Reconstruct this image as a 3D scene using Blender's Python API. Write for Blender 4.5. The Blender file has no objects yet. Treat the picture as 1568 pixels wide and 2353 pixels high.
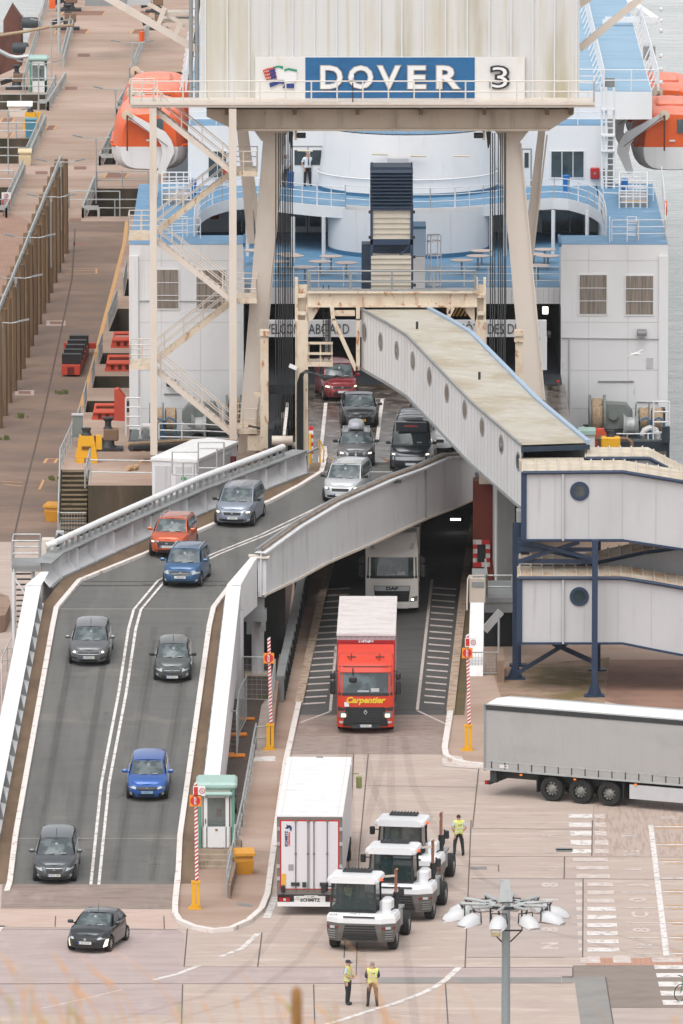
import bpy, math, random
from mathutils import Vector as Ve, Matrix as Mx
random.seed(7)
PI = math.pi
sc = bpy.context.scene
COL = sc.collection
# ------------------------------------------------------------------ camera
H, PITCH, FP = 77.1, math.radians(8.5), 24000.0      # cliff-top viewpoint: height, tilt, focal length (in 1/2352 of the picture height)
cd = bpy.data.cameras.new('camera'); cam = bpy.data.objects.new('camera', cd); COL.objects.link(cam)
cam.location = (0, 0, H); cam.rotation_euler = (PI/2 - PITCH, 0, 0)
cd.sensor_fit = 'VERTICAL'; cd.sensor_height = 36.0; cd.lens = FP/2352*36.0
cd.clip_start = 1.0; cd.clip_end = 6000
cd.dof.use_dof = True; cd.dof.focus_distance = 460; cd.dof.aperture_fstop = 64
sc.camera = cam
# ------------------------------------------------------------------ world and sun (overcast)
w = bpy.data.worlds.new('World'); sc.world = w; w.use_nodes = True
nt = w.node_tree; nt.nodes.clear()
sky = nt.nodes.new('ShaderNodeTexSky'); sky.sky_type = 'NISHITA'; sky.sun_disc = False
SUN_EL, SUN_AZ = math.radians(60), math.radians(196)    # azimuth clockwise from +Y
sky.sun_elevation = SUN_EL; sky.sun_rotation = SUN_AZ; sky.air_density = 1.0; sky.dust_density = 3.0; sky.ozone_density = 1.0
hs = nt.nodes.new('ShaderNodeHueSaturation'); hs.inputs['Saturation'].default_value = 0.12
bg = nt.nodes.new('ShaderNodeBackground'); bg.inputs['Strength'].default_value = 0.15
wo = nt.nodes.new('ShaderNodeOutputWorld')
nt.links.new(sky.outputs[0], hs.inputs['Color']); nt.links.new(hs.outputs[0], bg.inputs[0]); nt.links.new(bg.outputs[0], wo.inputs[0])
sl = bpy.data.lights.new('sun', 'SUN'); sl.energy = 0.7; sl.angle = math.radians(60); sl.color = (1, 0.965, 0.92)
so = bpy.data.objects.new('sun', sl); COL.objects.link(so)
sd = Ve((math.sin(SUN_AZ)*math.cos(SUN_EL), math.cos(SUN_AZ)*math.cos(SUN_EL), math.sin(SUN_EL)))
so.rotation_euler = sd.to_track_quat('Z', 'Y').to_euler(); so.location = (60, 400, 200)
vs = sc.view_settings; vs.view_transform = 'Standard'; vs.look = 'None'; vs.exposure = 0.67; vs.gamma = 1.0
try:
    sc.cycles.max_bounces = 6; sc.cycles.diffuse_bounces = 3; sc.cycles.glossy_bounces = 3; sc.cycles.transmission_bounces = 4; sc.cycles.transparent_max_bounces = 8
except Exception: pass
# ------------------------------------------------------------------ from the survey of the place: image ray -> world point
def ray(px, py):
    u = (px - 784.0)/FP; v = (1176.0 - py)/FP
    return Ve((u, math.cos(PITCH) + v*math.sin(PITCH), -math.sin(PITCH) + v*math.cos(PITCH)))
def G(px, py, z=0.0):
    d = ray(px, py); t = (z - H)/d.z
    return Ve((d.x*t, d.y*t, z))
def V(px, py, Y):
    d = ray(px, py); t = Y/d.y
    return Ve((d.x*t, Y, H + d.z*t))
R1 = (414.4, 0.0, 0.0915); R2 = (461.3, 4.29, 0.0631)
def RP(px, py, pl, dz=0.0):                # onto an inclined plane z = z0 + s (Y-Y0)
    Y0, z0, s = pl; d = ray(px, py)
    t = (z0 + dz - s*Y0 - H)/(d.z - s*d.y)
    return Ve((d.x*t, d.y*t, H + d.z*t))
def R(px, py, dz=0.0):                     # the ramp: two slopes then the flat upper platform (z = 6)
    p = RP(px, py, R1, dz)
    if p.y > 461.3: p = RP(px, py, R2, dz)
    if p.y > 488.4: p = G(px, py, 6.0 + dz)
    return p
def zr(Y): return max(0, min(6.0, (Y-414.4)*0.0915 if Y < 461.3 else 4.29+(Y-461.3)*0.0631))
# ------------------------------------------------------------------ materials
def lin(c, k=0.8):
    return tuple((((x/255)/12.92) if x/255 <= 0.04045 else (((x/255)+0.055)/1.055)**2.4)*k for x in c) + (1,)
MATS = {}
def mat(name, c, rough=0.6, metal=0.0, layers=(), bump=None, emit=0, coord='Object', k=0.8, coat=0, alpha=None, spec=0.5, ior=None, brick=None, wave=None):
    if name in MATS: return MATS[name]
    m = bpy.data.materials.new(name); m.use_nodes = True; MATS[name] = m
    n = m.node_tree; L = n.links; b = n.nodes['Principled BSDF']
    b.inputs['Roughness'].default_value = rough; b.inputs['Metallic'].default_value = metal
    b.inputs['Specular IOR Level'].default_value = spec
    if ior: b.inputs['IOR'].default_value = ior
    if coat: b.inputs['Coat Weight'].default_value = coat; b.inputs['Coat Roughness'].default_value = 0.05
    col = lin(c, k); b.inputs['Base Color'].default_value = col
    if alpha is not None: b.inputs['Alpha'].default_value = alpha
    if emit: b.inputs['Emission Color'].default_value = lin(c, 1); b.inputs['Emission Strength'].default_value = emit
    if layers or bump or brick or wave:
        if coord == 'World':
            g = n.nodes.new('ShaderNodeNewGeometry'); src = g.outputs['Position']
        else:
            g = n.nodes.new('ShaderNodeTexCoord'); src = g.outputs[coord]
        cur = None
        def noise(s, det=5, ro=0.6):
            mp = n.nodes.new('ShaderNodeMapping'); mp.inputs['Scale'].default_value = s if hasattr(s, '__len__') else (s, s, s)
            L.new(src, mp.inputs[0]); t = n.nodes.new('ShaderNodeTexNoise'); t.inputs['Scale'].default_value = 1; t.inputs['Detail'].default_value = det
            t.inputs['Roughness'].default_value = ro; L.new(mp.outputs[0], t.inputs['Vector']); return t.outputs['Fac']
        def rampf(f, lo, hi):
            r = n.nodes.new('ShaderNodeMapRange'); r.inputs['From Min'].default_value = lo; r.inputs['From Max'].default_value = hi
            r.interpolation_type = 'SMOOTHSTEP'; L.new(f, r.inputs['Value']); return r.outputs[0]
        def mix(f, c2):
            nonlocal cur
            x = n.nodes.new('ShaderNodeMix'); x.data_type = 'RGBA'; L.new(f, x.inputs['Factor'])
            if cur is None: x.inputs['A'].default_value = col
            else: L.new(cur, x.inputs['A'])
            x.inputs['B'].default_value = c2; cur = x.outputs['Result']
        for (c2, s, lo, hi, amt) in layers:
            f = rampf(noise(s), lo, hi)
            q = n.nodes.new('ShaderNodeMath'); q.operation = 'MULTIPLY'; L.new(f, q.inputs[0]); q.inputs[1].default_value = amt
            mix(q.outputs[0], lin(c2, k))
        hgt = None
        if brick:
            bt = n.nodes.new('ShaderNodeTexBrick'); mp = n.nodes.new('ShaderNodeMapping'); L.new(src, mp.inputs[0]); L.new(mp.outputs[0], bt.inputs['Vector'])
            if len(brick) > 3: mp.inputs['Rotation'].default_value = brick[3]
            bt.inputs['Scale'].default_value = 1; bt.inputs['Brick Width'].default_value = brick[0]; bt.inputs['Row Height'].default_value = brick[1]; bt.inputs['Mortar Size'].default_value = brick[2]
            bt.inputs['Mortar Smooth'].default_value = 0.4
            q = n.nodes.new('ShaderNodeMath'); q.operation = 'MULTIPLY'; L.new(bt.outputs['Fac'], q.inputs[0]); q.inputs[1].default_value = 0.55
            mix(q.outputs[0], tuple(x*0.35 for x in col[:3]) + (1,))
        if wave:
            wt = n.nodes.new('ShaderNodeTexWave'); wt.inputs['Scale'].default_value = wave[1]; wt.bands_direction = wave[0]; L.new(src, wt.inputs['Vector'])
            hgt = wt.outputs['Fac']; q = n.nodes.new('ShaderNodeMath'); q.operation = 'MULTIPLY'; L.new(hgt, q.inputs[0]); q.inputs[1].default_value = wave[2]
            mix(q.outputs[0], tuple(x*0.5 for x in col[:3]) + (1,))
        if cur is not None: L.new(cur, b.inputs['Base Color'])
        if bump or hgt:
            bn = n.nodes.new('ShaderNodeBump'); bn.inputs['Strength'].default_value = bump[1] if bump else 0.5; bn.inputs['Distance'].default_value = bump[2] if bump and len(bump) > 2 else 0.02
            L.new(hgt if hgt else noise(bump[0]), bn.inputs['Height']); L.new(bn.outputs[0], b.inputs['Normal'])
    return m
# ------------------------------------------------------------------ mesh builder
def wmat(o):
    m = o.matrix_basis.copy(); p = o.parent
    while p: m = p.matrix_basis @ m; p = p.parent
    return m
class MB:
    def __init__(s): s.v = []; s.f = []; s.m = []; s.sm = []; s.M = None
    def add(s, vs, fs, m=0, sm=False):
        o = len(s.v)
        for p in vs:
            p = Ve(p); s.v.append(s.M @ p if s.M is not None else p)
        for f in fs: s.f.append(tuple(o+i for i in f)); s.m.append(m); s.sm.append(sm)
        return s
    def box(s, x0, x1, y0, y1, z0, z1, m=0):
        return s.add([(x, y, z) for z in (z0, z1) for y in (y0, y1) for x in (x0, x1)], [(0,2,3,1),(4,5,7,6),(0,1,5,4),(2,6,7,3),(0,4,6,2),(1,3,7,5)], m)
    def cbox(s, c, sz, m=0, rot=None, bev=0):
        x, y, z = sz[0]/2, sz[1]/2, sz[2]/2; q = rot or Mx.Identity(3); c = Ve(c)
        if bev:
            vs = []; b = bev
            prof = [(-x+b,-y),(x-b,-y),(x,-y+b),(x,y-b),(x-b,y),(-x+b,y),(-x,y-b),(-x,-y+b)]
            rings = [(1-b/max(x,.001), -z), (1, -z+b), (1, z-b), (1-b/max(x,.001), z)]
            n = 8; fs = []
            for k, (sc_, zz) in enumerate(rings):
                dd = 0 if sc_ == 1 else b
                for (a, e) in prof:
                    a2 = max(-x+dd, min(x-dd, a)); e2 = max(-y+dd, min(y-dd, e)); vs.append(c + q @ Ve((a2, e2, zz)))
            for k in range(3):
                for i in range(n): fs.append((k*n+i, k*n+(i+1)%n, (k+1)*n+(i+1)%n, (k+1)*n+i))
            fs.append(tuple(reversed(range(n)))); fs.append(tuple(range(3*n, 4*n)))
            return s.add(vs, fs, m)
        return s.add([c + q @ Ve((a, b, d)) for d in (-z, z) for b in (-y, y) for a in (-x, x)], [(0,2,3,1),(4,5,7,6),(0,1,5,4),(2,6,7,3),(0,4,6,2),(1,3,7,5)], m)
    def beam(s, p0, p1, w, h, m=0, up=(0,0,1), anchor=0):     # anchor: 0 centre, -1 top at the line, 1 bottom at the line
        p0 = Ve(p0); p1 = Ve(p1); d = (p1-p0).normalized(); a = d.cross(Ve(up))
        if a.length < 1e-4: a = Ve((1,0,0))
        a.normalize(); u = a.cross(d).normalized(); off = u*(h/2*anchor)
        vs = [q + off + a*(i*w/2) + u*(j*h/2) for q in (p0, p1) for (i, j) in ((-1,-1),(1,-1),(1,1),(-1,1))]
        return s.add(vs, [(3,2,1,0),(4,5,6,7),(0,1,5,4),(1,2,6,5),(2,3,7,6),(3,0,4,7)], m)
    def tube(s, pts, r, n=6, m=0, cap=True, r2=None):
        pts = [Ve(p) for p in pts]; N = len(pts); vs = []; fs = []
        ref = Ve((0,0,1)) if abs((pts[-1]-pts[0]).normalized().z) < 0.9 else Ve((0,1,0))
        for i, p in enumerate(pts):
            d = (pts[min(i+1, N-1)] - pts[max(i-1, 0)]).normalized(); a = d.cross(ref)
            if a.length < 1e-4: a = d.cross(Ve((1,0,0)))
            a.normalize(); u = a.cross(d); rr = r if r2 is None else r + (r2-r)*i/(N-1)
            for k in range(n):
                t = 2*PI*k/n; vs.append(p + a*(rr*math.cos(t)) + u*(rr*math.sin(t)))
        for i in range(N-1):
            for k in range(n): fs.append((i*n+k, i*n+(k+1)%n, (i+1)*n+(k+1)%n, (i+1)*n+k))
        if cap: fs.append(tuple(reversed(range(n)))); fs.append(tuple(range((N-1)*n, N*n)))
        return s.add(vs, fs, m, n > 5)
    def poly(s, pts, m=0): return s.add(pts, [tuple(range(len(pts)))], m)
    def prism(s, pts, vec, m=0):
        n = len(pts); pts = [Ve(p) for p in pts]; vec = Ve(vec)
        return s.add(pts + [p+vec for p in pts], [tuple(reversed(range(n))), tuple(range(n, 2*n))] + [(i, (i+1) % n, n+(i+1) % n, n+i) for i in range(n)], m)
    def lathe(s, prof, c=(0,0,0), n=16, m=0, q=None, sm=True, a0=0, a1=2*PI):
        c = Ve(c); q = q or Mx.Identity(3); vs = []; fs = []; full = abs(a1-a0-2*PI) < 1e-6; K = n if full else n+1
        for (r, z) in prof:
            for k in range(K):
                t = a0 + (a1-a0)*k/n; vs.append(c + q @ Ve((r*math.cos(t), r*math.sin(t), z)))
        for i in range(len(prof)-1):
            for k in range(n): fs.append((i*K+k, i*K+(k+1) % K, (i+1)*K+(k+1) % K, (i+1)*K+k))
        return s.add(vs, fs, m, sm)
    def loft(s, rings, m=0, closed=True, cap=True, sm=True):
        n = len(rings[0]); vs = [p for r in rings for p in r]; fs = []
        for i in range(len(rings)-1):
            for k in range(n if closed else n-1): fs.append((i*n+k, i*n+(k+1) % n, (i+1)*n+(k+1) % n, (i+1)*n+k))
        s.add(vs, fs, m, sm)
        if cap: s.add(rings[0], [tuple(reversed(range(n)))], m); s.add(rings[-1], [tuple(range(n))], m)
        return s
    def grid(s, fn, nu, nv, m=0, sm=True):
        vs = [fn(i/nu, j/nv) for j in range(nv+1) for i in range(nu+1)]
        return s.add(vs, [(j*(nu+1)+i, j*(nu+1)+i+1, (j+1)*(nu+1)+i+1, (j+1)*(nu+1)+i) for j in range(nv) for i in range(nu)], m, sm)
    def strip(s, A, B, m=0):
        n = len(A); return s.add(list(A)+list(B), [(i, i+1, n+i+1, n+i) for i in range(n-1)], m)
    def rail(s, pts, h=1.05, sp=1.4, r=0.03, n=2, m=0, pm=None, up=0, rows=None):
        pts = [Ve(p) for p in pts]; rows = rows or [h*(k+1)/n for k in range(n)]
        for z in rows: s.tube([p+Ve((0,0,z)) for p in pts], r, 5, m)
        for a, b in zip(pts, pts[1:]):
            L = (b-a).length; K = max(1, round(L/sp))
            for k in range(K+1):
                p = a.lerp(b, k/K); s.tube([p, p+Ve((0,0,h))], r*1.15, 5, m if pm is None else pm, cap=False)
        return s
    def build(s, name, mats, parent=None, world=True, base=None):
        me = bpy.data.meshes.new(name)
        if not isinstance(mats, (list, tuple)): mats = [mats]
        o = bpy.data.objects.new(name, me)
        if parent is not None:
            inv = wmat(parent).inverted() if world else None
            vs = [inv @ p for p in s.v] if inv is not None else s.v
            o.parent = parent
        else:
            if base is None and s.v:
                n = len(s.v); base = Ve((sum(p.x for p in s.v)/n, sum(p.y for p in s.v)/n, min(p.z for p in s.v)))
            vs = [p-base for p in s.v]; o.location = base
        me.from_pydata([tuple(p) for p in vs], [], s.f)
        for mm in mats: me.materials.append(mm)
        me.polygons.foreach_set('material_index', s.m); me.polygons.foreach_set('use_smooth', s.sm); me.update()
        me.validate()
        try:
            if any(s.sm): me.set_sharp_from_angle(angle=math.radians(38))
        except Exception: pass
        COL.objects.link(o); return o
def tag(o, label=None, cat=None, group=None, kind=None):
    if label: o['label'] = label
    if cat: o['category'] = cat
    if group: o['group'] = group
    if kind: o['kind'] = kind
    return o
def thing(name, label, cat, loc=(0,0,0), rz=0, group=None, rx=0):
    o = bpy.data.objects.new(name, None); COL.objects.link(o); o.location = loc; o.rotation_euler = (rx, 0, rz); o.empty_display_size = 0.3
    return tag(o, label, cat, group)
def copy_tree(o, parent=None):
    c = o.copy(); COL.objects.link(c); c.parent = parent
    for ch in list(o.children): copy_tree(ch, c)
    return c
def text_mb(body, size, ext=0.01, off=0.0, align='CENTER', sx=1.0, shear=0.0):
    cu = bpy.data.curves.new('txt', 'FONT'); cu.body = body; cu.size = size; cu.extrude = ext; cu.offset = off; cu.align_x = align; cu.align_y = 'CENTER'; cu.resolution_u = 3; cu.shear = shear
    to = bpy.data.objects.new('txt', cu); COL.objects.link(to)
    dg = bpy.context.evaluated_depsgraph_get(); me = bpy.data.meshes.new_from_object(to.evaluated_get(dg))
    vs = [Ve((v.co.x*sx, v.co.y, v.co.z)) for v in me.vertices]; fs = [tuple(p.vertices) for p in me.polygons]
    bpy.data.objects.remove(to); bpy.data.curves.remove(cu); bpy.data.meshes.remove(me)
    return vs, fs
def add_text(mb, body, size, c, right=(1,0,0), up=(0,0,1), ext=0.01, off=0.0, m=0, sx=1.0, shear=0.0, align='CENTER'):
    vs, fs = text_mb(body, size, ext, off, align, sx, shear)
    r = Ve(right).normalized(); u = Ve(up).normalized(); n = r.cross(u); c = Ve(c)
    return mb.add([c + r*p.x + u*p.y + n*p.z for p in vs], fs, m)
RX90 = Mx.Rotation(PI/2, 3, 'X'); RY90 = Mx.Rotation(PI/2, 3, 'Y')
ORD = 'first second third fourth fifth sixth seventh eighth ninth tenth eleventh twelfth thirteenth fourteenth fifteenth sixteenth seventeenth eighteenth'.split()
# ------------------------------------------------------------------ shared materials
C_concrete = mat('yard_concrete', (194,176,164), 0.85, layers=[((184,164,154),(.18,.5,.2),.35,.7,.8),((216,198,188),(.5,1.6,1),.5,.75,.6),((150,128,118),(.9,3.5,1),.54,.74,.5),((232,214,204),(.1,.9,1),.55,.75,.4),((150,135,128),14,.5,.85,.35),((120,104,97),(.06,.2,1),.6,.78,.35)], bump=(30,.2,.01), coord='World')
C_quay = mat('quay_concrete', (180,156,139), 0.9, layers=[((160,130,112),(.12,.35,.2),.35,.7,.8),((212,186,172),(.05,.1,1),.45,.7,.6),((150,122,106),(.7,1.2,1),.55,.8,.35),((120,98,84),9,.55,.85,.4)], bump=(25,.3,.02), coord='World')
C_quayd = mat('quay_road_dark', (140,116,100), 0.9, layers=[((118,100,90),(.2,.3,.2),.35,.65,.85),((176,146,128),(.07,.12,1),.5,.7,.6),((92,80,72),(1.2,2.5,1),.58,.8,.5),((178,160,146),11,.6,.85,.35)], bump=(25,.3,.02), coord='World')
C_asph = mat('ramp_asphalt', (106,105,102), 0.9, layers=[((96,96,94),(.35,1.6,.3),.4,.7,.7),((120,118,114),(.9,.03,1),.44,.64,.6),((92,90,88),(1.3,.05,1),.56,.7,.5),((142,134,126),(.12,.2,1),.62,.7,.4),((70,68,66),(.7,.7,1),.64,.72,.6),((80,80,80),(1.0,9,3),.6,.8,.5),((128,126,122),22,.6,.9,.4)], bump=(40,.25,.01), coord='World')
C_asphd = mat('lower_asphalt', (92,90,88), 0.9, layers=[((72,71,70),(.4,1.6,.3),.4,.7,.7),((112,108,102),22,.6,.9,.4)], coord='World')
C_walk = mat('walkway_brown', (128,105,84), 0.9, layers=[((98,78,58),(1,.4,.5),.4,.7,.7),((104,96,60),(.5,.7,1),.55,.75,.5),((150,128,106),15,.6,.85,.4)], coord='World')
C_moss = mat('mossy_concrete', (168,140,120), 0.9, layers=[((112,98,50),(.35,.35,.3),.42,.6,.85),((84,70,40),(.7,.9,1),.5,.75,.6)], coord='World')
C_pave = mat('block_paving', (160,122,104), 0.9, layers=[((128,98,84),(.6,.6,.5),.4,.7,.7)], brick=(.22,.11,.012), coord='World')
C_pink = mat('pink_slab', (204,180,167), 0.85, layers=[((190,160,146),(.4,1.2,1),.4,.7,.7)], coord='World')
C_grey = mat('grey_slab', (188,172,164), 0.85, layers=[((170,156,148),(.4,1.2,1),.4,.7,.7)], coord='World')
C_plat = mat('wet_platform', (122,112,102), 0.22, layers=[((62,52,46),(.9,.7,.5),.44,.56,.95),((158,152,146),(1.1,1.6,1),.54,.64,.8),((92,72,52),(2.2,2.2,1),.52,.6,.7),((110,98,48),(.4,.35,1),.62,.70,.6)], coord='World')
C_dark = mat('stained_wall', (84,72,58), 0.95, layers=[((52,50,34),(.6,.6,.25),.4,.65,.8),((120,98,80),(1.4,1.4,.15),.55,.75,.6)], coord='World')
C_wall = mat('concrete_wall', (160,134,116), 0.9, layers=[((116,94,78),(1.2,1.2,.25),.45,.7,.7),((90,76,50),(2,2,.5),.6,.8,.5)], coord='World')
P_white = mat('road_paint_white', (232,226,222), 0.8, layers=[((176,164,156),(3,3,1),.50,.60,.75),((216,208,202),(12,12,4),.5,.7,.5)], coord='World')
P_worn = mat('road_paint_worn', (222,212,206), 0.8, layers=[((200,182,172),(2.6,7,1),.40,.56,1.0)], coord='World')
P_kerb = mat('kerb_paint', (236,228,222), 0.8, layers=[((190,160,140),(2.5,2.5,1),.55,.68,.8),((150,122,104),(7,7,3),.62,.74,.7)], coord='World')
P_yel = mat('road_paint_yellow', (222,170,110), 0.8, layers=[((190,150,110),(4,4,1),.45,.62,.7)], coord='World')
M_white = mat('ship_white', (240,240,241), 0.45, layers=[((222,222,224),(.3,.3,.15),.4,.7,.5),((208,198,186),(2.6,2.6,.10),.58,.76,.45),((170,120,84),(1.7,1.7,.35),.70,.76,.6)])
M_wpaint = mat('white_paint', (240,240,240), 0.4, layers=[((212,209,204),(1.3,1.3,.8),.5,.74,.5),((176,160,146),(5,5,1.2),.66,.76,.5)])
M_rail = mat('white_rail', (238,238,240), 0.45)
M_cream = mat('crane_cream', (226,214,202), 0.5, layers=[((206,190,172),(.6,.6,.2),.45,.7,.6),((176,112,66),(4,4,1.6),.68,.76,.85),((150,92,56),(9,9,6),.70,.8,.5)])
M_creamr = mat('rusty_cream', (228,212,190), 0.55, layers=[((206,180,150),(1,1,1),.45,.7,.6),((176,108,58),(3,3,1.2),.56,.68,.9),((110,62,36),(6,6,4),.63,.72,.9)])
M_rust = mat('rust', (150,86,52), 0.85, layers=[((96,56,40),(3,3,3),.4,.65,.8)])
M_grey = mat('girder_grey', (230,230,232), 0.5, layers=[((214,214,216),(.3,.3,.15),.4,.7,.5),((172,164,154),(1.8,1.8,.18),.54,.74,.5),((150,112,84),(2.6,2.6,.5),.68,.76,.55)])
M_greyd = mat('grey_steel', (150,152,152), 0.55, layers=[((124,124,124),(1,1,.5),.45,.7,.6)])
M_galv = mat('galvanised_rail', (190,193,192), 0.5, 0.3, layers=[((140,142,140),(3,3,3),.5,.7,.5)])
M_black = mat('black_paint', (34,36,38), 0.5)
M_rubber = mat('rubber', (38,38,38), 0.85)
M_darkm = mat('dark_metal', (56,58,60), 0.6, layers=[((36,36,36),(2,2,2),.4,.7,.6)])
M_blue = mat('ship_deck_blue', (100,148,184), 0.55, layers=[((102,144,176),(.25,.25,.2),.4,.7,.7),((158,188,210),(.8,1.6,1),.52,.72,.6),((82,122,152),(1.5,1.5,1),.6,.8,.4)], coord='World')
M_blued = mat('deck_blue_trim', (62,116,152), 0.55)
M_navy = mat('navy_steel', (38,58,86), 0.5, layers=[((28,44,66),(1,1,.4),.5,.75,.5),((90,104,120),(5,5,2),.68,.78,.4)])
M_navyd = mat('navy_dark', (34,52,72), 0.5, layers=[((26,38,54),(1,1,1),.5,.7,.6)])
M_red = mat('red_paint', (190,44,40), 0.45)
M_redwall = mat('red_oxide', (132,56,40), 0.7, layers=[((96,40,30),(1,1,.4),.45,.7,.7)])
M_orange = mat('boat_orange', (240,104,46), 0.4, layers=[((226,88,34),(1,1,1),.45,.7,.5)])
M_orangel = mat('boat_orange_faded', (246,150,126), 0.5, layers=[((240,120,80),(1.2,1.2,1),.45,.7,.6)])
M_yellow = mat('safety_yellow', (240,178,34), 0.5, layers=[((214,150,30),(3,3,3),.5,.75,.5)])
M_yelbin = mat('bin_yellow', (226,160,52), 0.5, layers=[((204,140,44),(4,4,4),.5,.7,.5)])
M_mint = mat('booth_mint', (170,200,190), 0.5, layers=[((144,184,172),(3,3,3),.5,.7,.5),((196,220,212),(6,6,2),.55,.75,.5)])
M_teal = mat('booth_teal', (104,158,142), 0.5)
M_glass = mat('dark_glass', (62,76,80), 0.06, spec=0.8, ior=1.6, layers=[((44,54,58),(1.2,1.2,1.2),.45,.6,.6)])
M_glassl = mat('window_glass', (120,140,142), 0.08, spec=0.8, layers=[((60,72,78),(2,2,1),.45,.55,.8)])
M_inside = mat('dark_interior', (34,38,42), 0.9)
M_clad = mat('cladding_grey', (202,202,204), 0.5, layers=[((186,186,188),(.4,.4,.2),.4,.7,.6),((172,166,158),(2.2,2.2,.14),.58,.76,.45)])
M_roofb = mat('walkway_roof_lichen', (208,196,178), 0.85, layers=[((190,172,146),(.5,2.2,.5),.42,.65,.7),((226,218,204),(1.2,5,1),.52,.7,.6),((140,120,92),(3,3,3),.62,.8,.5)], coord='World')
M_roofr = mat('walkway_roof_rusty', (200,184,164), 0.8, layers=[((170,128,92),(1.2,1.2,1),.45,.65,.8),((224,216,206),(1.6,3,1),.52,.7,.6),((126,100,80),(4,4,4),.62,.8,.5)], coord='World')
M_timber = mat('timber_pile', (138,112,86), 0.9, layers=[((112,92,72),(5,5,.3),.42,.62,.8),((178,142,98),(8,8,.5),.56,.7,.5),((88,76,64),(1,1,.2),.55,.75,.5)])
M_rope = mat('mooring_rope', (196,172,144), 0.9, layers=[((150,122,94),14,.42,.6,.7)])
M_wgrey = mat('winch_grey', (132,138,134), 0.6, layers=[((110,114,110),(1.5,1.5,1.5),.45,.7,.6)])
M_redsign = mat('sign_red', (206,44,42), 0.5)
M_ltbrown = mat('chain_rust', (118,66,52), 0.8)
M_tarp = mat('pvc_tarp', (226,218,216), 0.55, layers=[((204,194,190),(.7,1.6,1),.42,.7,.7),((178,160,156),(3,6,2),.6,.8,.4)])
M_plant = mat('weed_green', (96,104,52), 0.9)
M_lampon = mat('headlight_lit', (255,236,205), 0.2, emit=1.6)
M_lampoff = mat('headlight_clear', (196,202,204), 0.12, coat=0.6)
M_amber = mat('amber_lens', (240,120,30), 0.3, emit=0.5)
M_taill = mat('tail_lens', (176,34,30), 0.25)
M_plate = mat('plate_white', (226,226,222), 0.5)
M_platey = mat('plate_yellow', (232,168,30), 0.5)
M_ink = mat('plate_ink', (30,30,34), 0.6)
M_euro = mat('euro_blue', (40,80,160), 0.5)
# ================================================================== SETTING
def struct(name, mb, mats): return tag(mb.build(name, mats, base=Ve((0,0,0))), kind='structure')
def Z7(x, y): return (1292.4 + x*.2109, 1856 + y*.2109)      # coordinates noted on enlargements of the survey picture
def Z8(x, y): return (783.6 + x*.5002, 1883.5 + y*.5002)
def ZL(x, y): return (x*.5, 1883.5 + y*.5)
def pg(mb, pts, z, m=0): return mb.poly([G(x, y, z) for x, y in reversed(pts)], m)
def pline(mb, pts, w, z, m=0, f=None):
    P = [(f or G)(x, y, z) for x, y in pts]
    A, B = [], []
    for i, p in enumerate(P):
        d = (P[min(i+1, len(P)-1)] - P[max(i-1, 0)]); d.z = 0; d.normalize(); n = Ve((-d.y, d.x, 0))
        A.append(p + n*w/2); B.append(p - n*w/2)
    return mb.strip(B, A, m)
# sea
sea = MB(); sea.poly([(-500, 100, -5.5), (500, 100, -5.5), (500, 1600, -5.5), (-500, 1600, -5.5)])
M_sea = mat('sea_water', (212,214,212), 0.22, layers=[((190,195,194),(.02,.06,1),.4,.65,.8),((226,228,226),(.25,.9,1),.55,.75,.5),((168,176,178),(.35,2.0,1),.50,.66,.6)], coord='World', spec=0.7)
n = M_sea.node_tree; L = n.links; g = n.nodes.new('ShaderNodeNewGeometry'); mp = n.nodes.new('ShaderNodeMapping'); mp.inputs['Scale'].default_value = (.55, 1.0, 1)
t1 = n.nodes.new('ShaderNodeTexNoise'); t1.inputs['Scale'].default_value = 0.9; t1.inputs['Detail'].default_value = 7; t1.inputs['Roughness'].default_value = .65; bn = n.nodes.new('ShaderNodeBump'); bn.inputs['Strength'].default_value = 1.0; bn.inputs['Distance'].default_value = .4
L.new(g.outputs['Position'], mp.inputs[0]); L.new(mp.outputs[0], t1.inputs['Vector']); L.new(t1.outputs['Fac'], bn.inputs['Height']); L.new(bn.outputs[0], n.nodes['Principled BSDF'].inputs['Normal'])
struct('sea', sea, M_sea)
# yard ground, one slab
yard = MB(); yard.box(-130, 130, 150, 506.5, -5.4, 0)
struct('yard_ground', yard, C_concrete)
# quay with its pits between the fender blocks (outline runs clockwise as seen from above)
X0 = -10.9
def yx(y): return G(0, y).y
notch = [(1003,977,178,186), (947,921,195,200), (891,864,212,218), (836,811,228,236), (761,709,250,270), (680,641,285,292), (497,433,200,222), (378,326,237,260), (268,236,273,286), (190,165,300,308)]
out = [Ve((X0, 506.5, 0))]
for (a, b, xa, xb) in notch:
    p, q = G(xa, a), G(xb, b); out += [Ve((X0, p.y, 0)), p, q, Ve((X0, q.y, 0))]
out += [Ve((X0, 900, 0)), Ve((G(150, -60).x, 900, 0))]
out += [G(106, 0), G(73, 64), G(58, 116), G(50, 150), G(0, 172)]
for (a, b, xa, xb) in [(216, 252, 123, 108), (318, 376, 82, 62), (430, 497, 28, 10)]:
    p, q = G(xa, a), G(xb, b); lx = -26
    out += [Ve((lx, p.y, 0)), p, q, Ve((-26, q.y, 0))]
out += [Ve((-26.5, 640, 0)), Ve((-130, 640, 0)), Ve((-130, 506.5, 0))]
quay = MB(); quay.prism(list(reversed(out)), (0, 0, -5.4), 0)
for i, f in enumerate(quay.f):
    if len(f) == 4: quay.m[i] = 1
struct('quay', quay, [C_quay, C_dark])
qd = MB()                                       # the worn darker carriageway of the quay
pg(qd, [(-400,1240),(-330,590),(152,508),(290,508),(283,560),(225,790),(150,1040),(128,1245),(40,1245)], .004, 0)
struct('quay_road', qd, C_quayd)
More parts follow.
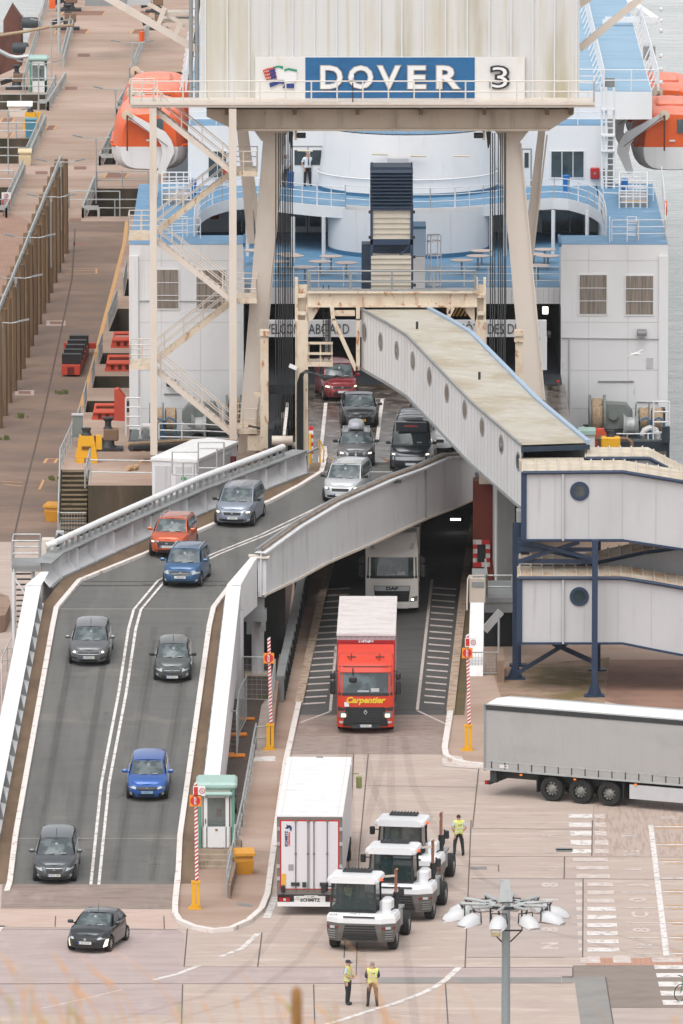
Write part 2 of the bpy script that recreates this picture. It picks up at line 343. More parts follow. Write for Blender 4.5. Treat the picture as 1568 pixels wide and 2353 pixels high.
pv = MB(); pg(pv, [(-200,690),(-200,488),(20,488),(152,545),(150,590),(0,700)], .008, 0)
struct('brick_paving', pv, mat('quay_paving', (176,140,120), 0.9, layers=[((150,120,104),(.6,.6,.5),.4,.7,.7)], brick=(.4,.2,.02), coord='World'))
qm = MB(); z = .012
pline(qm, [(291,508),(285,560),(262,650),(228,780),(212,840),(166,1000),(135,1103)], .22, z, 0)
for pts in [[(150,617),(221,617),(221,628),(150,630)], [(158,620),(218,622)], [(0,1105),(52,1108)], [(8,1112),(50,1117)], [(90,1124),(100,1102),(137,1102)]]: pline(qm, pts, .13, z, 0)
for (x, y, w_) in [(195,30,95), (168,72,72), (335,30,30), (322,72,30), (20,276,28), (25,310,10), (120,293,20), (270,403,50), (120,1058,24), (340,1058,26), (325,1033,20)]:
    zz = 2.712 if y > 1000 else z
    h_ = 10; P = [(x-w_/2, y-h_/2), (x+w_/2, y-h_/2), (x+w_/2-7, y+h_/2), (x-w_/2-7, y+h_/2)]
    pline(qm, P+[P[0]], .14, zz, 0); qm.poly([G(a, b, zz-.004) for a, b in reversed(P)], 1)
for (x, y) in [(192,126), (163,202), (184,385), (95,396), (262,400), (183,559), (128,741), (56,901), (172,504)]:
    pg(qm, [(x-14,y-3),(x+14,y-3),(x+14,y+4),(x-14,y+4)], z, 1)
for (x, y) in [(128,741), (56,901)]: pg(qm, [(x-22,y-5),(x+22,y-5),(x+22,y+7),(x-22,y+7)], z-.003, 2)
for y in [205, 290, 377, 429, 530, 612, 700, 900, 985, 1110, 1160]: pline(qm, [(-20,y+2),(300-max(0,(y-560))*.36,y)], .05, z-.004, 3)
pline(qm, [(172,525),(165,640),(140,760),(100,950),(60,1110),(30,1240)], .09, z, 3)
struct('quay_markings', qm, [P_yel, mat('iron_cover', (142,104,90), 0.8), C_grey, mat('joint', (96,82,74), 0.95)])
# raised mooring piers each side of the berth
pier = MB(); pier.prism([G(x, y, 2.7) for x, y in [(202,1115),(700,1115),(700,1037),(300,1037),(300,968),(165,962),(136,1079),(205,1079)]], (0, 0, -2.69), 0)
pier.prism([G(x, y, 2.7) for x, y in [(1110,1120),(1530,1120),(1530,1037),(1110,1037)]], (0, 0, -7), 0)
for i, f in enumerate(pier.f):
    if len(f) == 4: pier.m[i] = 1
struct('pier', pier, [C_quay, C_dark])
# ---- left ramp (approach road to the upper deck)
kl = [(22,2032),(35,1925),(120,1444),(129,1400),(182,1337),(335,1275),(520,1195),(620,1155),(690,1118),(738,1088),(745,1062)]
kr = [(408,2032),(413,1925),(480,1444),(490,1400),(532,1345),(640,1280),(760,1215),(880,1165),(1000,1120),(1080,1090),(1085,1062)]
rd = MB(); A = [R(x, y, .01) for x, y in kl]; B = [R(x, y, .01) for x, y in kr]
rd.strip(A, B, 0)
bl = [(-12,2032),(-3,1925),(82,1444),(92,1395),(145,1328),(256,1276),(473,1179),(605,1129),(669,1104),(709,1086),(712,1062)]
rd.strip([R(x, y, 0) for x, y in bl], A, 1)
br_ = [(448,2032),(452,1925),(512,1444),(521,1405),(580,1345)]
rd.strip([R(x, y, .01) for x, y in kr[:5]], [R(x, y, 0) for x, y in br_], 1)
under = [p - Ve((0, 0, .5)) for p in [R(*q) for q in bl]]; under2 = [R(x, y) - Ve((0, 0, .5)) for x, y in (br_[:5] + kr[5:])]
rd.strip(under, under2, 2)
struct('ramp_road', rd, [C_asph, C_walk, C_dark])
rm = MB()
for off in (-.14, .14):
    pts = [(206,2085),(218,1966),(235,1800),(275,1590),(297,1444),(309,1400),(365,1333),(490,1272),(600,1228),(700,1180),(760,1150)]
    P = [R(x+6, y, .016 if not 1330 < y < 1401 else .05) for x, y in pts]; A1 = [p+Ve((off*1.15-.06, 0, 0)) for p in P]; B1 = [p+Ve((off*1.15+.06, 0, 0)) for p in P]; rm.strip(A1, B1, 0)
for y, a, b in [(1925,36,412), (1398,130,489)]:
    rm.strip([R(a, y, .016), R(b, y, .016)], [R(a, y+1.0, .016), R(b, y+1.0, .016)], 2)
for y in (1335, 1344): rm.strip([R(185, y, .015), R(520, y, .015)], [R(185, y+1.4, .015), R(520, y+1.4, .015)], 1)
struct('ramp_markings', rm, [P_white, mat('joint_dark', (70,68,66), 0.9), mat('joint_pale', (168,160,154), 0.9)])
RPz = lambda x, y, z: RP(x, y, R1, z)
def kerb(pts, w_, h_, f, mats=0, close=False, mb=None, m=0):
    mb = mb or MB(); P = [f(x, y) for x, y in pts]; ins, outs = [], []
    for i, p in enumerate(P):
        d = (P[min(i+1, len(P)-1)] - P[max(i-1, 0)]); d.z = 0; d.normalize(); n = Ve((-d.y, d.x, 0)); ins.append(p+n*w_/2); outs.append(p-n*w_/2)
    up = Ve((0, 0, h_)); dn = Ve((0, 0, -.02))
    mb.strip([p+up for p in outs], [p+up for p in ins], m); mb.strip([p+dn for p in outs], [p+up for p in outs], m); mb.strip([p+up for p in ins], [p+dn for p in ins], m)
    mb.poly([outs[0]+dn, outs[0]+up, ins[0]+up, ins[0]+dn], m); mb.poly([outs[-1]+dn, ins[-1]+dn, ins[-1]+up, outs[-1]+up], m)
    return mb
kb = MB()
kerb([(0,2100)]+kl, .22, .14, R, mb=kb); kerb(kr[:5], .22, .14, R, mb=kb)
island = [(413,1925),(408,2020),(402,2080),(402,2104),(412,2120),(445,2134),(490,2142),(530,2138),(570,2120),(600,2094),(614,2060),(632,1925),(655,1760),(686,1620)]
kerb(island, .24, .16, G, mb=kb)
kerb([(686,1620),(729,1416),(752,1320),(790,1180)], .36, .16, G, mb=kb, m=1)
rk = [(1090,1190),(1068,1330),(1034,1640),(1021,1722),(1024,1740),(1040,1751),(1075,1758),(1120,1762)]
kerb(rk[:3], .36, .16, G, mb=kb, m=1); kerb(rk[2:], .26, .16, G, mb=kb)
struct('kerbs', kb, [P_kerb, mat('lane_kerb', (196,172,152), 0.85, layers=[((150,124,102),(2,2,1),.45,.65,.8)], coord='World')])
# ---- yard surfaces
ys = MB(); P1 = .004
ys.poly([G(x, y, P1) for x, y in [(470,1985),(545,1985),(570,1800),(600,1620),(648,1553),(700,1384),(740,1180),(560,1180),(500,1420)]], 0)  # dark block paving, carried on under the bridge to paint in its shade
pg(ys, [(686,1620),(729,1416),(790,1180),(690,1180),(648,1555),(628,1720),(585,1735),(545,1930),(545,2010),(614,2060),(632,1925),(655,1760)], .010, 1)
pg(ys, [(413,1925),(545,1926),(545,2010),(614,2060),(600,2094),(570,2120),(530,2138),(490,2142),(445,2134),(412,2120),(402,2104),(402,2080),(408,2020)], .010, 1)
pg(ys, [(729,1416),(752,1320),(790,1180),(1090,1180),(1068,1330),(1034,1642),(686,1642)], .006, 2)
pg(ys, [(686,1642),(1034,1642),(1021,1722),(668,1722)], .005, 3)
pg(ys, [(668,1690),(1028,1690),(1015,1732),(660,1732)], .009, 8)
pg(ys, rk + [(1400,1762),(1568,1600),(1568,1180),(1110,1180)], .010, 4)
pg(ys, [(1128,1535),(1400,1510),(1388,1620),(1150,1600)], .014, 5)
pg(ys, [(1400,1515),(1700,1515),(1700,1680),(1388,1610)], .018, 6)
pg(ys, [(1072,1330),(1034,1642),(1066,1642),(1098,1330)], .014, 7)
pg(ys, [(5,2029),(402,2029),(402,2088),(2,2088)], .006, 3); pg(ys, [(-30,2087),(402,2089),(410,2134),(-40,2128)], .010, 9)
struct('yard_paving', ys, [mat('dark_paving_and_shade', (96,80,72), 0.9, layers=[((74,62,56),(.8,.8,.5),.4,.7,.7)], brick=(.22,.11,.012), coord='World'), C_quay, C_asphd, mat('transition_concrete', (156,138,128), 0.85, layers=[((128,112,104),(.5,3,1),.42,.65,.8),((178,160,150),(1,.3,1),.5,.7,.5)], coord='World'), C_quay, C_moss, C_pave, mat('gutter_moss', (96,84,56), 0.9, layers=[((120,96,50),(.8,.8,1),.45,.7,.7)], coord='World'),
    mat('grooved_concrete', (170,152,142), 0.8, layers=[((122,108,100),(1.2,14,1),.45,.62,.85)], coord='World'), C_pink])
yp = MB()
pg(yp, [Z8(*p) for p in [(598,270),(1108,270),(1108,630),(572,630)]], P1, 0)
pg(yp, [Z8(*p) for p in [(-1600,675),(1063,675),(1063,722),(-1600,722)]], P1, 1)
pg(yp, [Z8(*p) for p in [(110,722),(1010,722),(1010,748),(110,748)]], P1, 2)
pg(yp, [Z8(*p) for p in [(-1600,722),(110,722),(110,750),(-1600,750)]], P1, 1)
pg(yp, [ZL(*p) for p in [(-10,500),(810,500),(845,520),(845,672),(-10,672)]], P1, 1)
pg(yp, [ZL(*p) for p in [(-10,752),(835,752),(835,895),(-10,895)]], P1, 1)
pg(yp, [Z7(*p) for p in [(108,1712),(1700,1712),(1700,2170),(520,2170),(465,1835),(108,1835)]], P1, 3)
pg(yp, [Z7(*p) for p in [(-10,1835),(465,1835),(550,2353),(600,2700),(240,2700),(130,1900),(-10,1900)]], P1, 2)
pg(yp, [Z7(*p) for p in [(520,2170),(1700,2170),(1700,2700),(600,2700),(550,2353)]], P1, 0)
pg(yp, [Z7(*p) for p in [(250,1632),(1700,1632),(1700,1710),(250,1710)]], P1, 4)
pg(yp, [Z7(*p) for p in [(330,-60),(1700,-60),(1700,520),(330,520)]], .002, 5)
struct('yard_slabs', yp, [C_grey, mat('mauve_slab', (186,168,164), 0.85, layers=[((170,152,148),(.4,1.4,1),.4,.7,.7),((200,182,176),(1.4,.4,1),.5,.75,.5)], coord='World'), mat('dark_patch', (150,146,142), 0.9, layers=[((134,130,126),(.6,.8,1),.4,.7,.7)], coord='World'),
    mat('brown_asphalt', (146,132,122), 0.9, layers=[((128,116,108),(.6,.9,1),.4,.7,.7)], coord='World'), mat('brick_strip', (196,150,128), 0.9, layers=[((180,134,112),(2,2,1),.4,.7,.6)], brick=(.4,.25,.02), coord='World'), mat('ribbed_concrete', (190,170,158), 0.85, layers=[((166,146,136),(7,.5,1),.45,.62,.8)], coord='World')])
mk = MB(); z = .010
def zq(x0, x1, y0, y1, m, dx=6): pg(mk, [Z7(x0,y0), Z7(x1,y0), Z7(x1+dx,y1), Z7(x0+dx,y1)], z, m)
for a, b, c, d in [(60,316,65,110),(65,314,158,205),(76,316,250,300),(82,316,348,403),(90,314,447,492)]: zq(a, b, c, d, 0)
for a, b, c, d in [(340,455,65,110),(343,465,158,205),(343,476,250,300),(347,492,348,403),(342,496,447,492)]: zq(a, b, c, d, 1)
for a, b, c, d in [(105,485,540,578),(140,495,630,668),(145,510,722,762)]: zq(a, b, c, d, 1)
for i in range(9):
    y = 810+i*88.8; zq(130+i*5, 214, y, y+43, 1); zq(262, 545+i*8.5, y, y+43, 0 if i > 2 else 1)
pg(mk, [Z7(930,185), Z7(985,185), Z7(1163,1608), Z7(1095,1608)], z, 0)
for y, a in [(918,640),(1085,675),(1250,697),(1413,705),(1590,710)]: zq(a, 992+(y-900)*.12, y-3, y+3, 0, 0)
for y in (203,398,588,765,912,1080,1248,1413,1585):
    a = 1000+(y-203)*.125; zq(a, 1700, y-5, y+4, 0, 0)
    if y < 1300 and y != 765 or y > 1400: zq(a+(150 if y < 300 else 10), 1700, y-24, y-18, 2, 0); zq(a+(0 if y < 300 else 60), 1700, y+14, y+20, 2, 0)
for i, (a, b) in enumerate([(1712,1752),(1797,1843),(1890,1943),(1990,2042),(2090,2143)]): pg(mk, [Z7(990+i*23,a), Z7(1700,a), Z7(1700,b), Z7(1003+i*23,b)], z, 0)
for a, b, c, d in [(185,260,1630,1685),(262,400,1612,1688),(540,735,1609,1685),(965,1290,1630,1678)]: zq(a, b, c, d, 1, 12)
for txt, x, y in [('181',735,302),('31G',757,490),('1',778,668),('J',805,838),('0',827,998),('C',850,1162),('8',866,1328),('N8',888,1502),('00',1155,105),('19',-133,304),('16',-133,480),('11',-133,664),('8',-133,835),('1',-133,997),('0',-133,1150),('8',-133,1322),('N',-133,1498)]:
    px, py = Z7(x, y); c = G(px, py, z); q = 1 if x < 200 else 0
    add_text(mk, txt, .92, c, right=(0.02,1,0), up=(-1,0.02,0), ext=0, off=.03, m=1, sx=.8 if len(txt) > 1 else 2.1)
for pts in [[(1012,627),(1110,590),(1150,552),(1185,520)], [(705,733),(810,708),(915,668)], [(190,865),(400,818),(560,778)], [(-20,520),(10,485)]]: pline(mk, [ZL(*p) for p in pts], .13 if pts[0][0] == 190 else .22, z, 0 if pts[0][0] != 190 else 1)
pline(mk, [Z8(*p) for p in [(540,676),(515,700),(480,732),(430,766),(380,790),(320,815),(250,840),(120,878),(0,918),(-120,952)]], .26, z, 0)
pline(mk, [(632,2060),(612,2108)], .3, z, 0); pline(mk, [(638,1925),(660,1775)], .1, z, 1)
pg(mk, [(585,1737),(632,1737),(632,1748),(583,1748)], .014, 0); pg(mk, [(1060,1737),(1018,1734),(1014,1742),(1018,1760),(1110,1766),(1110,1762),(1070,1757)], .016, 1)
for y in range(22):     # short hatch strokes either side of the truck lane
    yy = 1338 + y*14.2 + (y*y)*.02
    xl = 728 - (yy-1416)*.215; xr = 1066 - (yy-1330)*.105
    if 1350 < yy < 1625: pg(mk, [(xl+10,yy),(xl+62,yy-3),(xl+62,yy),(xl+10,yy+3)], z, 1); pg(mk, [(xr-16,yy),(xr-70+(y*.4),yy-4),(xr-70+(y*.4),yy-1),(xr-16,yy+3)], z, 1)
pline(mk, [(992,1330),(975,1480),(958,1630)], .13, z, 1); pline(mk, [(958,1632),(1022,1662)], .13, z, 1); pline(mk, [(772,1480),(758,1632)], .12, z, 1); pline(mk, [(758,1634),(688,1660)], .13, z, 1)
struct('yard_markings', mk, [P_white, P_worn, P_yel])
jt = MB()
for pts in [[Z8(596,0),Z8(568,678)],[Z8(1153,0),Z8(1150,165)],[Z8(1025,168),Z8(1023,268)],[Z8(1110,270),Z8(1108,630)],[Z8(590,166),Z8(1700,170)],[Z8(590,38),Z8(1150,42)],[Z8(598,268),Z8(1700,272)],[Z8(572,630),Z8(1020,630)],
            [Z8(478,752),Z8(490,937)],[(845.6,1732),(824,1966),(818,2240)],[(812,1732),(790,2200)],[ZL(860,500),ZL(845,672)],[ZL(1203,517),ZL(1183,672)],[ZL(845,674),Z8(1063,676)],[ZL(-10,752),Z8(1063,748)],[ZL(838,755),ZL(833,937)],[ZL(1440,755),ZL(1445,937)],
            [(830,1804),(1092,1808)],[(1100,1757),(1085,1900)],[ZL(-10,500),ZL(810,504)],[ZL(255,440),ZL(252,490)],[ZL(752,440),ZL(754,500)],[Z8(1063,676),Z8(1063,720)],[Z8(428,204),Z8(590,210)],[Z8(590,202),Z8(722,204),Z8(722,236)],[(545,2012),(612,2008)],[(560,1955),(622,1957)],[Z7(520,2172),Z7(1400,2168)],[Z7(465,1835),Z7(520,2170),Z7(550,2353)]]:
    pline(jt, pts, .045, .014, 0)
for c in [Z8(630,219), Z8(1025,139), (1295,1950)]: pg(jt, [(c[0]-19,c[1]-3),(c[0]+19,c[1]-3),(c[0]+19,c[1]+3),(c[0]-19,c[1]+3)], .016, 1)
pg(jt, [(545,2073),(580,2077),(578,2082),(543,2079)], .02, 1)
struct('slab_joints', jt, [mat('slab_joint', (104,92,86), 0.95), mat('drain_grate', (140,140,138), 0.6)])
tm = MB()
def track(pts, f=G, z=.02, gap=1.75, w_=.34, m=0):
    for s_ in (-1, 1):
        P = [f(x, y, z) for x, y in pts]; Q = []
        for i, p in enumerate(P):
            d = (P[min(i+1, len(P)-1)] - P[max(i-1, 0)]); d.z = 0; d.normalize(); Q.append(p + Ve((-d.y, d.x, 0))*s_*gap/2)
        A = [p+Ve((w_/2,0,0)) for p in Q]; B = [p-Ve((w_/2,0,0)) for p in Q]; tm.strip(B, A, m)
for pts in [[(840,1690),(830,1760),(790,1900),(740,2060),(640,2200),(520,2290),(300,2352)], [(880,1690),(900,1800),(960,1920),(1060,2020),(1250,2120),(1560,2200)], [(850,1690),(850,1800),(860,2000),(900,2352)]]: track(pts, z=.018+.002*len(pts))
for pts in [[(206,1470),(150,1800),(118,2020)], [(398,1470),(345,1800),(310,2025)], [(212,1440),(158,1780),(124,2022)], [(394,1440),(338,1780),(303,2022)]]: track(pts, RPz, .022 if pts[0][0] in (206,398) else .027, 1.5, .3, 1)
struct('tyre_marks', tm, [mat('tyre_mark', (80,72,66), .9, alpha=.07), mat('tyre_mark_ramp', (60,58,56), .9, alpha=.09)])
# cliff-top ground the viewer stands on
cl = MB(); cl.grid(lambda u, v: Ve((-9+18*u, 1.2+9.5*v, H-1.75-.18*9.5*v-.25*math.sin(u*9)*v - (14*max(0, v-.93)*10))), 16, 12, 0, True)
tag(cl.build('cliff_ground', mat('dry_turf', (150,128,84), 0.95, layers=[((110,104,60),(3,3,3),.4,.6,.8)]), base=Ve((0,0,0))), kind='structure')
# ================================================================== LARGE STRUCTURES
def vbox(mb, x0, x1, y0, y1, Y, dep, m=0):
    a = V(x0, y1, Y); b = V(x1, y0, Y); return mb.box(min(a.x, b.x), max(a.x, b.x), Y, Y+dep, min(a.z, b.z), max(a.z, b.z), m)
def VPl(px, py, A, B):          # ray meets the upright plane through A and B
    d = ray(px, py); n = Ve((-(B.y-A.y), B.x-A.x, 0)); t = n.dot(Ve((A.x, A.y, 0))) / n.dot(Ve((d.x, d.y, 0)))
    return Ve((d.x*t, d.y*t, H+d.z*t))
def T(p0, loc): return p0
# ---- white box-girder parapets of the ramp
def parapet(name, label, inner, outer, side, drop):
    t = thing(name, label, 'parapet', R(*inner[-1]))
    I = [RP(x, y, R1, .8) for x, y in inner]; O = [RP(x, y, R1, .8) for x, y in outer]
    a = MB(); a.strip(I, O) if side < 0 else a.strip(O, I)
    dn = Ve((0, 0, -.07)); a.strip([p+dn for p in I], I) if side < 0 else a.strip(I, [p+dn for p in I]); a.strip(O, [p+dn for p in O]) if side < 0 else a.strip([p+dn for p in O], O)
    a.poly([I[0], O[0], O[0]+dn, I[0]+dn]); a.poly([I[-1], O[-1], O[-1]+dn, I[-1]+dn]); a.build('top_plate', M_wpaint, t)
    w_ = MB(); ins = Ve((side*.32, 0, 0))
    w_.strip([p+ins-Ve((0,0,.82)) for p in I], [p+ins+dn for p in I]); w_.strip([p-Ve((0,0,drop)) for p in O], [p+dn for p in O])
    w_.poly([I[-1]+ins+dn, O[-1]+dn, O[-1]-Ve((0,0,drop)), I[-1]+ins-Ve((0,0,drop))]); w_.build('web', M_grey, t)
    s_ = MB(); N = 17
    for k in range(N):
        q = I[0].lerp(I[-1], (k+.5)/N); s_.poly([q+dn, q+ins+dn, q+ins-Ve((0,0,.8)), q-Ve((side*.16,0,.78))]); s_.poly([q+dn+Ve((0,.06,0)), q+ins+dn+Ve((0,.06,0)), q+ins-Ve((0,-.06,.8)), q-Ve((side*.16,-.06,.78))])
    o = s_.build('stiffener', M_greyd, t); o['kind'] = 'stuff'
    b = MB(); A = [p-Ve((side*.12, 0, .78)) for p in I]; b.strip([p+ins-Ve((0,0,.6)) for p in I], A); b.build('foot_plate', M_grey, t)
    return t
parapet('ramp_parapet', 'long white steel parapet with a flat top on the left edge of the ramp', [(94,1346),(23,1718),(-18,1935)], [(59,1346),(0,1646),(-66,1955)], -1, 1.3)
pr = parapet('ramp_parapet', 'long white flat topped parapet right of the ramp, ending behind the mint booth', [(520,1345),(471,1760),(462,1838)], [(553,1345),(507,1760),(500,1838)], 1, 2.4)
# kinked end panels
def kink(t, pts, drop, name='kinked_panel'):
    a = MB(); P = [RP(x, y, R1, .8) if y > 1330 else R(x, y, z) for x, y, z in pts]
    a.poly(P); a.prism([P[1], P[2], P[2]-Ve((0,0,drop+.6)), P[1]-Ve((0,0,drop))], (-.05, 0, 0)); a.build(name, M_wpaint, t)
kink(pr, [(520,1344,0),(553,1344,0),(590,1281,1.5),(576,1279,1.5)], 1.6)
pl_ = [o for o in bpy.data.objects if o.name == 'ramp_parapet'][0]
kink(pl_, [(94,1345,0),(59,1345,0),(97,1313,1.0),(112,1313,1.0)], 1.0)
# ---- far girder of the bridge with stiffened inner face and white pipe
bt = thing('bridge_girder', 'far girder of the upper bridge, ribbed inner face below a thick white pipe', 'bridge girder', R(400, 1210))
base = [R(x, y, 0) for x, y in [(118,1352),(145,1328),(256,1276),(473,1179),(605,1129),(669,1104),(706,1090)]]
def along(P, step):
    out_ = []; L = [0]
    for a, b in zip(P, P[1:]): L.append(L[-1]+(b-a).length)
    s = 0
    while s < L[-1]:
        i = max(k for k in range(len(L)) if L[k] <= s); i = min(i, len(P)-2)
        out_.append((P[i].lerp(P[i+1], (s-L[i])/(L[i+1]-L[i])), (P[i+1]-P[i]).normalized())); s += step
    return out_
def shift(P, d, z=0):
    o_ = []
    for i, p in enumerate(P):
        q = P[min(i+1, len(P)-1)] - P[max(i-1, 0)]; q.z = 0; q.normalize(); o_.append(p + Ve((-q.y, q.x, 0))*d + Ve((0, 0, z)))
    return o_
a = MB(); a.strip(shift(base, .45, -.9), shift(base, .45, 1.15)); a.strip(shift(base, .5, -.9), shift(base, .5, 1.15)); a.strip(shift(base, .05, 0), shift(base, .45, .45)); a.build('web', M_grey, bt)
a = MB(); fl = shift(base, .35, 1.15); a.strip(shift(base, .0, 1.15), shift(base, .8, 1.15)); a.strip(shift(base, .0, 1.08), shift(base, .0, 1.15)); a.build('top_flange', M_greyd, bt)
a = MB(); a.strip(shift(base, -.03, -.15), shift(base, -.03, .06)); a.strip(shift(base, -.03, .06), shift(base, .1, .06)); a.build('bottom_flange', M_greyd, bt)
for p, d in along(base, 1.95)[1:]:
    n = Ve((-d.y, d.x, 0)).normalized(); a = MB(); q = p
    a.prism([q+Ve((0,0,.03)), q+n*.45+Ve((0,0,.03)), q+n*.45+Ve((0,0,1.08)), q+n*.08+Ve((0,0,1.08))], d*.07); a.build('stiffener', M_grey, bt)
for k, (p, d) in enumerate(along(base, 3.9)[1:]):
    n = Ve((-d.y, d.x, 0)).normalized(); a = MB(); a.beam(p+n*.12+d*.2+Ve((0,0,.98)), p+n*.12+d*1.3+Ve((0,0,1.03)), .12, .08); a.build('light_fitting', M_greyd, bt)
a = MB(); pp = shift(base[1:], .45, 1.58); pp[-1] = pp[-1] - (pp[-1]-pp[-2])*.9; pp = [pp[0]+Ve((-.35,-.1,-.12))] + pp[:-1] + [V(636,1031,pp[-1].y)]
a.tube(pp, .145, 10); a.build('pipe', M_wpaint, bt)
a = MB()
for p, d in along(shift(base[1:-1], .4, 1.15), .62): a.beam(p, p+Ve((0,0,.3)), .14, .14)
o = a.build('pipe_clamp', M_greyd, bt); o['kind'] = 'stuff'
# ---- near girder
gA, gB = V(610, 1365, 465.3), V(1088, 1148, 488.0)
top = [(600,1272),(606,1269),(689,1209),(779,1155.6),(899,1102),(972,1075.6),(1030,1050),(1090,1048)]
bot = [(600,1371),(612,1365.5),(680,1333),(749,1295.5),(855.6,1249),(979,1192),(1045,1167),(1090,1146)]
gt = thing('bridge_girder', 'near girder of the upper bridge, smooth pale grey plate with brown top edge', 'bridge girder', Ve((gA.x, gA.y, 3.8)))
tp = [VPl(x, y, gA, gB) for x, y in top]; bp = [VPl(x, y, gA, gB) for x, y in bot]
gd = (gB-gA); gd.z = 0; gd.normalize(); gn = Ve((-gd.y, gd.x, 0))
a = MB(); vs = bp + list(reversed(tp)); a.prism(vs, gn*.06); a.build('web', M_grey, gt)
a = MB(); a.strip(bp, [p+gn*.3 for p in bp]); a.strip([p-gn*.12 for p in bp], [p+Ve((0,0,.09))-gn*.12 for p in bp]); a.strip([p+Ve((0,0,.09))-gn*.12 for p in bp], [p+Ve((0,0,.09)) for p in bp]); a.build('bottom_flange', M_cream, gt)
a = MB(); u0 = [p-gn*.16+Ve((0,0,.03)) for p in tp]; u1 = [p+gn*.36+Ve((0,0,.03)) for p in tp]; a.strip(u0, u1); a.strip([p-Ve((0,0,.09)) for p in u0], u0); a.build('top_flange', M_grey, gt)
a = MB(); a.tube([p+gn*.12+Ve((0,0,.12)) for p in tp[1:]], .07, 6, 0); a.tube([p+gn*.3+Ve((0,0,.14)) for p in tp[1:]], .05, 6, 1); a.tube([p+gn*.42+Ve((0,0,.1)) for p in tp[1:]], .05, 6, 1); a.build('cable_duct', [mat('duct_brown', (150,134,120), 0.8, layers=[((110,92,78),(3,3,1),.45,.7,.8)]), M_greyd], gt)
a = MB(); q = VPl(975, 1075, gA, gB); r_ = VPl(983, 1190, gA, gB)
a.beam(q-gn*.02-Ve((0,0,.1)), Ve((q.x, q.y, r_.z))-gn*.02+Ve((0,0,.1)), .16, .04, up=gd); a.build('splice', M_greyd, gt)
a = MB(); a.cbox(VPl(904, 1104, gA, gB)-gn*.2+Ve((0,0,-.02)), (.35,.2,.15)); a.build('floodlight', M_darkm, gt)
a = MB(); vbox(a, 592, 611, 1282, 1372, 465.0, .5); a.build('end_post', M_grey, gt)
a = MB(); p = V(601, 1279, 465.2); a.cbox(p, (.7,.7,.12), bev=.03); a.cbox(p+Ve((-.35,0,.05)), (.5,.4,.1), bev=.02); a.build('bearing_cap', M_cream, gt)
# column below the girder end
ct = thing('bridge_column', 'round grey steel column carrying the near end of the bridge girder', 'column', G(592, 1556))
p = G(592, 1550); a = MB(); a.lathe([(.28,0.02),(.28,2.6)], p, 14); a.build('shaft', M_grey, ct)
a = MB(); vbox(a, 560, 612, 1403, 1428, 464.9, .9); vbox(a, 566, 578, 1428, 1457, 464.9, .6); vbox(a, 600, 610, 1428, 1450, 464.9, .6); vbox(a, 576, 607, 1368, 1404, 465.1, .5); a.build('bearing_bracket', M_greyd, ct)
a = MB(); a.cbox(p+Ve((0,0,.06)), (1.2,.9,.1)); a.build('base_plate', M_creamr, ct)
for (px, py, s) in [(547, 1604, .25), (560, 1745, .0)]:
    if s: 
        t = tag(MB().lathe([(.24,0),(.24,4.0)], G(px, py), 12).build('bridge_column', M_grey), 'round grey steel column half hidden behind the ramp parapet', 'column')
# dark sheets added under the bridge, shade put into their colour; tunnel walls
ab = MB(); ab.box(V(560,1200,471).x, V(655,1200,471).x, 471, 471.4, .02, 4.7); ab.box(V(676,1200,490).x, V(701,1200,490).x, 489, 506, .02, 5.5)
tag(ab.build('bridge_shade_sheet', mat('painted_shade', (60,58,56), 0.95, layers=[((38,38,38),(.6,.6,.2),.4,.65,.8)], coord='World')), 'dark sheet added below the bridge, coloured to stand in for shade', 'wall')
tw = thing('lane_parapet', 'ribbed grey parapet along the left of the lorry lane, running into the dark', 'parapet', G(660, 1555))
p0, p1, p2 = G(652, 1612, 0), G(700, 1384, 0), G(748, 1160, 0); a = MB(); P = [p0, p1, p2]
a.strip([p+Ve((0,0,.02)) for p in P], [p+Ve((0,0,1.15)) for p in P]); a.strip(shift(P, 0, 1.15), shift(P, .35, 1.15)); a.strip(shift(P, .35, .02), shift(P, .35, 1.15)); a.poly([p0+Ve((0,0,.02)), p0+Ve((0,0,1.15)), shift(P,.35,1.15)[0], shift(P,.35,.02)[0]]); a.build('panel', M_greyd, tw)
a = MB()
for p, d in along(P, 2.2): a.beam(p+Ve((.03,0,.1))+d*.2, p+Ve((.03,0,1.0))+d*.2, .25, .06, up=(1,0,0)); a.beam(p+Ve((.04,0,.15))+d*.9, p+Ve((.04,0,.85))+d*.9, .35, .05, up=(1,0,0))
o = a.build('slot', M_black, tw); o['kind'] = 'stuff'
tag(MB().prism([G(648,1550,0), G(627,1720,0), G(619,1720,0), G(641,1550,0)], (0,0,.95)).build('concrete_kerb_wall', C_wall), 'low brown concrete wall beside the raised yellow barrier, left of the lorry lane', 'wall')
# upper platform and its underside
pf = MB(); pf.box(V(705,1080,488.4).x, 11.2, 488.4, 519, 5.55, 5.99); pf.box(V(703,1080,488.4).x, 6.6, 488.25, 488.4, 5.3, 6.02, 1)
struct('upper_platform', pf, [C_plat, M_greyd])
pm = MB()
pl1 = lambda pts, w_, m: pline(pm, pts, w_, 6.004, m)
pl1([(748,925),(734,1062)], .17, 0); pl1([(878,915),(866,1010)], .17, 0); pl1([(845,916),(884,916)], .15, 0); pl1([(660,925),(652,1000)], .15, 0); pl1([(735,1032),(780,1032)], .12, 0); pl1([(866,1032),(1090,1034)], .12, 0); pl1([(975,1000),(962,1030)], .15, 0)
for x in range(6):
    pl1([(752+x*62,1050),(782+x*62,1066)], .1, 1); pl1([(752+x*62,1066),(782+x*62,1052)], .1, 1)
pl1([(750,1044),(776,1044),(772,1070),(748,1070),(750,1044)], .1, 1); pl1([(872,1049),(905,1049),(900,1070),(868,1070)], .1, 2)
pl1([(740,1083),(900,1083)], .12, 0)
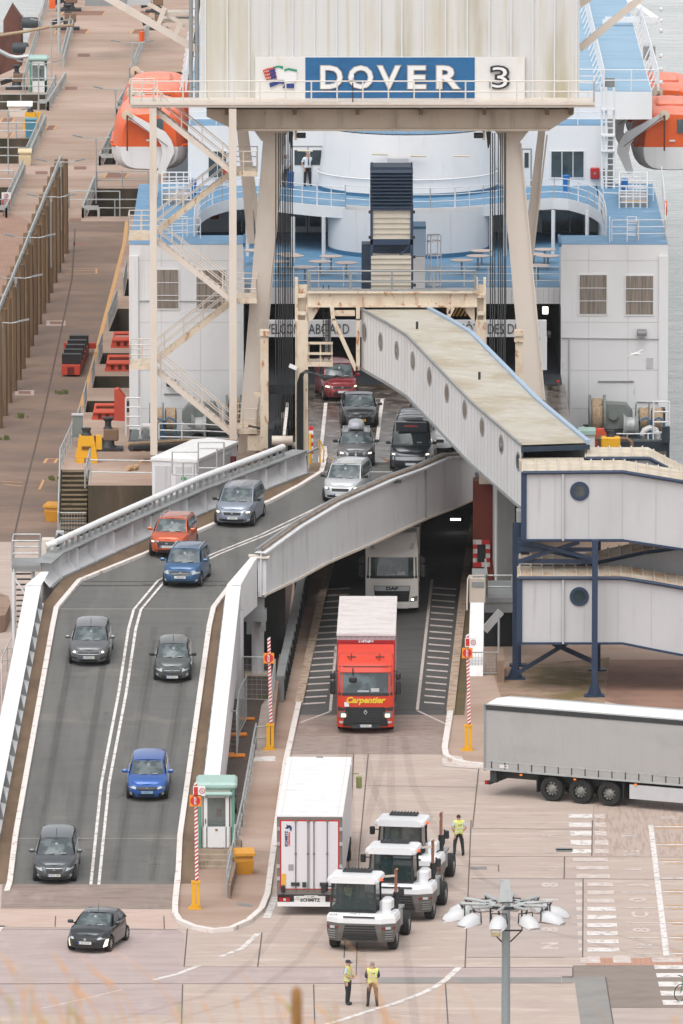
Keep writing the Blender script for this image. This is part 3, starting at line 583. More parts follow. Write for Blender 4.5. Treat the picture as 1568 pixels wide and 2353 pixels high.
struct('platform_markings', pm, [P_white, P_yel, M_galv])
kb2 = MB(); kerb([(742,1066),(746,1058),(744,1034)], .25, .2, lambda x, y: G(x, y, 6.0), mb=kb2); struct('platform_kerb', kb2, P_kerb)
# lower hall walls under the platform / inside the bow door
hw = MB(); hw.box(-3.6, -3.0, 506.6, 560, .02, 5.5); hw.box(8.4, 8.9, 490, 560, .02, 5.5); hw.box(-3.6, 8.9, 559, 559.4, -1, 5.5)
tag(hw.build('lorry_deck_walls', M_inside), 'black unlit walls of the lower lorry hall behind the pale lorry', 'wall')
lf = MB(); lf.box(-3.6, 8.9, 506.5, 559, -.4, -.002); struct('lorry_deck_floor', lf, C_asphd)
for k, x in enumerate((1020, 1045)):
    tag(MB().cbox(V(1046, 1193-k*0, 500+k*9), (.5, .3, .06)).build('ceiling_lamp', mat('tube_light', (235,240,240), 0.3, emit=2.5)), 'small lit lamp %s the dark lorry hall ceiling' % ('on' if k == 0 else 'further in under'), 'lamp', 'lamps in the dark lorry hall')
# right-hand side of the tunnel
ra = MB(); vbox(ra, 1086, 1133, 1105, 1335, 484, 1.2); vbox(ra, 1100, 1136, 1060, 1112, 483, 1.0, 1)
tag(ra.build('guide_tower', [M_redwall, M_creamr]), 'rust red steel guide tower at the right of the tunnel mouth', 'tower')
bg_ = MB(); N = 12; a0, b0 = V(1086, 1240, 483.8), V(1125, 1302, 483.8); wq = (b0.x-a0.x)/4; hq = (a0.z-b0.z)/6
for j in range(6):
    for i in range(4):
        if 0 < i < 3 and 0 < j < 5: continue
        x = a0.x+i*wq; zz = b0.z+j*hq; bg_.box(x, x+wq, 483.78, 483.86, zz, zz+hq, (0 if (i+j) % 2 else 1) if not (i in (1,2)) else (1 if (i+j) % 2 else 0))
bg_.box(a0.x+wq, a0.x+3*wq, 483.86, 483.9, b0.z+hq, b0.z+5*hq, 2)
tag(bg_.build('warning_board', [P_white, M_redsign, M_black]), 'red and white chequered rectangular board at the right of the tunnel', 'sign')
cw = MB(); vbox(cw, 1141, 1182, 960, 1338, 477, 10)
for k in range(15): q = V(1142+k*2.7, 1338, 477); cw.box(q.x, q.x+.03, 476.96, 477, q.z, V(0, 960, 477).z, 1)
vbox(cw, 1136, 1141, 960, 1335, 477.2, 9, 2)
tag(cw.build('clad_tower', [mat('corrugated_cladding', (198,192,182), 0.6, layers=[((176,168,156),(2,2,.3),.45,.7,.6)]), M_greyd, M_wpaint]), 'tall narrow corrugated cladding tower between the tunnel and the blue walkway post', 'tower')
ap = thing('access_platform', 'small grey steel access platform with rails, right of the lorry lane', 'platform', V(1140, 1550, 472))
a = MB(); vbox(a, 1112, 1178, 1372, 1384, 470, 5); vbox(a, 1112, 1178, 1384, 1407, 470.05, .3); a.build('deck', M_greyd, ap)
a = MB(); p, q = V(1118, 1374, 470.1), V(1176, 1374, 470.1); a.rail([p, q], 1.05, .95, .04); a.rail([Ve((p.x,475,p.z)), Ve((p.x,470.1,p.z))], 1.05, 2.2, .04); a.build('handrail', M_galv, ap)
a = MB(); a.beam(V(1112, 1448, 470), V(1150, 1404, 470), .25, .35); a.build('brace', M_grey, ap)
wc = thing('lift_cabinet', 'white sloping steel guide and cabinet at the right of the lorry lane', 'cabinet', V(1092, 1556, 466))
a = MB(); vbox(a, 1078, 1114, 1330, 1385, 468, 1.0); vbox(a, 1085, 1115, 1321, 1332, 468.4, 2, 1); a.build('cabinet', [M_cream, M_greyd], wc)
a = MB(); vbox(a, 1083, 1111, 1337, 1348, 467.95, .04); a.build('vent', M_greyd, wc)
a = MB(); a.prism([V(1080,1384,468), V(1111,1384,468), V(1109,1555,465.6), V(1074,1555,465.6)], (0, .9, 0)); a.build('sloping_plate', M_wpaint, wc)
a = MB(); q = [V(1072,1402,467.5), V(1074,1330,467.8), V(1077,1322,467.9), V(1112,1322,467.9)]; a.tube(q, .035, 6); a.build('pipe', M_cream, wc)
vd = MB(); vbox(vd, 1111, 1190, 1400, 1552, 474, .3); tag(vd.build('void_shade_sheet', M_inside), 'black sheet standing in for shade under the small access platform', 'wall')  # black sheet added to fill the shaded void under the platform
mg = thing('mesh_gate', 'grey mesh gate panel in front of the white sloping guide', 'gate', G(1110, 1550))
a = MB(); a.tube([G(1077,1551), G(1077,1551)+Ve((0,0,1.05)), G(1145,1551)+Ve((0,0,1.05)), G(1145,1551)+Ve((0,0,.1)), G(1077,1551)+Ve((0,0,.1))], .035, 6); a.tube([G(1145,1551), G(1145,1551)+Ve((0,0,2.7))], .05, 6); a.build('frame', M_galv, mg)
def meshpanel(mb, p, q, h, s=.14, r=.008, z0=.1):
    L = (q-p).length; d = (q-p)/L
    for k in range(1, int(L/s)): mb.beam(p+d*k*s+Ve((0,0,z0)), p+d*k*s+Ve((0,0,h)), r*1.6, r*1.6, up=(0,1,0))
    for k in range(1, int((h-z0)/s)): mb.beam(p+Ve((0,0,z0+k*s)), q+Ve((0,0,z0+k*s)), r*1.6, r*1.6)
    return mb
meshpanel(MB(), G(1077,1551), G(1145,1551), 1.05).build('mesh', M_galv, mg)
tag(MB().box(G(1141,1560).x, G(1157,1560).x, G(0,1568).y, G(0,1548).y+1, .01, 1.0).build('concrete_block', C_wall), 'concrete block beside the mesh gate by the mossy ground', 'block')
# ---- portal frame carrying the gangway
pt = thing('portal_frame', 'rusty cream steel portal frame carrying the top end of the passenger gangway', 'portal frame', V(692, 1046, 495))
a = MB(); vbox(a, 706, 1095, 673, 703, 495, .7); 
for x in (722, 760, 800, 820, 832, 868, 905, 918, 950, 1000, 1022, 1030, 1060): vbox(a, x, x+3, 671, 706, 494.93, .8)
vbox(a, 706, 1095, 670, 674, 494.8, 1.1); vbox(a, 706, 1095, 702, 706, 494.8, 1.1); a.build('crossbeam', M_creamr, pt)
for (x0, x1, yb) in [(679,706,1046),(1092,1116,800)]:
    a = MB(); vbox(a, x0, x1, 735, yb, 495, .7); vbox(a, x0-2, x0+5, 640, 738, 495.1, .6); vbox(a, x1-6, x1, 640 if x0 > 900 else 700, 738, 495.1, .6); vbox(a, x0, x1, 655, 735, 495.3, .3); vbox(a, x0+4, x1-4, 676, 684, 494.9, .3); vbox(a, x0+4, x1-4, 716, 724, 494.9, .3)
    vbox(a, x0-1, x0+1, 740, yb, 494.93, .9); vbox(a, x1-1, x1+1, 740, yb, 494.93, .9); a.build('column', M_creamr, pt)
a = MB()
for pts in [[(706,705),(735,705),(716,737),(708,737)], [(1095,705),(1062,705),(1085,737),(1094,737)]]: MB().prism([V(x, y, 495.1) for x, y in pts], (0,.4,0)).build('gusset', M_creamr, pt)
for (p, q) in [((765,732),(818,850)), ((822,732),(822,850)), ((1040,706),(1020,745)), ((762,705),(765,735)), ((822,705),(822,735)), ((1030,706),(1030,720))]:
    a = MB(); a.beam(V(*p, 494.6), V(*q, 494.6), .19, .19, up=(0,1,0)); a.build('hanger', M_creamr, pt)
MB().beam(V(768,719,494.8), V(815,719,494.8), .2, .26).build('tie', M_creamr, pt); MB().beam(V(1000,733,496), V(1035,733,496), .2, .2).build('tie', M_creamr, pt)
a = MB(); a.rail([V(708,671,495.1), V(1092,671,495.1)], 1.02, 2.0, .045); a.rail([V(712,671,496.0), V(1090,671,496.0)], 1.02, 2.0, .035); a.beam(V(706,667,495), V(1095,667,495), .1, .14); a.build('handrail', M_greyd, pt)
a = MB()
for k in range(9): y = 706+k*13; a.beam(V(742,y,495.8), V(755,y,495.8), .03, .03)
a.beam(V(742,655,495.8), V(742,830,495.8), .05, .05, up=(0,1,0)); a.beam(V(755,655,495.8), V(755,830,495.8), .05, .05, up=(0,1,0)); a.build('ladder', M_darkm, pt)
a = MB(); vbox(a, 746, 760, 735, 815, 495.9, .05); a.build('cable_tray', M_greyd, pt)
a = MB()
for y in (788, 812, 835): vbox(a, 707, 764, y-2, y+3, 495, .15)
for x in (707, 734, 760): vbox(a, x, x+3.5, 788, 838, 495.2, .12)
vbox(a, 707, 764, 833, 842, 494.9, 1.4); a.build('service_cage', M_creamr, pt)
a = MB(); 
for k in range(5): a.tube([V(683+k*3, 1046, 494.7), V(683+k*3, 880-k*4, 494.7), V(690+k*3, 858-k*2, 494.6), V(706+k*4, 856, 494.5), V(745, 862+k*3, 494.5), V(790-k*4, 866-k, 494.4)], .035, 6)
a.build('hydraulic_hoses', M_black, pt)
a = MB(); p = V(673, 843, 494.8); a.cbox(p, (.4,.3,.16), rot=Mx.Rotation(.4,3,'Y')); a.build('floodlight', M_wpaint, pt)
# ---- passenger gangway
gw = thing('passenger_gangway', 'long enclosed pale grey gangway with round portholes and a lichen-stained ribbed roof', 'gangway', Ve((8, 466, 6)))
nA = Ve((8.08, 465, 0)); nB = Ve((.96, 495, 0)); nd = (nB-nA).normalized(); pn = Ve((nd.y, -nd.x, 0))      # pn points to the right side
tl = [(1197,1026),(1085,930),(935,775),(890,747),(830,714)]; bl2 = [(1197,1166),(1085,1047),(939,917.6),(890,888),(830,860)]
TL = [VPl(x, y, nA, nB) for x, y in tl]; BL = [VPl(x, y, nA, nB) for x, y in bl2]; W_ = 3.05
for k in range(len(TL)): BL[k] = Ve((TL[k].x, TL[k].y, TL[k].z-2.78))
def gside(mb, off, t0=0, t1=0): return [p+pn*off+Ve((0,0,t0)) for p in TL], [p+pn*off+Ve((0,0,t1)) for p in BL]
a = MB(); u, l = gside(a, 0); a.strip(u, l); u2, l2 = gside(a, .08); a.strip(l2, u2); a.build('side_wall', mat('gangway_cladding_lit', (232,231,231), .5, layers=[((218,216,214),(.4,.4,.2),.4,.7,.6),((196,184,170),(1.8,1.8,.14),.58,.76,.45)]), gw)  # viewer-facing side in a brighter cladding copy, light put into its colour
a = MB(); u, l = gside(a, W_); a.strip(l, u); a.build('side_wall', M_clad, gw)
a = MB(); u, l = gside(a, .0); u3, l3 = gside(a, W_); a.strip(l3, l); a.build('floor', M_greyd, gw)
M_gwroof = mat('gangway_roof', (202,196,184), 0.85, layers=[((180,166,140),(.35,.5,.5),.40,.66,.7),((222,216,204),(1.2,2.4,1),.50,.72,.55),((160,138,102),(3,6,4),.60,.75,.45)])
a = MB(); K = 130
rp = []
for (p, d) in along([q+Ve((0,0,.02)) for q in TL], .235): rp.append((p, d))
for k in range(len(rp)-1):
    p, q = rp[k][0], rp[k+1][0]; m1 = p.lerp(q, .62); z1 = Ve((0,0,.06)); z0 = Ve((0,0,0))
    lo = -.06; hi = W_+.06
    a.poly([p+pn*lo+z1, m1+pn*lo+z1, m1+pn*hi+z1, p+pn*hi+z1][::-1]); a.poly([m1+pn*lo+z1, m1+pn*lo+z0, m1+pn*hi+z0, m1+pn*hi+z1][::-1]); a.poly([m1+pn*lo, q+pn*lo, q+pn*hi, m1+pn*hi][::-1]); a.poly([q+pn*lo, q+pn*lo+z1, q+pn*hi+z1, q+pn*hi][::-1])
a.build('roof', M_gwroof, gw)
a = MB(); u, l = gside(a, -.03, .1, 0); 
for q, r2 in zip(u, u[1:]): a.beam(q, r2, .1, .12, 0)
u, l = gside(a, W_+.05, .12, 0)
for q, r2 in zip(u, u[1:]): a.beam(q, r2, .2, .16, 1)
u, l = gside(a, -.03, 0, 0)
for q, r2 in zip(l, l[1:]): a.beam(q, r2, .08, .12, 0)
a.build('edge_trim', [M_greyd, mat('pale_blue_trim', (166,186,206), 0.5)], gw)
a = MB()
for p, d in along(TL, .62):
    zb = 2.76; a.box(p.x-.012, p.x+.012, p.y-.01, p.y+.01, p.z-zb, p.z-.08)
o = a.build('panel_joints', mat('joint_grey', (182,182,184), 0.6), gw)
for i, (x, y) in enumerate([(837,763),(874,785),(911,805),(948,829),(986,865),(1026,903),(1067,941),(1107,981),(1151,1021),(1190,1060)]):
    c = VPl(x, y, nA, nB); Mq = Mx((nd, Ve((0,0,1)), nd.cross(Ve((0,0,1))))).transposed()
    a = MB(); a.lathe([(.31,-.01),(.46,-.01),(.46,.05),(.31,.05),(.31,-.01)], c, 20, 0, Mq); r1 = a.build('porthole', M_greyd, gw)
    b = MB(); b.lathe([(0.001,.015),(.33,.015)], c, 20, 0, Mq); b.lathe([(0.001,-.015),(.33,-.015)], c, 20, 0, Mq); b.build('pane', M_glass, r1)
a = MB(); e0 = TL[0]; a.prism([e0+pn*-.02-nd*.02, e0+pn*(W_+.1)-nd*.02, e0+pn*(W_+.1)-nd*.02+Ve((0,0,-.22)), e0+pn*-.02-nd*.02+Ve((0,0,-.22))], -nd*.12); a.build('end_fascia', M_navyd, gw)
a = MB(); 
for x, y in [(948,812),(1091,928)]: a.tube([VPl(x, y-56, nA, nB)+pn*.2, VPl(x, y-56, nA, nB)+pn*.2+Ve((0,0,.35))], .06, 8)
a.build('roof_vent', M_darkm, gw)
# ---- louvred dark blue lift shaft
lt = thing('lift_shaft', 'tall dark blue louvred shaft with beige ribbed panels, standing behind the portal frame', 'lift shaft', V(900, 672, 498))
a = MB(); vbox(a, 850, 948, 384, 478, 498.2, 1.9)
for k in range(11): y = 390+k*8; q = [V(851,y,498.2), V(947,y,498.2)]; a.prism([q[0], q[0]-Ve((0,0,.13)), q[0]-Ve((0,.16,.13))], (q[1].x-q[0].x, 0, 0))
a.build('louvres', M_navyd, lt)
for (x0, x1, y0, y1, yy) in [(856,942,482,549,498.25), (852,944,588,668,498.1)]:
    a = MB(); vbox(a, x0, x1, y0, y1, yy, 1.8)
    n_ = int((y1-y0)/13)
    for k in range(n_+1): y = y0+4+k*(y1-y0-6)/max(1,n_); vbox(a, x0, x1, y, y+2.2, yy-.06, .1)
    a.build('panel', mat('beige_panel', (204,196,182), 0.6, layers=[((182,172,158),(1,1,1),.45,.7,.6)]), lt)
a = MB(); vbox(a, 850, 856, 470, 668, 498.15, .3); vbox(a, 942, 949, 470, 668, 498.15, .3); vbox(a, 850, 949, 550, 562, 498.15, .3); vbox(a, 856, 943, 562, 588, 499.2, .2); a.beam(V(918,585,498.4), V(940,566,498.4), .1, .1); vbox(a, 850, 949, 476, 483, 498.1, .3)
for x in (854, 945): a.tube([V(x,384,498.4), V(x,372,498.4)], .03, 5)
a.build('frame', M_navy, lt)
a = MB(); vbox(a, 830, 851, 561, 668, 499, 1.2); a.build('side_box', M_navyd, lt)
for (y, x) in [(487,849),(545,849),(487,950),(545,950),(590,951),(655,952)]:
    a = MB(); a.cbox(V(x, y, 498.2), (.12,.12,.14)); a.build('hinge', M_black, lt)
# ================================================================== GANTRY, STAIR TOWER, WALKWAY BUILDINGS
gy = thing('lift_gantry', 'tall cream gantry tower straddling the berth, its stained housing carrying the berth sign', 'gantry tower', V(784, 1059, 515))
M_tower = mat('tower_cladding', (218,217,215), 0.6, layers=[((204,196,176),(.35,.3,.05),.47,.62,.75),((166,154,108),(.28,.3,.035),.52,.68,.7),((196,184,148),(2.4,1,.04),.52,.7,.7),((232,232,234),(1.2,1,.05),.55,.75,.5),((176,164,120),(7,1,.10),.58,.75,.35)])
a = MB(); zt = 33.0; pL, pR = V(460, 232, 513), V(1330, 232, 513)
a.box(pL.x, pR.x, 513, 521, pL.z-.05, zt); a.build('housing', M_tower, gy)
a = MB()
for k in range(18): x = pL.x+.25+k*(pR.x-pL.x-.4)/17; a.box(x-.035, x+.035, 512.94, 513, pL.z+.02, zt-.1)
o = a.build('cladding_seam', mat('seam_white', (226,228,230), 0.5), gy)
a = MB(); vbox(a, 300, 1366, 235, 241, 510.9, 2.2); vbox(a, 300, 1366, 241, 247, 511, .3)
a.build('gallery_deck', M_cream, gy)
a = MB(); q0, q1 = V(302, 234, 511), V(1364, 234, 511); a.rail([q0, q1], 1.02, 1.27, .035); a.rail([V(1364,234,511), V(1364,225,513)], 1.02, 1.2, .035)
a.build('gallery_rail', mat('cream_rail', (232,224,214), 0.5), gy)
a = MB(); pts = [(474,257),(474,251),(1318,251),(1318,262),(1262,299),(540,299),(474,268)]; a.prism([V(x, y, 512.2) for x, y in pts], (0, .9, 0))
for x in (602, 641, 780, 905, 1092, 1132, 1175, 1232): vbox(a, x, x+3, 253, 299, 512.1, .2)
vbox(a, 540, 1262, 296, 301, 511.9, 1.4); vbox(a, 474, 1318, 246, 251, 512.4, .8, 1)
a.build('main_beam', [mat('beam_tan', (192,176,158), 0.6, layers=[((172,154,136),(.8,.8,.3),.45,.7,.7),((132,88,58),(4,4,2),.66,.76,.8)]), mat('under_brown', (104,84,70), 0.8)], gy)
a = MB()
for x in (520, 676, 820, 966, 1112, 1256, 1310): vbox(a, x-4, x+5, 247, 264, 511.6, .7)
a.build('gallery_bracket', mat('bracket_brown', (120,98,80), 0.8), gy)
def leg(mb, p0, p1, p2, p3, Y, dep=.9): mb.prism([V(*p, Y) for p in (p0, p1, p2, p3)], (0, dep, 0))
a = MB(); leg(a, (604,318), (655,318), (591,1040), (545,1040), 513.5); leg(a, (584,301), (664,301), (643,324), (600,324), 513.45, .7); a.beam(V(652,330,513.4), V(583,1010,513.4), .07, .12, up=(0,1,0)); a.build('leg', M_cream, gy)
a = MB(); leg(a, (1146,318), (1194,318), (1260,1040), (1212,1040), 513.5); leg(a, (1136,301), (1214,301), (1196,324), (1154,324), 513.45, .7); a.beam(V(1196,330,513.4), V(1259,1010,513.4), .07, .12, up=(0,1,0)); a.build('leg', M_cream, gy)
a = MB(); leg(a, (544,301), (570,301), (585,560), (568,560), 519.5, .5); leg(a, (563,301),(570,301),(600,530),(590,560), 519.3, .2); a.build('rear_leg', M_cream, gy)
a = MB(); leg(a, (1236,301), (1252,301), (1220,640), (1205,560), 519.5, .5); a.beam(V(1256,310,519.3), V(1222,600,519.3), .08, .08, up=(0,1,0)); a.build('rear_leg', M_cream, gy)
for pts in [((238,-10),(460,118)), ((350,-70),(460,-10)), ((1330,112),(1500,-28)), ((1330,10),(1365,-12))]:
    a = MB(); a.beam(V(*pts[0], 516), V(*pts[1], 516), .34, .34, up=(0,1,0)); a.build('diagonal_brace', M_cream, gy)
a = MB(); a.beam(V(378,18,516), V(364,55,516), .24, .24, up=(0,1,0)); a.beam(V(416,52,516), V(402,78,516), .24, .24, up=(0,1,0)); vbox(a, 374, 448, 44, 52, 516.4, 1.5); vbox(a, 384, 440, 28, 34, 516.5, 1.2); a.beam(V(340,8,516.3), V(448,72,516.3), .2, .2, up=(0,1,0)); a.build('lattice', M_cream, gy)
a = MB()
for x in (438, 452): a.tube([V(x, 235, 513.2), V(x, -30, 513.2)], .1, 8)
for y in (20,55,95,130,165,200): a.beam(V(438,y,513.2), V(452,y,513.2), .05, .05)
a.build('drain_pipe', M_greyd, gy)
for (x0, x1, y0, y1) in [(598,616,762,1030),(1183,1201,762,1000)]:
    a = MB(); vbox(a, x0, x1, y0, y1, 509, .5); vbox(a, x0-2, x1+2, y0-2, y0+10, 508.9, .7); vbox(a, x0-14, x1-3, 903, 912, 509.2, .3) if x0 < 700 else vbox(a, x0-2, x1+2, 780, 786, 508.9, .7); a.build('guide_column', M_creamr, gy)
a = MB(); vbox(a, 586, 660, 960, 1046, 513, 2, 1); vbox(a, 568, 604, 1000, 1035, 511.5, 2, 1); a.tube([V(570,978,511.2), V(600,984,511.2), V(604,1010,511.2)], .06, 6, 2)
a.build('machinery', [M_greyd, M_creamr, M_darkm], gy)
# lifting ropes and sheaves
for side, xs, yb, gl in [('left', [633,639,643,648,652,655,659,663,667,671], 985, 'bundle of dark lifting ropes hanging at the left gantry leg'), ('right', [1126,1131,1136,1144,1149,1153,1158,1161], 870, 'bundle of dark lifting ropes hanging at the right gantry leg')]:
    t = thing('lifting_ropes', gl, 'ropes', V(xs[0], yb, 511)); 
    for k, x in enumerate(xs):
        dx = -18*(1-k/9) if (side == 'left' and k < 3) else 0
        xb = x+dx+14 if side == 'left' and k < 3 else x-4*(k % 2)
        a = MB(); a.tube([V(x, 305, 511.5+.15*(k % 3)), V(x, 700, 511.5+.1*(k % 3)), V(x-5+(5 if side == 'left' else 3), yb, 510.5)], .028, 5); a.build('rope', M_black, t)
sh = thing('sheave_block', 'bank of black pulley sheaves on a pale drum at the foot of the left ropes', 'pulley block', V(650, 1026, 507))
for k in range(9):
    a = MB(); a.lathe([(.05,-.035),(.42,-.035),(.46,0),(.42,.035),(.05,.035)], V(629+k*4.6, 988+(k % 2)*8, 507), 14, 0, RY90); a.build('sheave', M_black, sh)
a = MB(); a.tube([V(624,1012,506.4), V(672,1012,506.4)], .24, 12); a.build('drum', M_cream, sh)
a = MB(); a.tube([V(672,1022,506.2), V(700,1028,506.2)], .16, 10); a.build('hydraulic_ram', M_greyd, sh)
hk = []
for (x, s) in [(668, 1), (1122, -1)]:
    t = thing('hoist_unit', 'small dark hoist under the %s end of the gantry beam' % ('left' if s > 0 else 'right'), 'hoist', V(x+s*10, 315, 512.3))
    a = MB(); a.tube([V(x+s*12,311,512.4), V(x+s*34,311,512.4)], .14, 8); a.build('motor', M_darkm, t); a = MB(); vbox(a, min(x+s*8,x+s*14), max(x+s*8,x+s*14), 302, 322, 512.3, .3); a.build('bracket', M_creamr, t); a = MB(); a.tube([V(x,302,512.3), V(x,325,512.3), V(x+s,340,512.3)], .13, 8, r2=.03); a.build('hook_block', M_black, t)
# ---- berth sign
sg = thing('berth_sign', 'long gantry sign reading DOVER on blue, with a flag emblem and a 3', 'sign', V(895, 226, 512.7))
a = MB(); vbox(a, 586, 1205, 131, 226, 512.75, .2); a.build('panel', mat('sign_white', (232,230,226), 0.4, layers=[((216,206,180),(1,1,.6),.55,.75,.5)]), sg)
a = MB(); vbox(a, 701, 1090, 132, 225, 512.72, .06); a.build('blue_field', mat('sign_blue', (34,104,156), 0.4, layers=[((26,92,142),(.35,1,1),.45,.6,.8)]), sg)
M_ledge = mat('letter_edge', (176,166,156), 0.5)
for (ch, x0, x1) in [('D',737,786),('O',796,852),('V',862,919),('E',926,970),('R',978,1029)]:
    pass
s_ = V(0,150,512.7).z - V(0,205,512.7).z
for (ch, x0, x1) in [('D',734,788),('O',798,858),('V',864,922),('E',934,980),('R',996,1060)]:
    x0 = x0 if ch != 'R' else 1000
    xc = (x0+x1)/2; c = V(xc, 177.5, 512.66); wid = V(x1,0,512.7).x - V(x0,0,512.7).x
    vs, fs = text_mb(ch, 1.0, .03, .045); xs_ = [p.x for p in vs]; ys_ = [p.y for p in vs]
    for (gr, mm, yo) in ((1.0, M_ledge, 0), (.90, M_wpaint, -.05)):
        a = MB(); cx = (min(xs_)+max(xs_))/2; cy = (min(ys_)+max(ys_))/2
        if gr < 1: vs2, fs2 = text_mb(ch, 1.0, .03, .018)
        else: vs2, fs2 = vs, fs
        kx = wid/(max(xs_)-min(xs_)); kz = s_*1.02/(max(ys_)-min(ys_))
        a.add([c + Ve(((p.x-cx)*kx, yo-p.z, (p.y-cy)*kz)) for p in vs2], fs2)
        o = a.build('letter' if gr == 1 else 'letter_face', mm, sg)
vs, fs = text_mb('3', 1.0, .03, .05); vs2, fs2 = text_mb('3', 1.0, .03, -.008)
xs_ = [p.x for p in vs]; ys_ = [p.y for p in vs]; cx = (min(xs_)+max(xs_))/2; cy = (min(ys_)+max(ys_))/2; c = V(1147.5, 177.5, 512.66)
kx = (V(1171,0,512.7).x-V(1124,0,512.7).x)/(max(xs_)-min(xs_)); kz = s_/(max(ys_)-min(ys_))
a = MB(); a.add([c+Ve(((p.x-cx)*kx, -p.z, (p.y-cy)*kz)) for p in vs], fs); a.build('numeral', mat('numeral_black', (50,52,56), 0.5), sg)
a = MB(); a.add([c+Ve(((p.x-cx)*kx, -.06-p.z, (p.y-cy)*kz)) for p in vs2], fs2); a.build('numeral_face', M_wpaint, sg)
def wavy(pts_t, pts_b, Y, mb, m=0):
    A = [V(x, y, Y) for x, y in pts_t]; B = [V(x, y, Y) for x, y in pts_b]; mb.strip(B, A, m); return mb
e = MB(); wavy([(627,154),(638,151),(650,152),(653,158),(660,156),(682,160)], [(632,182),(640,184),(652,183),(654,192),(665,192),(680,188)], 512.7, e, 0)
wavy([(627,154),(638,150.5),(650,152)], [(628,157.5),(638,154.5),(650,159)], 512.66, e, 1); wavy([(652.5,159),(662,156),(682,160)], [(652.5,164),(662,161),(681,165)], 512.66, e, 1)
wavy([(618,191),(628,188),(640,184),(652,184)], [(620,201),(632,196),(642,192),(652,193)], 512.66, e, 2); wavy([(654,193),(664,192),(676,193)], [(648,203),(660,202),(675,203)], 512.64, e, 2)
wavy([(603,161),(615,157),(629,154)], [(612,185),(622,181),(636,180)], 512.66, e, 3)
for i in range(3):
    for j in range(2):
        x, y = 607+i*9+j*2, 165+j*0+i*0
for k in range(3):
    yb = 163+k*7.5; e.poly([V(617+k*1.3,yb-1.5,512.62), V(617+k*1.3,yb+3.5,512.62), V(630+k*1.6,yb+2,512.62), V(633+k*1,yb-5.5,512.62)], 2)
    for s in range(3): x = 607+k*2+s*4; e.poly([V(x,yb+1-s*.8,512.61), V(x,yb+3.5-s*.8,512.61), V(x+2.6,yb+2.5-s*.8,512.61), V(x+2.6,yb-.5-s*.8,512.61)], 4)
e.build('flag_emblem', [M_wpaint, mat('flag_green', (44,150,112), 0.5), mat('flag_blue', (34,60,132), 0.5), mat('flag_red', (206,70,64), 0.5), mat('flag_gold', (226,196,170), 0.5)], sg)
cc = thing('security_camera', 'small white camera on a thin pole in front of the letter O', 'camera', V(810, 236, 511)); a = MB(); a.tube([V(810,236,511), V(810,190,511)], .03, 6); a.build('pole', M_darkm, cc); a = MB(); a.cbox(V(807,179,510.9), (.2,.4,.3), rot=Mx.Rotation(.3,3,'Y'), bev=.05); a.build('housing', M_wpaint, cc)
# ---- zigzag stair tower at the left
stt = thing('stair_tower', 'open zigzag steel stair tower in rusty cream, left of the gantry', 'stair tower', V(440, 1045, 512))
for x, y0, y1, w2 in [(352,248,1045,7),(534.5,250,1010,8)]:
    a = MB(); vbox(a, x-w2, x+w2, y0, y1, 511, .32); a.build('post', M_cream, stt)
def flight(x0, y0, x1, y1, Y, rust=False):
    m = M_creamr if rust else M_cream; a = MB(); p, q = V(x0, y0, Y), V(x1, y1, Y)
    for dy in (0, .9): a.beam(p+Ve((0,dy,0)), q+Ve((0,dy,0)), .07, .25, up=(0,0,1))
    n = 15
    for k in range(1, n): c = p.lerp(q, k/n); a.box(c.x-.14, c.x+.14, Y, Y+.9, c.z+.04, c.z+.08)
    f = a.build('stair_flight', m, stt)
    b = MB()
    for dy in (0, .9):
        P = [p+Ve((0,dy,0)), q+Ve((0,dy,0))]; b.tube([v+Ve((0,0,1.0)) for v in P], .028, 5); b.tube([v+Ve((0,0,.55)) for v in P], .028, 5)
        for k in range(4): c = P[0].lerp(P[1], (k+.4)/3.9); b.tube([c, c+Ve((0,0,1.0))], .03, 5)
    b.build('handrail', M_cream, f); return f
def landing(x0, x1, y, Y, rails=True):
    a = MB(); vbox(a, x0, x1, y, y+11, Y-.1, 2.3); f = a.build('landing', M_creamr, stt)
    b = MB(); p0, p1, q0, q1 = V(x0, y, Y-.05), V(x1, y, Y-.05), V(x0, y, Y-.05)+Ve((0,2.1,0)), V(x1, y, Y-.05)+Ve((0,2.1,0))
    end = [p0, q0] if x0 < 400 else [p1, q1]
    b.rail([p0, p1], 1.0, .6, .028); b.rail(end, 1.0, .9, .028); b.rail([q0, q1], 1.0, .6, .028); b.build('landing_rail', M_cream, f)
for (x0, x1, y, Y) in [(297,352,238,511.5),(527,590,394,511.5),(295,352,541,511.5),(527,590,686,511.5),(298,352,838,511.5),(527,590,986,511.5)]: landing(x0, x1, y, Y)
for (a0, b0, a1, b1, Y, r) in [(350,249,535,398,511.4,False),(528,400,352,540,512.8,True),(350,548,535,693,511.4,False),(528,697,355,832,512.8,True),(350,845,535,1000,511.4,False)]: flight(a0, b0, a1, b1, Y, r)
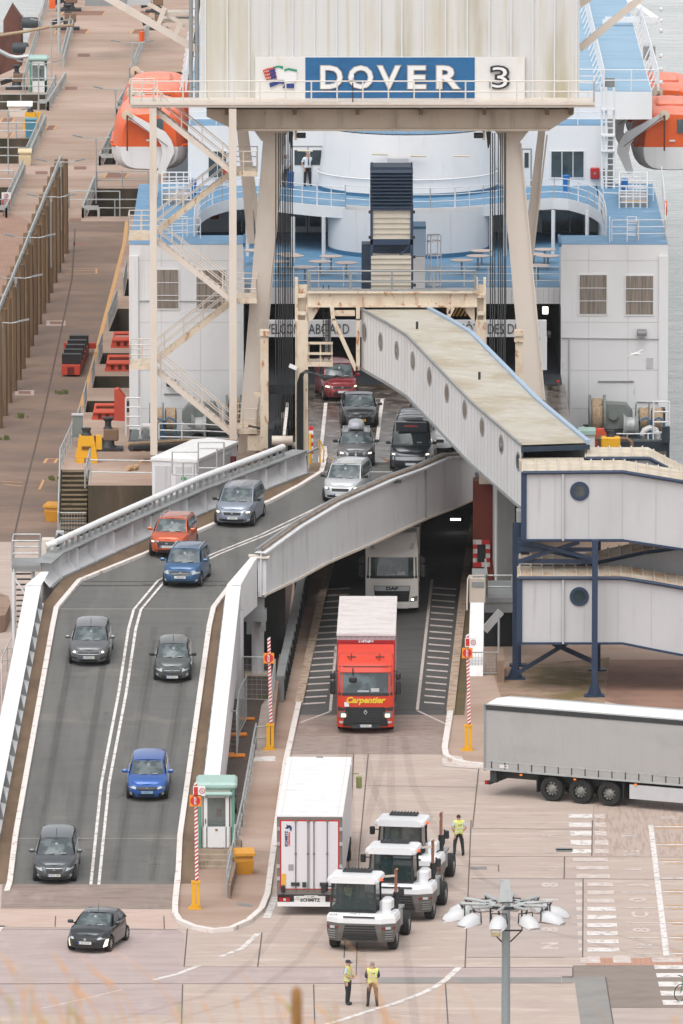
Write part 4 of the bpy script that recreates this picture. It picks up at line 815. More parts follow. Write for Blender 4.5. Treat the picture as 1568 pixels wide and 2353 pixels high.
# ---- enclosed walkway buildings on the right
def walkway(name, label, xs, Y, prof_top, prof_bot, dep, roofm, corner, wins, pipe_x):
    t = thing(name, label, 'walkway', V(xs[0], prof_bot[0][1], Y))
    T_ = [V(x, y, Y) for x, y in prof_top]; B_ = [V(x, y, Y) for x, y in prof_bot]
    for k in range(len(T_)): B_[k].x = T_[k].x
    a = MB(); a.strip(B_, T_); D = Ve((0, dep, 0)); a.strip([p+D for p in T_], [p+D for p in B_]); a.poly([T_[0], B_[0], B_[0]+D, T_[0]+D]); a.strip([p+D for p in B_], B_); a.build('wall', M_clad, t)
    r = MB(); mid = Ve((0, dep/2, .28)); bk = Ve((0, dep+.1, .0)); f0 = Ve((-.05, -.12, .05)); r.strip([p+f0 for p in T_], [p+mid for p in T_]); r.strip([p+mid for p in T_], [p+bk for p in T_])
    r.poly([T_[0]+f0, T_[0]+mid, T_[0]+bk]); rf = r.build('roof', roofm, t)
    s_ = MB()
    for k in range(60):
        x = T_[0].x+.1+k*.5
        if x > T_[-1].x: break
        i = max(j for j in range(len(T_)) if T_[j].x <= x); i = min(i, len(T_)-2); u = (x-T_[i].x)/(T_[i+1].x-T_[i].x); p = T_[i].lerp(T_[i+1], u)
        s_.beam(p+Ve((0,-.12,.08)), p+mid+Ve((0,0,.04)), .05, .05); s_.beam(p+mid+Ve((0,0,.04)), p+bk+Ve((0,0,.04)), .05, .05)
    o = s_.build('roof_seams', mat('roof_seam', (204,197,186), 0.6), rf)
    g_ = MB()
    for p, q in zip(T_, T_[1:]): g_.tube([p+Ve((0,-.12,0)), q+Ve((0,-.12,0))], .085, 8)
    g_.build('gutter', M_navy, t); g_ = MB()
    for p, q in zip(B_, B_[1:]): g_.beam(p+Ve((0,-.03,-.03)), q+Ve((0,-.03,-.03)), .1, .1)
    g_.build('sill_beam', M_navy, t)
    c = MB(); p = T_[0]; c.box(p.x-.06, p.x+.18, Y-.08, Y+.1, B_[0].z, p.z); c.build('corner_trim', M_navy, t)
    j = MB()
    for k in range(1, 14):
        x = T_[0].x+k*1.5-.05
        if x > T_[-1].x: break
        i = min(max(jj for jj in range(len(T_)) if T_[jj].x <= x), len(T_)-2); u = (x-T_[i].x)/(T_[i+1].x-T_[i].x)
        j.box(x-.012, x+.012, Y-.012, Y, B_[i].lerp(B_[i+1], u).z, T_[i].lerp(T_[i+1], u).z)
    j.build('panel_joints', mat('joint_grey', (182,182,184), 0.6), t)
    for (x, y) in wins:
        c_ = V(x, y, Y); a = MB(); a.lathe([(.29,-.03),(.43,-.03),(.43,.06),(.29,.06)], c_, 24, 0, RX90); wn = a.build('porthole', M_navy, t); b = MB(); b.lathe([(.001,.02),(.31,.02)], c_, 24, 0, RX90); b.build('pane', M_glass, wn)
    p = V(pipe_x, prof_top[0][1]+4, Y-.12); q = V(pipe_x, prof_bot[0][1]+3, Y-.12); MB().tube([p, q], .05, 8).build('drain_pipe', M_clad, t)
    return t
walkway('covered_walkway', 'upper enclosed grey walkway with one round window and a lichen-stained ribbed roof', [1200], 461, [(1200,1085),(1430,1083),(1435,1084),(1568,1106),(1700,1128)], [(1197,1239),(1430,1239),(1435,1240),(1568,1260),(1700,1282)], 3.3, M_roofb, 1, [(1331,1128)], 1293)
walkway('covered_walkway', 'lower enclosed grey walkway with one round window below the upper one, roof stained rust brown', [1190], 461, [(1190,1327),(1430,1327),(1500,1338),(1568,1350),(1700,1372)], [(1187,1476),(1400,1476),(1500,1490),(1568,1503),(1700,1525)], 3.3, M_roofr, 1, [(1330,1370)], 1293)
walkway('covered_walkway', 'upper walkway bend at the back, its pale roof sloping down behind the front roof', [1350], 465.2, [(1345,1052),(1490,1052),(1568,1093),(1640,1125)], [(1345,1180),(1490,1190),(1568,1230),(1640,1260)], 3.0, M_roofb, 1, [], 1700)
walkway('covered_walkway', 'lower walkway at the back, seen as a dark grey side under the upper one', [1200], 465.2, [(1190,1300),(1330,1300),(1480,1268),(1700,1240)], [(1190,1440),(1330,1440),(1480,1410),(1700,1390)], 3.0, M_roofr, 1, [], 1700)
wf = thing('walkway_frame', 'navy blue steel posts and crossed braces holding up the covered walkways', 'support frame', G(1370, 1600))
for (px, y0, py) in [(1183, 1200, 1560), (1365, 1240, 1600)]:
    g0 = G(px, py); a = MB(); a.box(g0.x-.13, g0.x+.13, g0.y-.13, g0.y+.13, 0.02, V(px, y0, g0.y).z); a.cbox(g0+Ve((0,0,.05)), (.9,.6,.08)); a.prism([g0+Ve((-.35,0,.08)), g0+Ve((.35,0,.08)), g0+Ve((.15,0,.6)), g0+Ve((-.15,0,.6))], (0,.04,0)); a.build('post', M_navy, wf)
for (px, y0, py) in [(1190, 1200, 1530), (1372, 1240, 1540)]:
    g0 = G(px, py); a = MB(); a.box(g0.x-.13, g0.x+.13, g0.y-.13, g0.y+.13, 0.02, 7.0); a.cbox(g0+Ve((0,0,.05)), (.8,.6,.08)); a.build('post', M_navy, wf)
for pts in [((1190,1545,463.5),(1300,1478,463.5)), ((1270,1478,463.5),(1362,1520,462)), ((1300,1478,463.6),(1312,1468,463.6)), ((1190,1240,461.6),(1360,1283,461.6)), ((1190,1290,461.7),(1330,1245,461.7)), ((1190,1262,461.8),(1360,1262,461.8)), ((1190,1288,461.9),(1360,1290,461.9)), ((1190,1250,464),(1355,1286,464))]:
    a = MB(); a.beam(V(*pts[0]), V(*pts[1]), .14, .18); a.build('brace', M_navy, wf)
a = MB(); vbox(a, 1186, 1200, 1175, 1200, 461.3, 1.0); a.build('end_bracket', M_greyd, wf)
a = MB(); a.box(V(1195,0,464.5).x, V(1345,0,464.5).x, 464.42, 465.4, 9.6, 10.02); a.build('roof_link', M_roofb, wf)
# ================================================================== THE FERRY
sh_ = thing('ferry', 'large white ferry with pale blue decks moored stern first behind the gantry', 'ferry', Ve((2.9, 525, 0)))
XL, XR = -10.7, 16.46; ZB, ZT, Z1, Z2 = 12.6, 10.15, 15.8, 17.3; YW = 523.0
hull = MB(); hull.prism([(XL,519,-5.5),(XR,519,-5.5),(XR,660,-5.5),(9,700,-5.5),(-3,700,-5.5),(XL,660,-5.5)], (0,0,8.6)); hull.box(XR-.4, XR, 518.6, 519, 3.1, 3.9); hull.build('hull', mat('hull_navy', (40,52,62), 0.5, layers=[((28,38,46),(.3,.3,.3),.45,.7,.6)]), sh_)
a = MB(); a.box(XL+.1, XR-.1, 519.1, 524, 3.1, 3.18); a.build('mooring_deck', mat('deck_dark_grey', (104,110,110), 0.7), sh_)
xl, xr = V(559,700,YW).x, V(1288,700,YW).x
for (x0, x1, edge) in [(XL, xl, -1), (xr, XR, 1)]:
    xm = V(446 if edge < 0 else 1392, 540, 527).x; a = MB(); a.box(x0, x1, YW, 526.6, 3.18, ZB-.02); a.box(*((x0, xm) if edge < 0 else (xm, x1)), 526.6, 548, 3.18, ZB-.021); ex = XL if edge < 0 else XR; a.box(ex-.02 if edge < 0 else ex-.45, ex+.45 if edge < 0 else ex+.02, YW-.12, YW+.2, 3.18, ZB-.6); a.build('stern_block', M_white, sh_)
    a = MB(); a.box(x0, x1, YW-.02, 526.6, ZB-.02, ZB, 0); a.box(*((x0, xm) if edge < 0 else (xm, x1)), 526.6, 549, ZB-.02, ZB-.001, 0); a.box(x1-.02 if edge < 0 else x0-.1, x1+.1 if edge < 0 else x0+.02, YW-.02, 526.6, ZB-.15, ZB+.06, 1); a.build('wing_deck', [M_blue, M_blued], sh_)
M_louv = mat('louvre_brown', (152,142,132), 0.8, layers=[((112,100,90),(9,1,.3),.42,.62,.8),((176,168,160),(14,1,.5),.55,.7,.5)])
for (x0, x1, y0, y1) in [(345,409,620,708),(451,516,621,709),(1331,1393,632,721),(1437,1500,634,722)]:
    w_ = MB(); vbox(w_, x0-3, x1+3, y0-3, y1+4, YW-.05, .06); wf_ = w_.build('window', M_wpaint, sh_)
    a = MB(); vbox(a, x0, x1, y0, y1, YW-.07, .03, 0); h = (y1-y0)/3
    for k in (1, 2): vbox(a, x0, x1, y0+h*k-.7, y0+h*k+.7, YW-.1, .05, 1)
    a.build('louvre', [M_louv, M_rail], wf_)
for (x0, x1) in [(310,556),(1292,1512)]:
    for y in (598,740,850,938): MB().beam(V(x0,y,YW-.004), V(x1,y,YW-.004), .012, .03).build('weld_seam', mat('seam_ship', (214,212,212), .6), sh_)
    for x in (x0+60, x0+150): MB().tube([V(x,566,YW), V(x,985,YW)], .012, 4).build('weld_seam', mat('seam_ship', (214,212,212), .6), sh_)
# aft terrace
a = MB(); a.box(xl, xr, 525, 548, ZT-.85, ZT-.02, 0)
for k in range(60): x = xl+.2+k*(xr-xl)/60; a.box(x, x+.03, 524.97, 525, ZT-.8, ZT-.1, 1)
a.build('terrace_front', [M_white, mat('rib_grey', (214,214,218), 0.5)], sh_)  # thin ribs in a slightly greyer tone than the band
a = MB(); a.box(xl, xr, 525.05, 526.6, ZT-.02, ZT); a.box(V(446,540,527).x, V(1392,540,527).x, 526.6, 548, ZT-.02, ZT); a.build('terrace_deck', M_blue, sh_)
def oneS(x): return V(x, 660, 525.1)
a = MB(); a.rail([V(560,660,525.15), V(846,660,525.15)], 1.05, 1.2, .028, 3); a.rail([V(955,660,525.15), V(1287,660,525.15)], 1.05, 1.2, .028, 3); a.build('terrace_rail', M_rail, sh_)
# balcony
R_ = [(1045,478),(1110,473),(1178,466),(1235,459),(1273,456.5),(1305,459),(1328,465),(1350,472),(1365,480),(1376,488),(1383,498),(1388,512),(1391,526),(1392,545)]
Lc = [(784*0+2*919-x, y) for x, y in R_]
cen = [(793,472.5),(850,476.7),(919,480),(988,480)]
edge = list(reversed(Lc)) + cen + R_
E = [G(x, y, ZB) for x, y in edge]
a = MB(); a.strip([p-Ve((0,0,.55)) for p in E], [p+Ve((0,0,.04)) for p in E]); bk = [Ve((p.x, 548, p.z)) for p in E]; a.strip([p-Ve((0,0,.05)) for p in bk], [p-Ve((0,0,.05)) for p in E]); a.strip([p+Ve((0,.12,.04)) for p in E], [p+Ve((0,0,.04)) for p in E]); a.build('balcony_band', M_white, sh_)
a = MB(); a.strip([p+Ve((0,.12,.01)) for p in E], [p+Ve((0,0,.01)) for p in bk]); a.build('balcony_deck', M_blue, sh_)
Er = [p+Ve((0,.12,.02)) for p in E]; a = MB(); a.rail(Er, 1.05, 1.1, .025, 3); 
for p in Er[::3]: a.tube([p, p+Ve((0,0,1.05))], .045, 5, cap=False)
a.build('balcony_rail', M_rail, sh_)
# walls behind
dc = V(937, 455, 542.6).x
for (nm, r0, r1, z0, z1, cy) in [('lower_drum', 4.2, 4.2, ZT, ZB-.04, 540.7), ('upper_drum', 4.75, 4.35, ZB, Z1+.05, 547.3)]:
    a = MB(); a.lathe([(r0,z0+.0),(r0,z0+.22)], (dc,cy,0), 48, 1); a.lathe([(r0-.01,z0+.22),(r1,z1)], (dc,cy,0), 48, 0)
    if nm == 'upper_drum':
        a.lathe([(.01,z1),(r1,z1)], (dc,cy,0), 48, 0)
    a.build(nm, [M_white, M_blued], sh_)
a = MB(); a.lathe([(4.74,.0),(4.78,.04),(4.74,.08)], (dc,547.3,13.5), 48, 0); a.build('drum_pipe', M_white, sh_)
for (x, y) in [(872,354),(961,358),(1060,358),(700,346)]:
    a = MB(); p = V(x-18, y, 542.35+abs(x-937)*.006); q = V(x+18, y+1, 542.35+abs(x-937)*.006); a.tube([p, q], .05, 6); a.build('wall_lamp', mat('lamp_beige', (222,208,180), 0.5), sh_)
a = MB(); vbox(a, 889, 938, 364, 400, 542.4, .3); a.build('drum_window', M_clad, sh_)
XH = -8.1; a = MB(); a.box(XH, XR-2.4, 548, 552, ZB, Z1); a.box(V(446,540,527).x, V(1392,540,527).x, 548, 548.5, ZT, ZB); a.build('deckhouse', M_white, sh_)
a = MB(); a.box(XH, XR-2.4, 548.02, 553, Z1, Z1+.02); a.lathe([(.01,Z1+.1),(4.3,Z1+.1)], (dc,547.3,0), 48, 0); a.build('upper_deck', M_blue, sh_)
a = MB(); a.rail([Ve((XH+.1,548.1,Z1)), Ve((dc-4.5,548.1,Z1))], 1.05, 1.5, .025, 3); a.rail([Ve((dc+4.5,548.1,Z1)), Ve((XR-2.5,548.1,Z1))], 1.05, 1.5, .025, 3)
cr = [Ve((dc+4.3*math.cos(t), 547.3+4.3*math.sin(t), Z1+.1)) for t in [PI+.1+k*(PI-.2)/16 for k in range(17)]]; a.rail(cr, 1.05, 1.0, .025, 3); a.build('upper_rail', M_rail, sh_)
def window(x0, x1, y0, y1, Y, panes, gm, frm=M_wpaint):
    w_ = MB(); vbox(w_, x0-2, x1+2, y0-2, y1+3, Y-.05, .08); f = w_.build('window', frm, sh_); a = MB(); wd = (x1-x0)/panes
    for k in range(panes): vbox(a, x0+k*wd+1, x0+(k+1)*wd-1, y0, y1, Y-.07, .03)
    a.build('panes', gm, f)
window(1265, 1341, 348, 407, 548, 3, M_glass); window(478, 520, 348, 407, 548, 2, M_glass); window(1243, 1341, 484, 545, 548, 3, M_glass); window(538, 572, 484, 545, 548, 2, M_glass)
def door(x0, x1, y0, y1, Y, yg):
    w_ = MB(); vbox(w_, x0-3, x1+3, y0-4, y1, Y-.04, .05); f = w_.build('door', M_greyd, sh_); m_ = (x0+x1)/2
    for s0, s1 in ((x0, m_-1.2), (m_+1.2, x1)):
        a = MB(); vbox(a, s0, s1, y0, y1-1, Y-.09, .05); a.build('leaf', M_white, f); b = MB(); vbox(b, s0+4, s1-4, y0+6, yg, Y-.12, .03); b.build('glass', M_glass, f)
door(672, 742, 339, 430, 548, 379); door(672, 740, 485, 568, 548, 520); door(1180, 1218, 345, 430, 548, 385); door(1180, 1218, 485, 560, 548, 520)
for (x, y, Y) in [(1366,398,547.9),(520,400,547.9),(1357,490,547.9),(492,490,547.9)]:
    a = MB(); c = V(x, y, Y); a.cbox(c, (.48,.2,.6), bev=.05); f = a.build('fire_box', M_red, sh_); b = MB(); b.cbox(c+Ve((0,-.12,0)), (.12,.05,.12)); b.build('latch', M_greyd, f)
for x in (743, 673, 1270, 1348, 1128, 568, 1160):
    a = MB(); yb = 604 if x in (743,673) else 588; c = G(x, yb, ZT); a.tube([c, Ve((c.x, c.y, ZB-.06))], .1, 10); a.build('pillar', M_white, sh_)
# upper long decks
a = MB(); a.box(XH, XR, 551, 552.2, Z1, Z2-.02); a.box(XH, XR, 552.2, 680, Z2-1.5, Z2-.02); a.box(XH, 13.6, 552.2, 600, ZB, Z2-1.5); a.build('upper_house', M_white, sh_)
a = MB(); a.box(XH+.1, XR-.05, 551, 680, Z2-.02, Z2); a.build('long_deck', mat('deck_blue_light', (150,184,208), 0.55, layers=[((130,168,196),(.2,.8,1),.42,.65,.7),((156,194,220),(.6,2.6,1),.52,.7,.6)], coord='World'), sh_)
for xx in (G(1389,215,Z2).x, G(1514,215,Z2).x, G(428,200,Z2).x):
    a = MB(); a.rail([Ve((xx,551.3,Z2)), Ve((xx,640,Z2))], 1.1, 1.6, .035, 3)
    for k in range(30): a.beam(Ve((xx-.35,551.6+k*2.9,Z2)), Ve((xx,551.6+k*2.9,Z2+.8)), .07, .07)
    a.build('deck_rail', M_rail, sh_)
x1_, x2_ = G(1389,215,Z2).x, G(1514,215,Z2).x
a = MB(); a.rail([Ve((x1_,551.3,Z2)), Ve((x2_,551.3,Z2))], 1.1, 1.3, .03, 2); a.rail([Ve((x1_-1.9,551.6,Z2)), Ve((x1_,551.6,Z2))], 1.1, 1.3, .03, 3); a.rail([Ve((x1_-1.9,551.3,Z2-.7)), Ve((x1_-.2,551.3,Z2-.7))], 1.1, 1.3, .03, 2); a.build('deck_rail', M_rail, sh_)
a = MB(); p0, p1 = V(1389, 45, 585), V(1512, 45, 585); a.beam(p0, p1, .3, .3); a.beam(p1, Ve((p1.x,585,Z2)), .25, .25, up=(0,1,0)); a.beam(p1, V(1440,-5,586), .25, .25, up=(0,1,0)); a.beam(p0, Ve((p0.x,585,Z2)), .25, .25, up=(0,1,0)); a.build('goalpost', M_rail, sh_)
a = MB(); a.cbox(V(1491,122,567)+Ve((0,0,0)), (.65,.5,.75)); a.build('deck_locker', M_greyd, sh_)
for y in (16,35,52,95,118,140): 
    a = MB(); a.cbox(V(1518, y*1.35, 556+(200-y*1.35)*.3), (.22,.3,.22), bev=.06); a.build('flood_lamp', M_rail, sh_)
# stair/ladder strip beside the davits
a = MB(); a.beam(Ve((V(1394,455,548).x,547,ZB+.1)), Ve((V(1397,190,556).x,553.5,Z2+.4)), .55, .08, 0); a.build('stair', mat('stair_grey', (112,114,112), 0.8), sh_)
a = MB()
for x in (1382, 1392, 1410): a.tube([V(x,455,547), V(x,200,547)], .06, 6)
for y in range(210, 455, 14): a.beam(V(1382,y,547), V(1410,y,547), .05, .05)
for y in (250, 310, 345): vbox(a, 1381, 1412, y, y+4, 546.8, .6)
a.build('ladder_frame', M_rail, sh_)
# wing fittings: rails, hatches
def prl(pts, z, h=1.05, sp=1.0, n=3, r=.026, nm='wing_rail'): MB().rail([G(x, y, z) for x, y in pts], h, sp, r, n).build(nm, M_rail, sh_)
prl([(1400,545),(1400,556)], ZB); prl([(1405,553),(1527,552),(1528,520),(1522,455),(1519,428)], ZB, sp=1.1); prl([(1385,458),(1500,462)], ZB); prl([(460,548),(378,552),(348,548),(352,500),(362,440)], ZB, sp=1.1); prl([(372,462),(480,455)], ZB); prl([(1440,545),(1461,545),(1461,556),(1440,556)], ZB, sp=.6); prl([(430,545),(395,545),(395,556)], ZB, sp=.6)
for (x0, x1, y0, y1) in [(1422,1486,478,446),(372,438,472,446)]:
    a = MB()
    for z in (.3,.6,.9,1.15): P = [G(x0,y0,ZB)+Ve((0,0,z)), G(x1,y0,ZB)+Ve((0,0,z)), G(x1,y1,ZB)+Ve((0,0,z)), G(x0,y1,ZB)+Ve((0,0,z))]; a.tube(P+[P[0]], .035, 5)
    for k in range(5): p = G(x0+(x1-x0)*k/4, y0, ZB); a.tube([p, p+Ve((0,0,1.15))], .035, 5); p = G(x0+(x1-x0)*k/4, y1, ZB); a.tube([p, p+Ve((0,0,1.15))], .035, 5)
    a.build('hatch_cage', M_rail, sh_); a = MB(); p, q = G(x0+4,y0-3,ZB), G(x1-4,y1+4,ZB); a.box(p.x, q.x, p.y, q.y, ZB, ZB+.3, 0); a.box(p.x+.1, q.x-.1, p.y-.03, p.y, ZB+.22, ZB+.32, 1); a.build('hatch', [M_greyd, M_yellow], sh_)
for (x, y, s) in [(1529,478,1),(346,478,-1)]:
    a = MB(); c = V(x, y, 532); n_ = 16; a.tube([c+Ve((0,.33*math.cos(2*PI*k/n_),.33*math.sin(2*PI*k/n_))) for k in range(n_+1)], .07, 6); tag(a.build('lifebuoy', M_orange), 'orange lifebuoy hanging on the %s wing rail of the ferry' % ('right' if s > 0 else 'left'), 'lifebuoy')
for (x, y, gl) in [(1434,448,'right wing beside the white hatch cage'), (443,448,'left wing beside the white hatch cage'), (667,432,'balcony behind the dark ropes'), (1300,440,'balcony right of the gantry leg')]:
    a = MB(); a.lathe([(.16,0),(.19,.8),(.21,.85),(.0,.9)], G(x, y, ZB), 10); tag(a.build('waste_bin', mat('bin_blue', (30,120,200), 0.4)), 'bright blue bin on the ferry %s' % gl, 'bin')
# name beams across the vehicle doorway
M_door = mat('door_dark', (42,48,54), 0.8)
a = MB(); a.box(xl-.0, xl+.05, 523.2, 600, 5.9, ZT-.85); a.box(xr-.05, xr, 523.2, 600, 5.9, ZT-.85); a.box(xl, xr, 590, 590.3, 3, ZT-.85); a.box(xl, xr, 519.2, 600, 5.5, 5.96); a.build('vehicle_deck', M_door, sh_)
a = MB(); vbox(a, 603, 1255, 737, 774, 521, .5); vbox(a, 1240, 1256, 774, 850, 521, .4); a.build('name_beam', M_white, sh_)
M_nm = mat('lettering_grey', (66,72,78), 0.5)
for txt, x0, x1 in [('WELCOME', 600, 700), ('ABOARD', 708, 802), ('CÔTE DES DUNES', 1052, 1238)]:
    vs, fs = text_mb(txt, 1.0, .01, -.012 if 0 else 0); xs_ = [p.x for p in vs]; w0 = V(x1,0,521).x-V(x0,0,521).x; k_ = w0/(max(xs_)-min(xs_))
    ys_ = [p.y for p in vs]; kz = (V(0,743,521).z-V(0,767,521).z)/ (.73); c = V(x0, 767, 520.97); y0_ = 0
    lo = min(ys_) if txt != 'CÔTE DES DUNES' else min(ys_)
    a = MB(); a.add([c+Ve(((p.x-min(xs_))*k_, -p.z, (p.y-lo)*kz)) for p in vs], fs); a.build('lettering', M_nm, sh_)
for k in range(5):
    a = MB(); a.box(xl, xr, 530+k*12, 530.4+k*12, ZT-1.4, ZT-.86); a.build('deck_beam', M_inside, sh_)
a = MB()
for k in range(6): q = V(1040+k*9, 706, 524.5); a.prism([q, q+Ve((.1,0,0)), q+Ve((-.15,0,-.45)), q+Ve((-.25,0,-.45))], (0,.03,0))
a.build('hazard_stripes', mat('hazard_amber', (150,110,40), 0.7), sh_)
tag(MB().cbox(V(1252,713,523.4), (.28,.1,.35)).build('ceiling_lamp', mat('lamp_lit', (255,250,235), 0.3, emit=3)), 'bright lamp in the dark doorway right of the gantry leg', 'lamp')
for (x, y, m_, nm) in [(1254,768,M_greyd,0),(1474,764,M_greyd,0),(393,880,M_darkm,0)]:
    a = MB(); a.cbox(V(x, y, YW-.3), (.5,.45,.24), rot=Mx.Rotation(.3,3,'X'), bev=.05); a.cbox(V(x, y-5, YW-.15), (.12,.3,.1)); a.build('wall_floodlight', M_darkm if x != 1474 else M_greyd, sh_)
for p_ in [(1290,776,1512,778,M_clad),(1373,876,1455,876,M_greyd),(1463,922,1515,924,M_clad),(376,905,435,906,M_greyd),(1307,780,1308,980,M_clad),(318,690,560,692,M_clad)]: MB().tube([V(p_[0],p_[1],YW-.06), V(p_[2],p_[3],YW-.06)], .04, 6).build('wall_pipe', p_[4], sh_)
a = MB(); vbox(a, 1485, 1500, 822, 846, YW-.05, .06); a.build('vent_grille', M_clad, sh_)
# davits
def dv(x, y): return (1306.1+x*.16702, 171.9+y*.16702)
dpts = [dv(*p) for p in [(660,1050),(670,960),(700,880),(780,770),(1280,505),(1335,560),(1180,650),(900,850),(840,940),(820,1060),(890,1330),(800,1340)]]
base_pts = [V(x, y, 556.5) for x, y in dpts]
for mir in (1, -1):
    for Y in (555.7, 566.3, 567.6, 578.0):
        P = [Ve((p.x if mir > 0 else 5.8-p.x, Y, p.z)) for p in base_pts]
        a = MB(); a.prism(P, (0, .3, 0)); d_ = a.build('davit', M_white, sh_)
        tip = Ve((sum(p.x for p in P[4:6])/2, Y-.05, sum(p.z for p in P[4:6])/2)); b = MB(); b.lathe([(.05,-.06),(.28,-.06),(.28,.06),(.05,.06)], tip, 14, 0, RX90); b.build('sheave', M_creamr, d_)
        b = MB(); b.tube([tip-Ve((0,.1,0)), Ve((P[1].x+.3*mir, Y-.1, P[1].z))], .02, 5); b.tube([tip-Ve((0,.1,0)), tip-Ve((0,.1,1.9))], .05, 5); b.build('fall_wire', M_ltbrown, d_)
def lifeboat(cx, Y, label):
    t = thing('lifeboat', label, 'lifeboat', Ve((cx, Y, 12.3)), 0, 'enclosed lifeboats on davits')
    zb, zm, ztp, W, L_ = 12.3, 13.75, 15.75, 2.1, 9.2
    def ring(u, lower):
        f = .62+.38*(math.sin(min(1, max(0, (u+.03)/.30))*PI/2)**.65 if u < .5 else math.sin(min(1, (1.03-u)/.34)*PI/2)**.65)
        w = W*f; y = Y+u*L_; r = []
        if lower:
            for k in range(13):
                t_ = PI*k/12; x = -w*abs(math.cos(t_))**.55*(1 if math.cos(t_) > 0 else -1); z = zm-(zm-zb)*(.35+.65*f)*abs(math.sin(t_))**.7; r.append(Ve((cx+x, y, z)))
        else:
            for k in range(13):
                t_ = PI*k/12; x = -w*.96*abs(math.cos(t_))**.45*(1 if math.cos(t_) > 0 else -1); z = zm+(ztp-zm)*(.55+.45*f)*abs(math.sin(t_))**.6; r.append(Ve((cx+x*(1-.12*abs(math.sin(t_))), y, z)))
        return r
    us = [0,.03,.07,.12,.2,.3,.5,.7,.8,.88,.94,.98,1]
    a = MB(); a.loft([ring(u, True) for u in us], 0, closed=False, cap=False); a.add(ring(0,True),[tuple(range(13))]); a.build('hull', M_white, t)
    a = MB(); a.loft([ring(u, False) for u in us], 0, closed=False, cap=False); a.add(ring(0,False),[tuple(reversed(range(13)))])
    for i, f in enumerate(a.f):
        if sum(a.v[j].z for j in f)/len(f) > 15.45: a.m[i] = 1
    a.build('canopy', [M_orange, M_orangel], t)
    a = MB(); a.box(cx-W-.02, cx+W+.02, Y+2.2, Y+7, zm-.08, zm+.06); a.tube([Ve((cx-2.0,Y+.9,zm)), Ve((cx-1.2,Y+.1,zm)), Ve((cx+1.2,Y+.1,zm)), Ve((cx+2.0,Y+.9,zm))], .09, 6); a.build('fender_strip', M_orange, t)
    for s in (-1.4,-.7,0,.7,1.4):
        a = MB(); a.cbox((cx+s, Y+.0+abs(s)*.25-.05, zm+.35), (.3,.05,.09)); a.build('reflector', M_wpaint, t)
    a = MB(); a.box(cx+.25, cx+.75, Y-.06, Y+.1, zm+.75, zm+1.5); a.build('window', M_glassl, t)
    a = MB(); a.cbox((cx, Y+3.5, ztp+.05), (1.6,2.2,.35), bev=.15); a.build('helm_hatch', M_orangel, t)
lifeboat(-10.3, 556.2, 'nearer orange and white lifeboat left of the gantry, behind the stair tower'); lifeboat(-10.1, 568.2, 'farther orange lifeboat at the left, only its top showing above the nearer one')
lifeboat(17.7, 556.0, 'nearer orange and white lifeboat at the right edge, cut by the frame'); lifeboat(17.7, 568.0, 'farther orange lifeboat at the right edge, behind the nearer one')
# round tables on the terrace
tb = None
TBX = [586,672,605,639,660,760,735,795,700,1106,1097,1250,1258,1235,1225,1060]
for i, (x, y) in enumerate([(586,599),(672,612),(605,618),(639,625),(660,608),(760,613),(735,625),(795,628),(700,638),(1106,600),(1097,612),(1250,597),(1258,612),(1235,634),(1225,608),(1060,622)]):
    if i == 0:
        tb = thing('round_table', '', 'table', Ve((0,0,0)), 0, 'round tables on the ferry terrace')
        MB().lathe([(0.001,.70),(.58,.70),(.60,.74),(.001,.76)], (0,0,0), 20).build('table_top', mat('table_top', (212,192,182), 0.6), tb, world=False); MB().tube([(0,0,0),(0,0,.7)], .05, 8).build('pedestal', M_greyd, tb, world=False)
        t = tb
    else: t = copy_tree(tb)
    t.location = G(x, y+8, ZT); t['label'] = 'round pink topped table on the ferry terrace, %s from the left' % ORD[sorted(range(16), key=lambda q: TBX[q]).index(i)]
# ladder cage and blue box beside the lift shaft
a = MB()
for z in (0,.75,1.5,2.2,2.5): a.lathe([(.33,z),(.36,z),(.36,z+.06),(.33,z+.06)], V(997, 654, 524.6), 12)
for k in range(6): t_ = 2*PI*k/6; p = V(997,654,524.6)+Ve((.34*math.cos(t_), .34*math.sin(t_), 0)); a.tube([p, p+Ve((0,0,2.5))], .03, 5)
a.build('ladder_cage', M_rail, sh_)
a = MB(); vbox(a, 949, 978, 524, 588, 524, 2.0, 0); vbox(a, 949, 976, 590, 662, 523.9, 2.0, 1); vbox(a, 949, 978, 520, 526, 523.95, 2.1, 2); a.build('exit_hood', [mat('pale_blue_paint', (176,200,224), 0.5), M_white, M_blued], sh_)
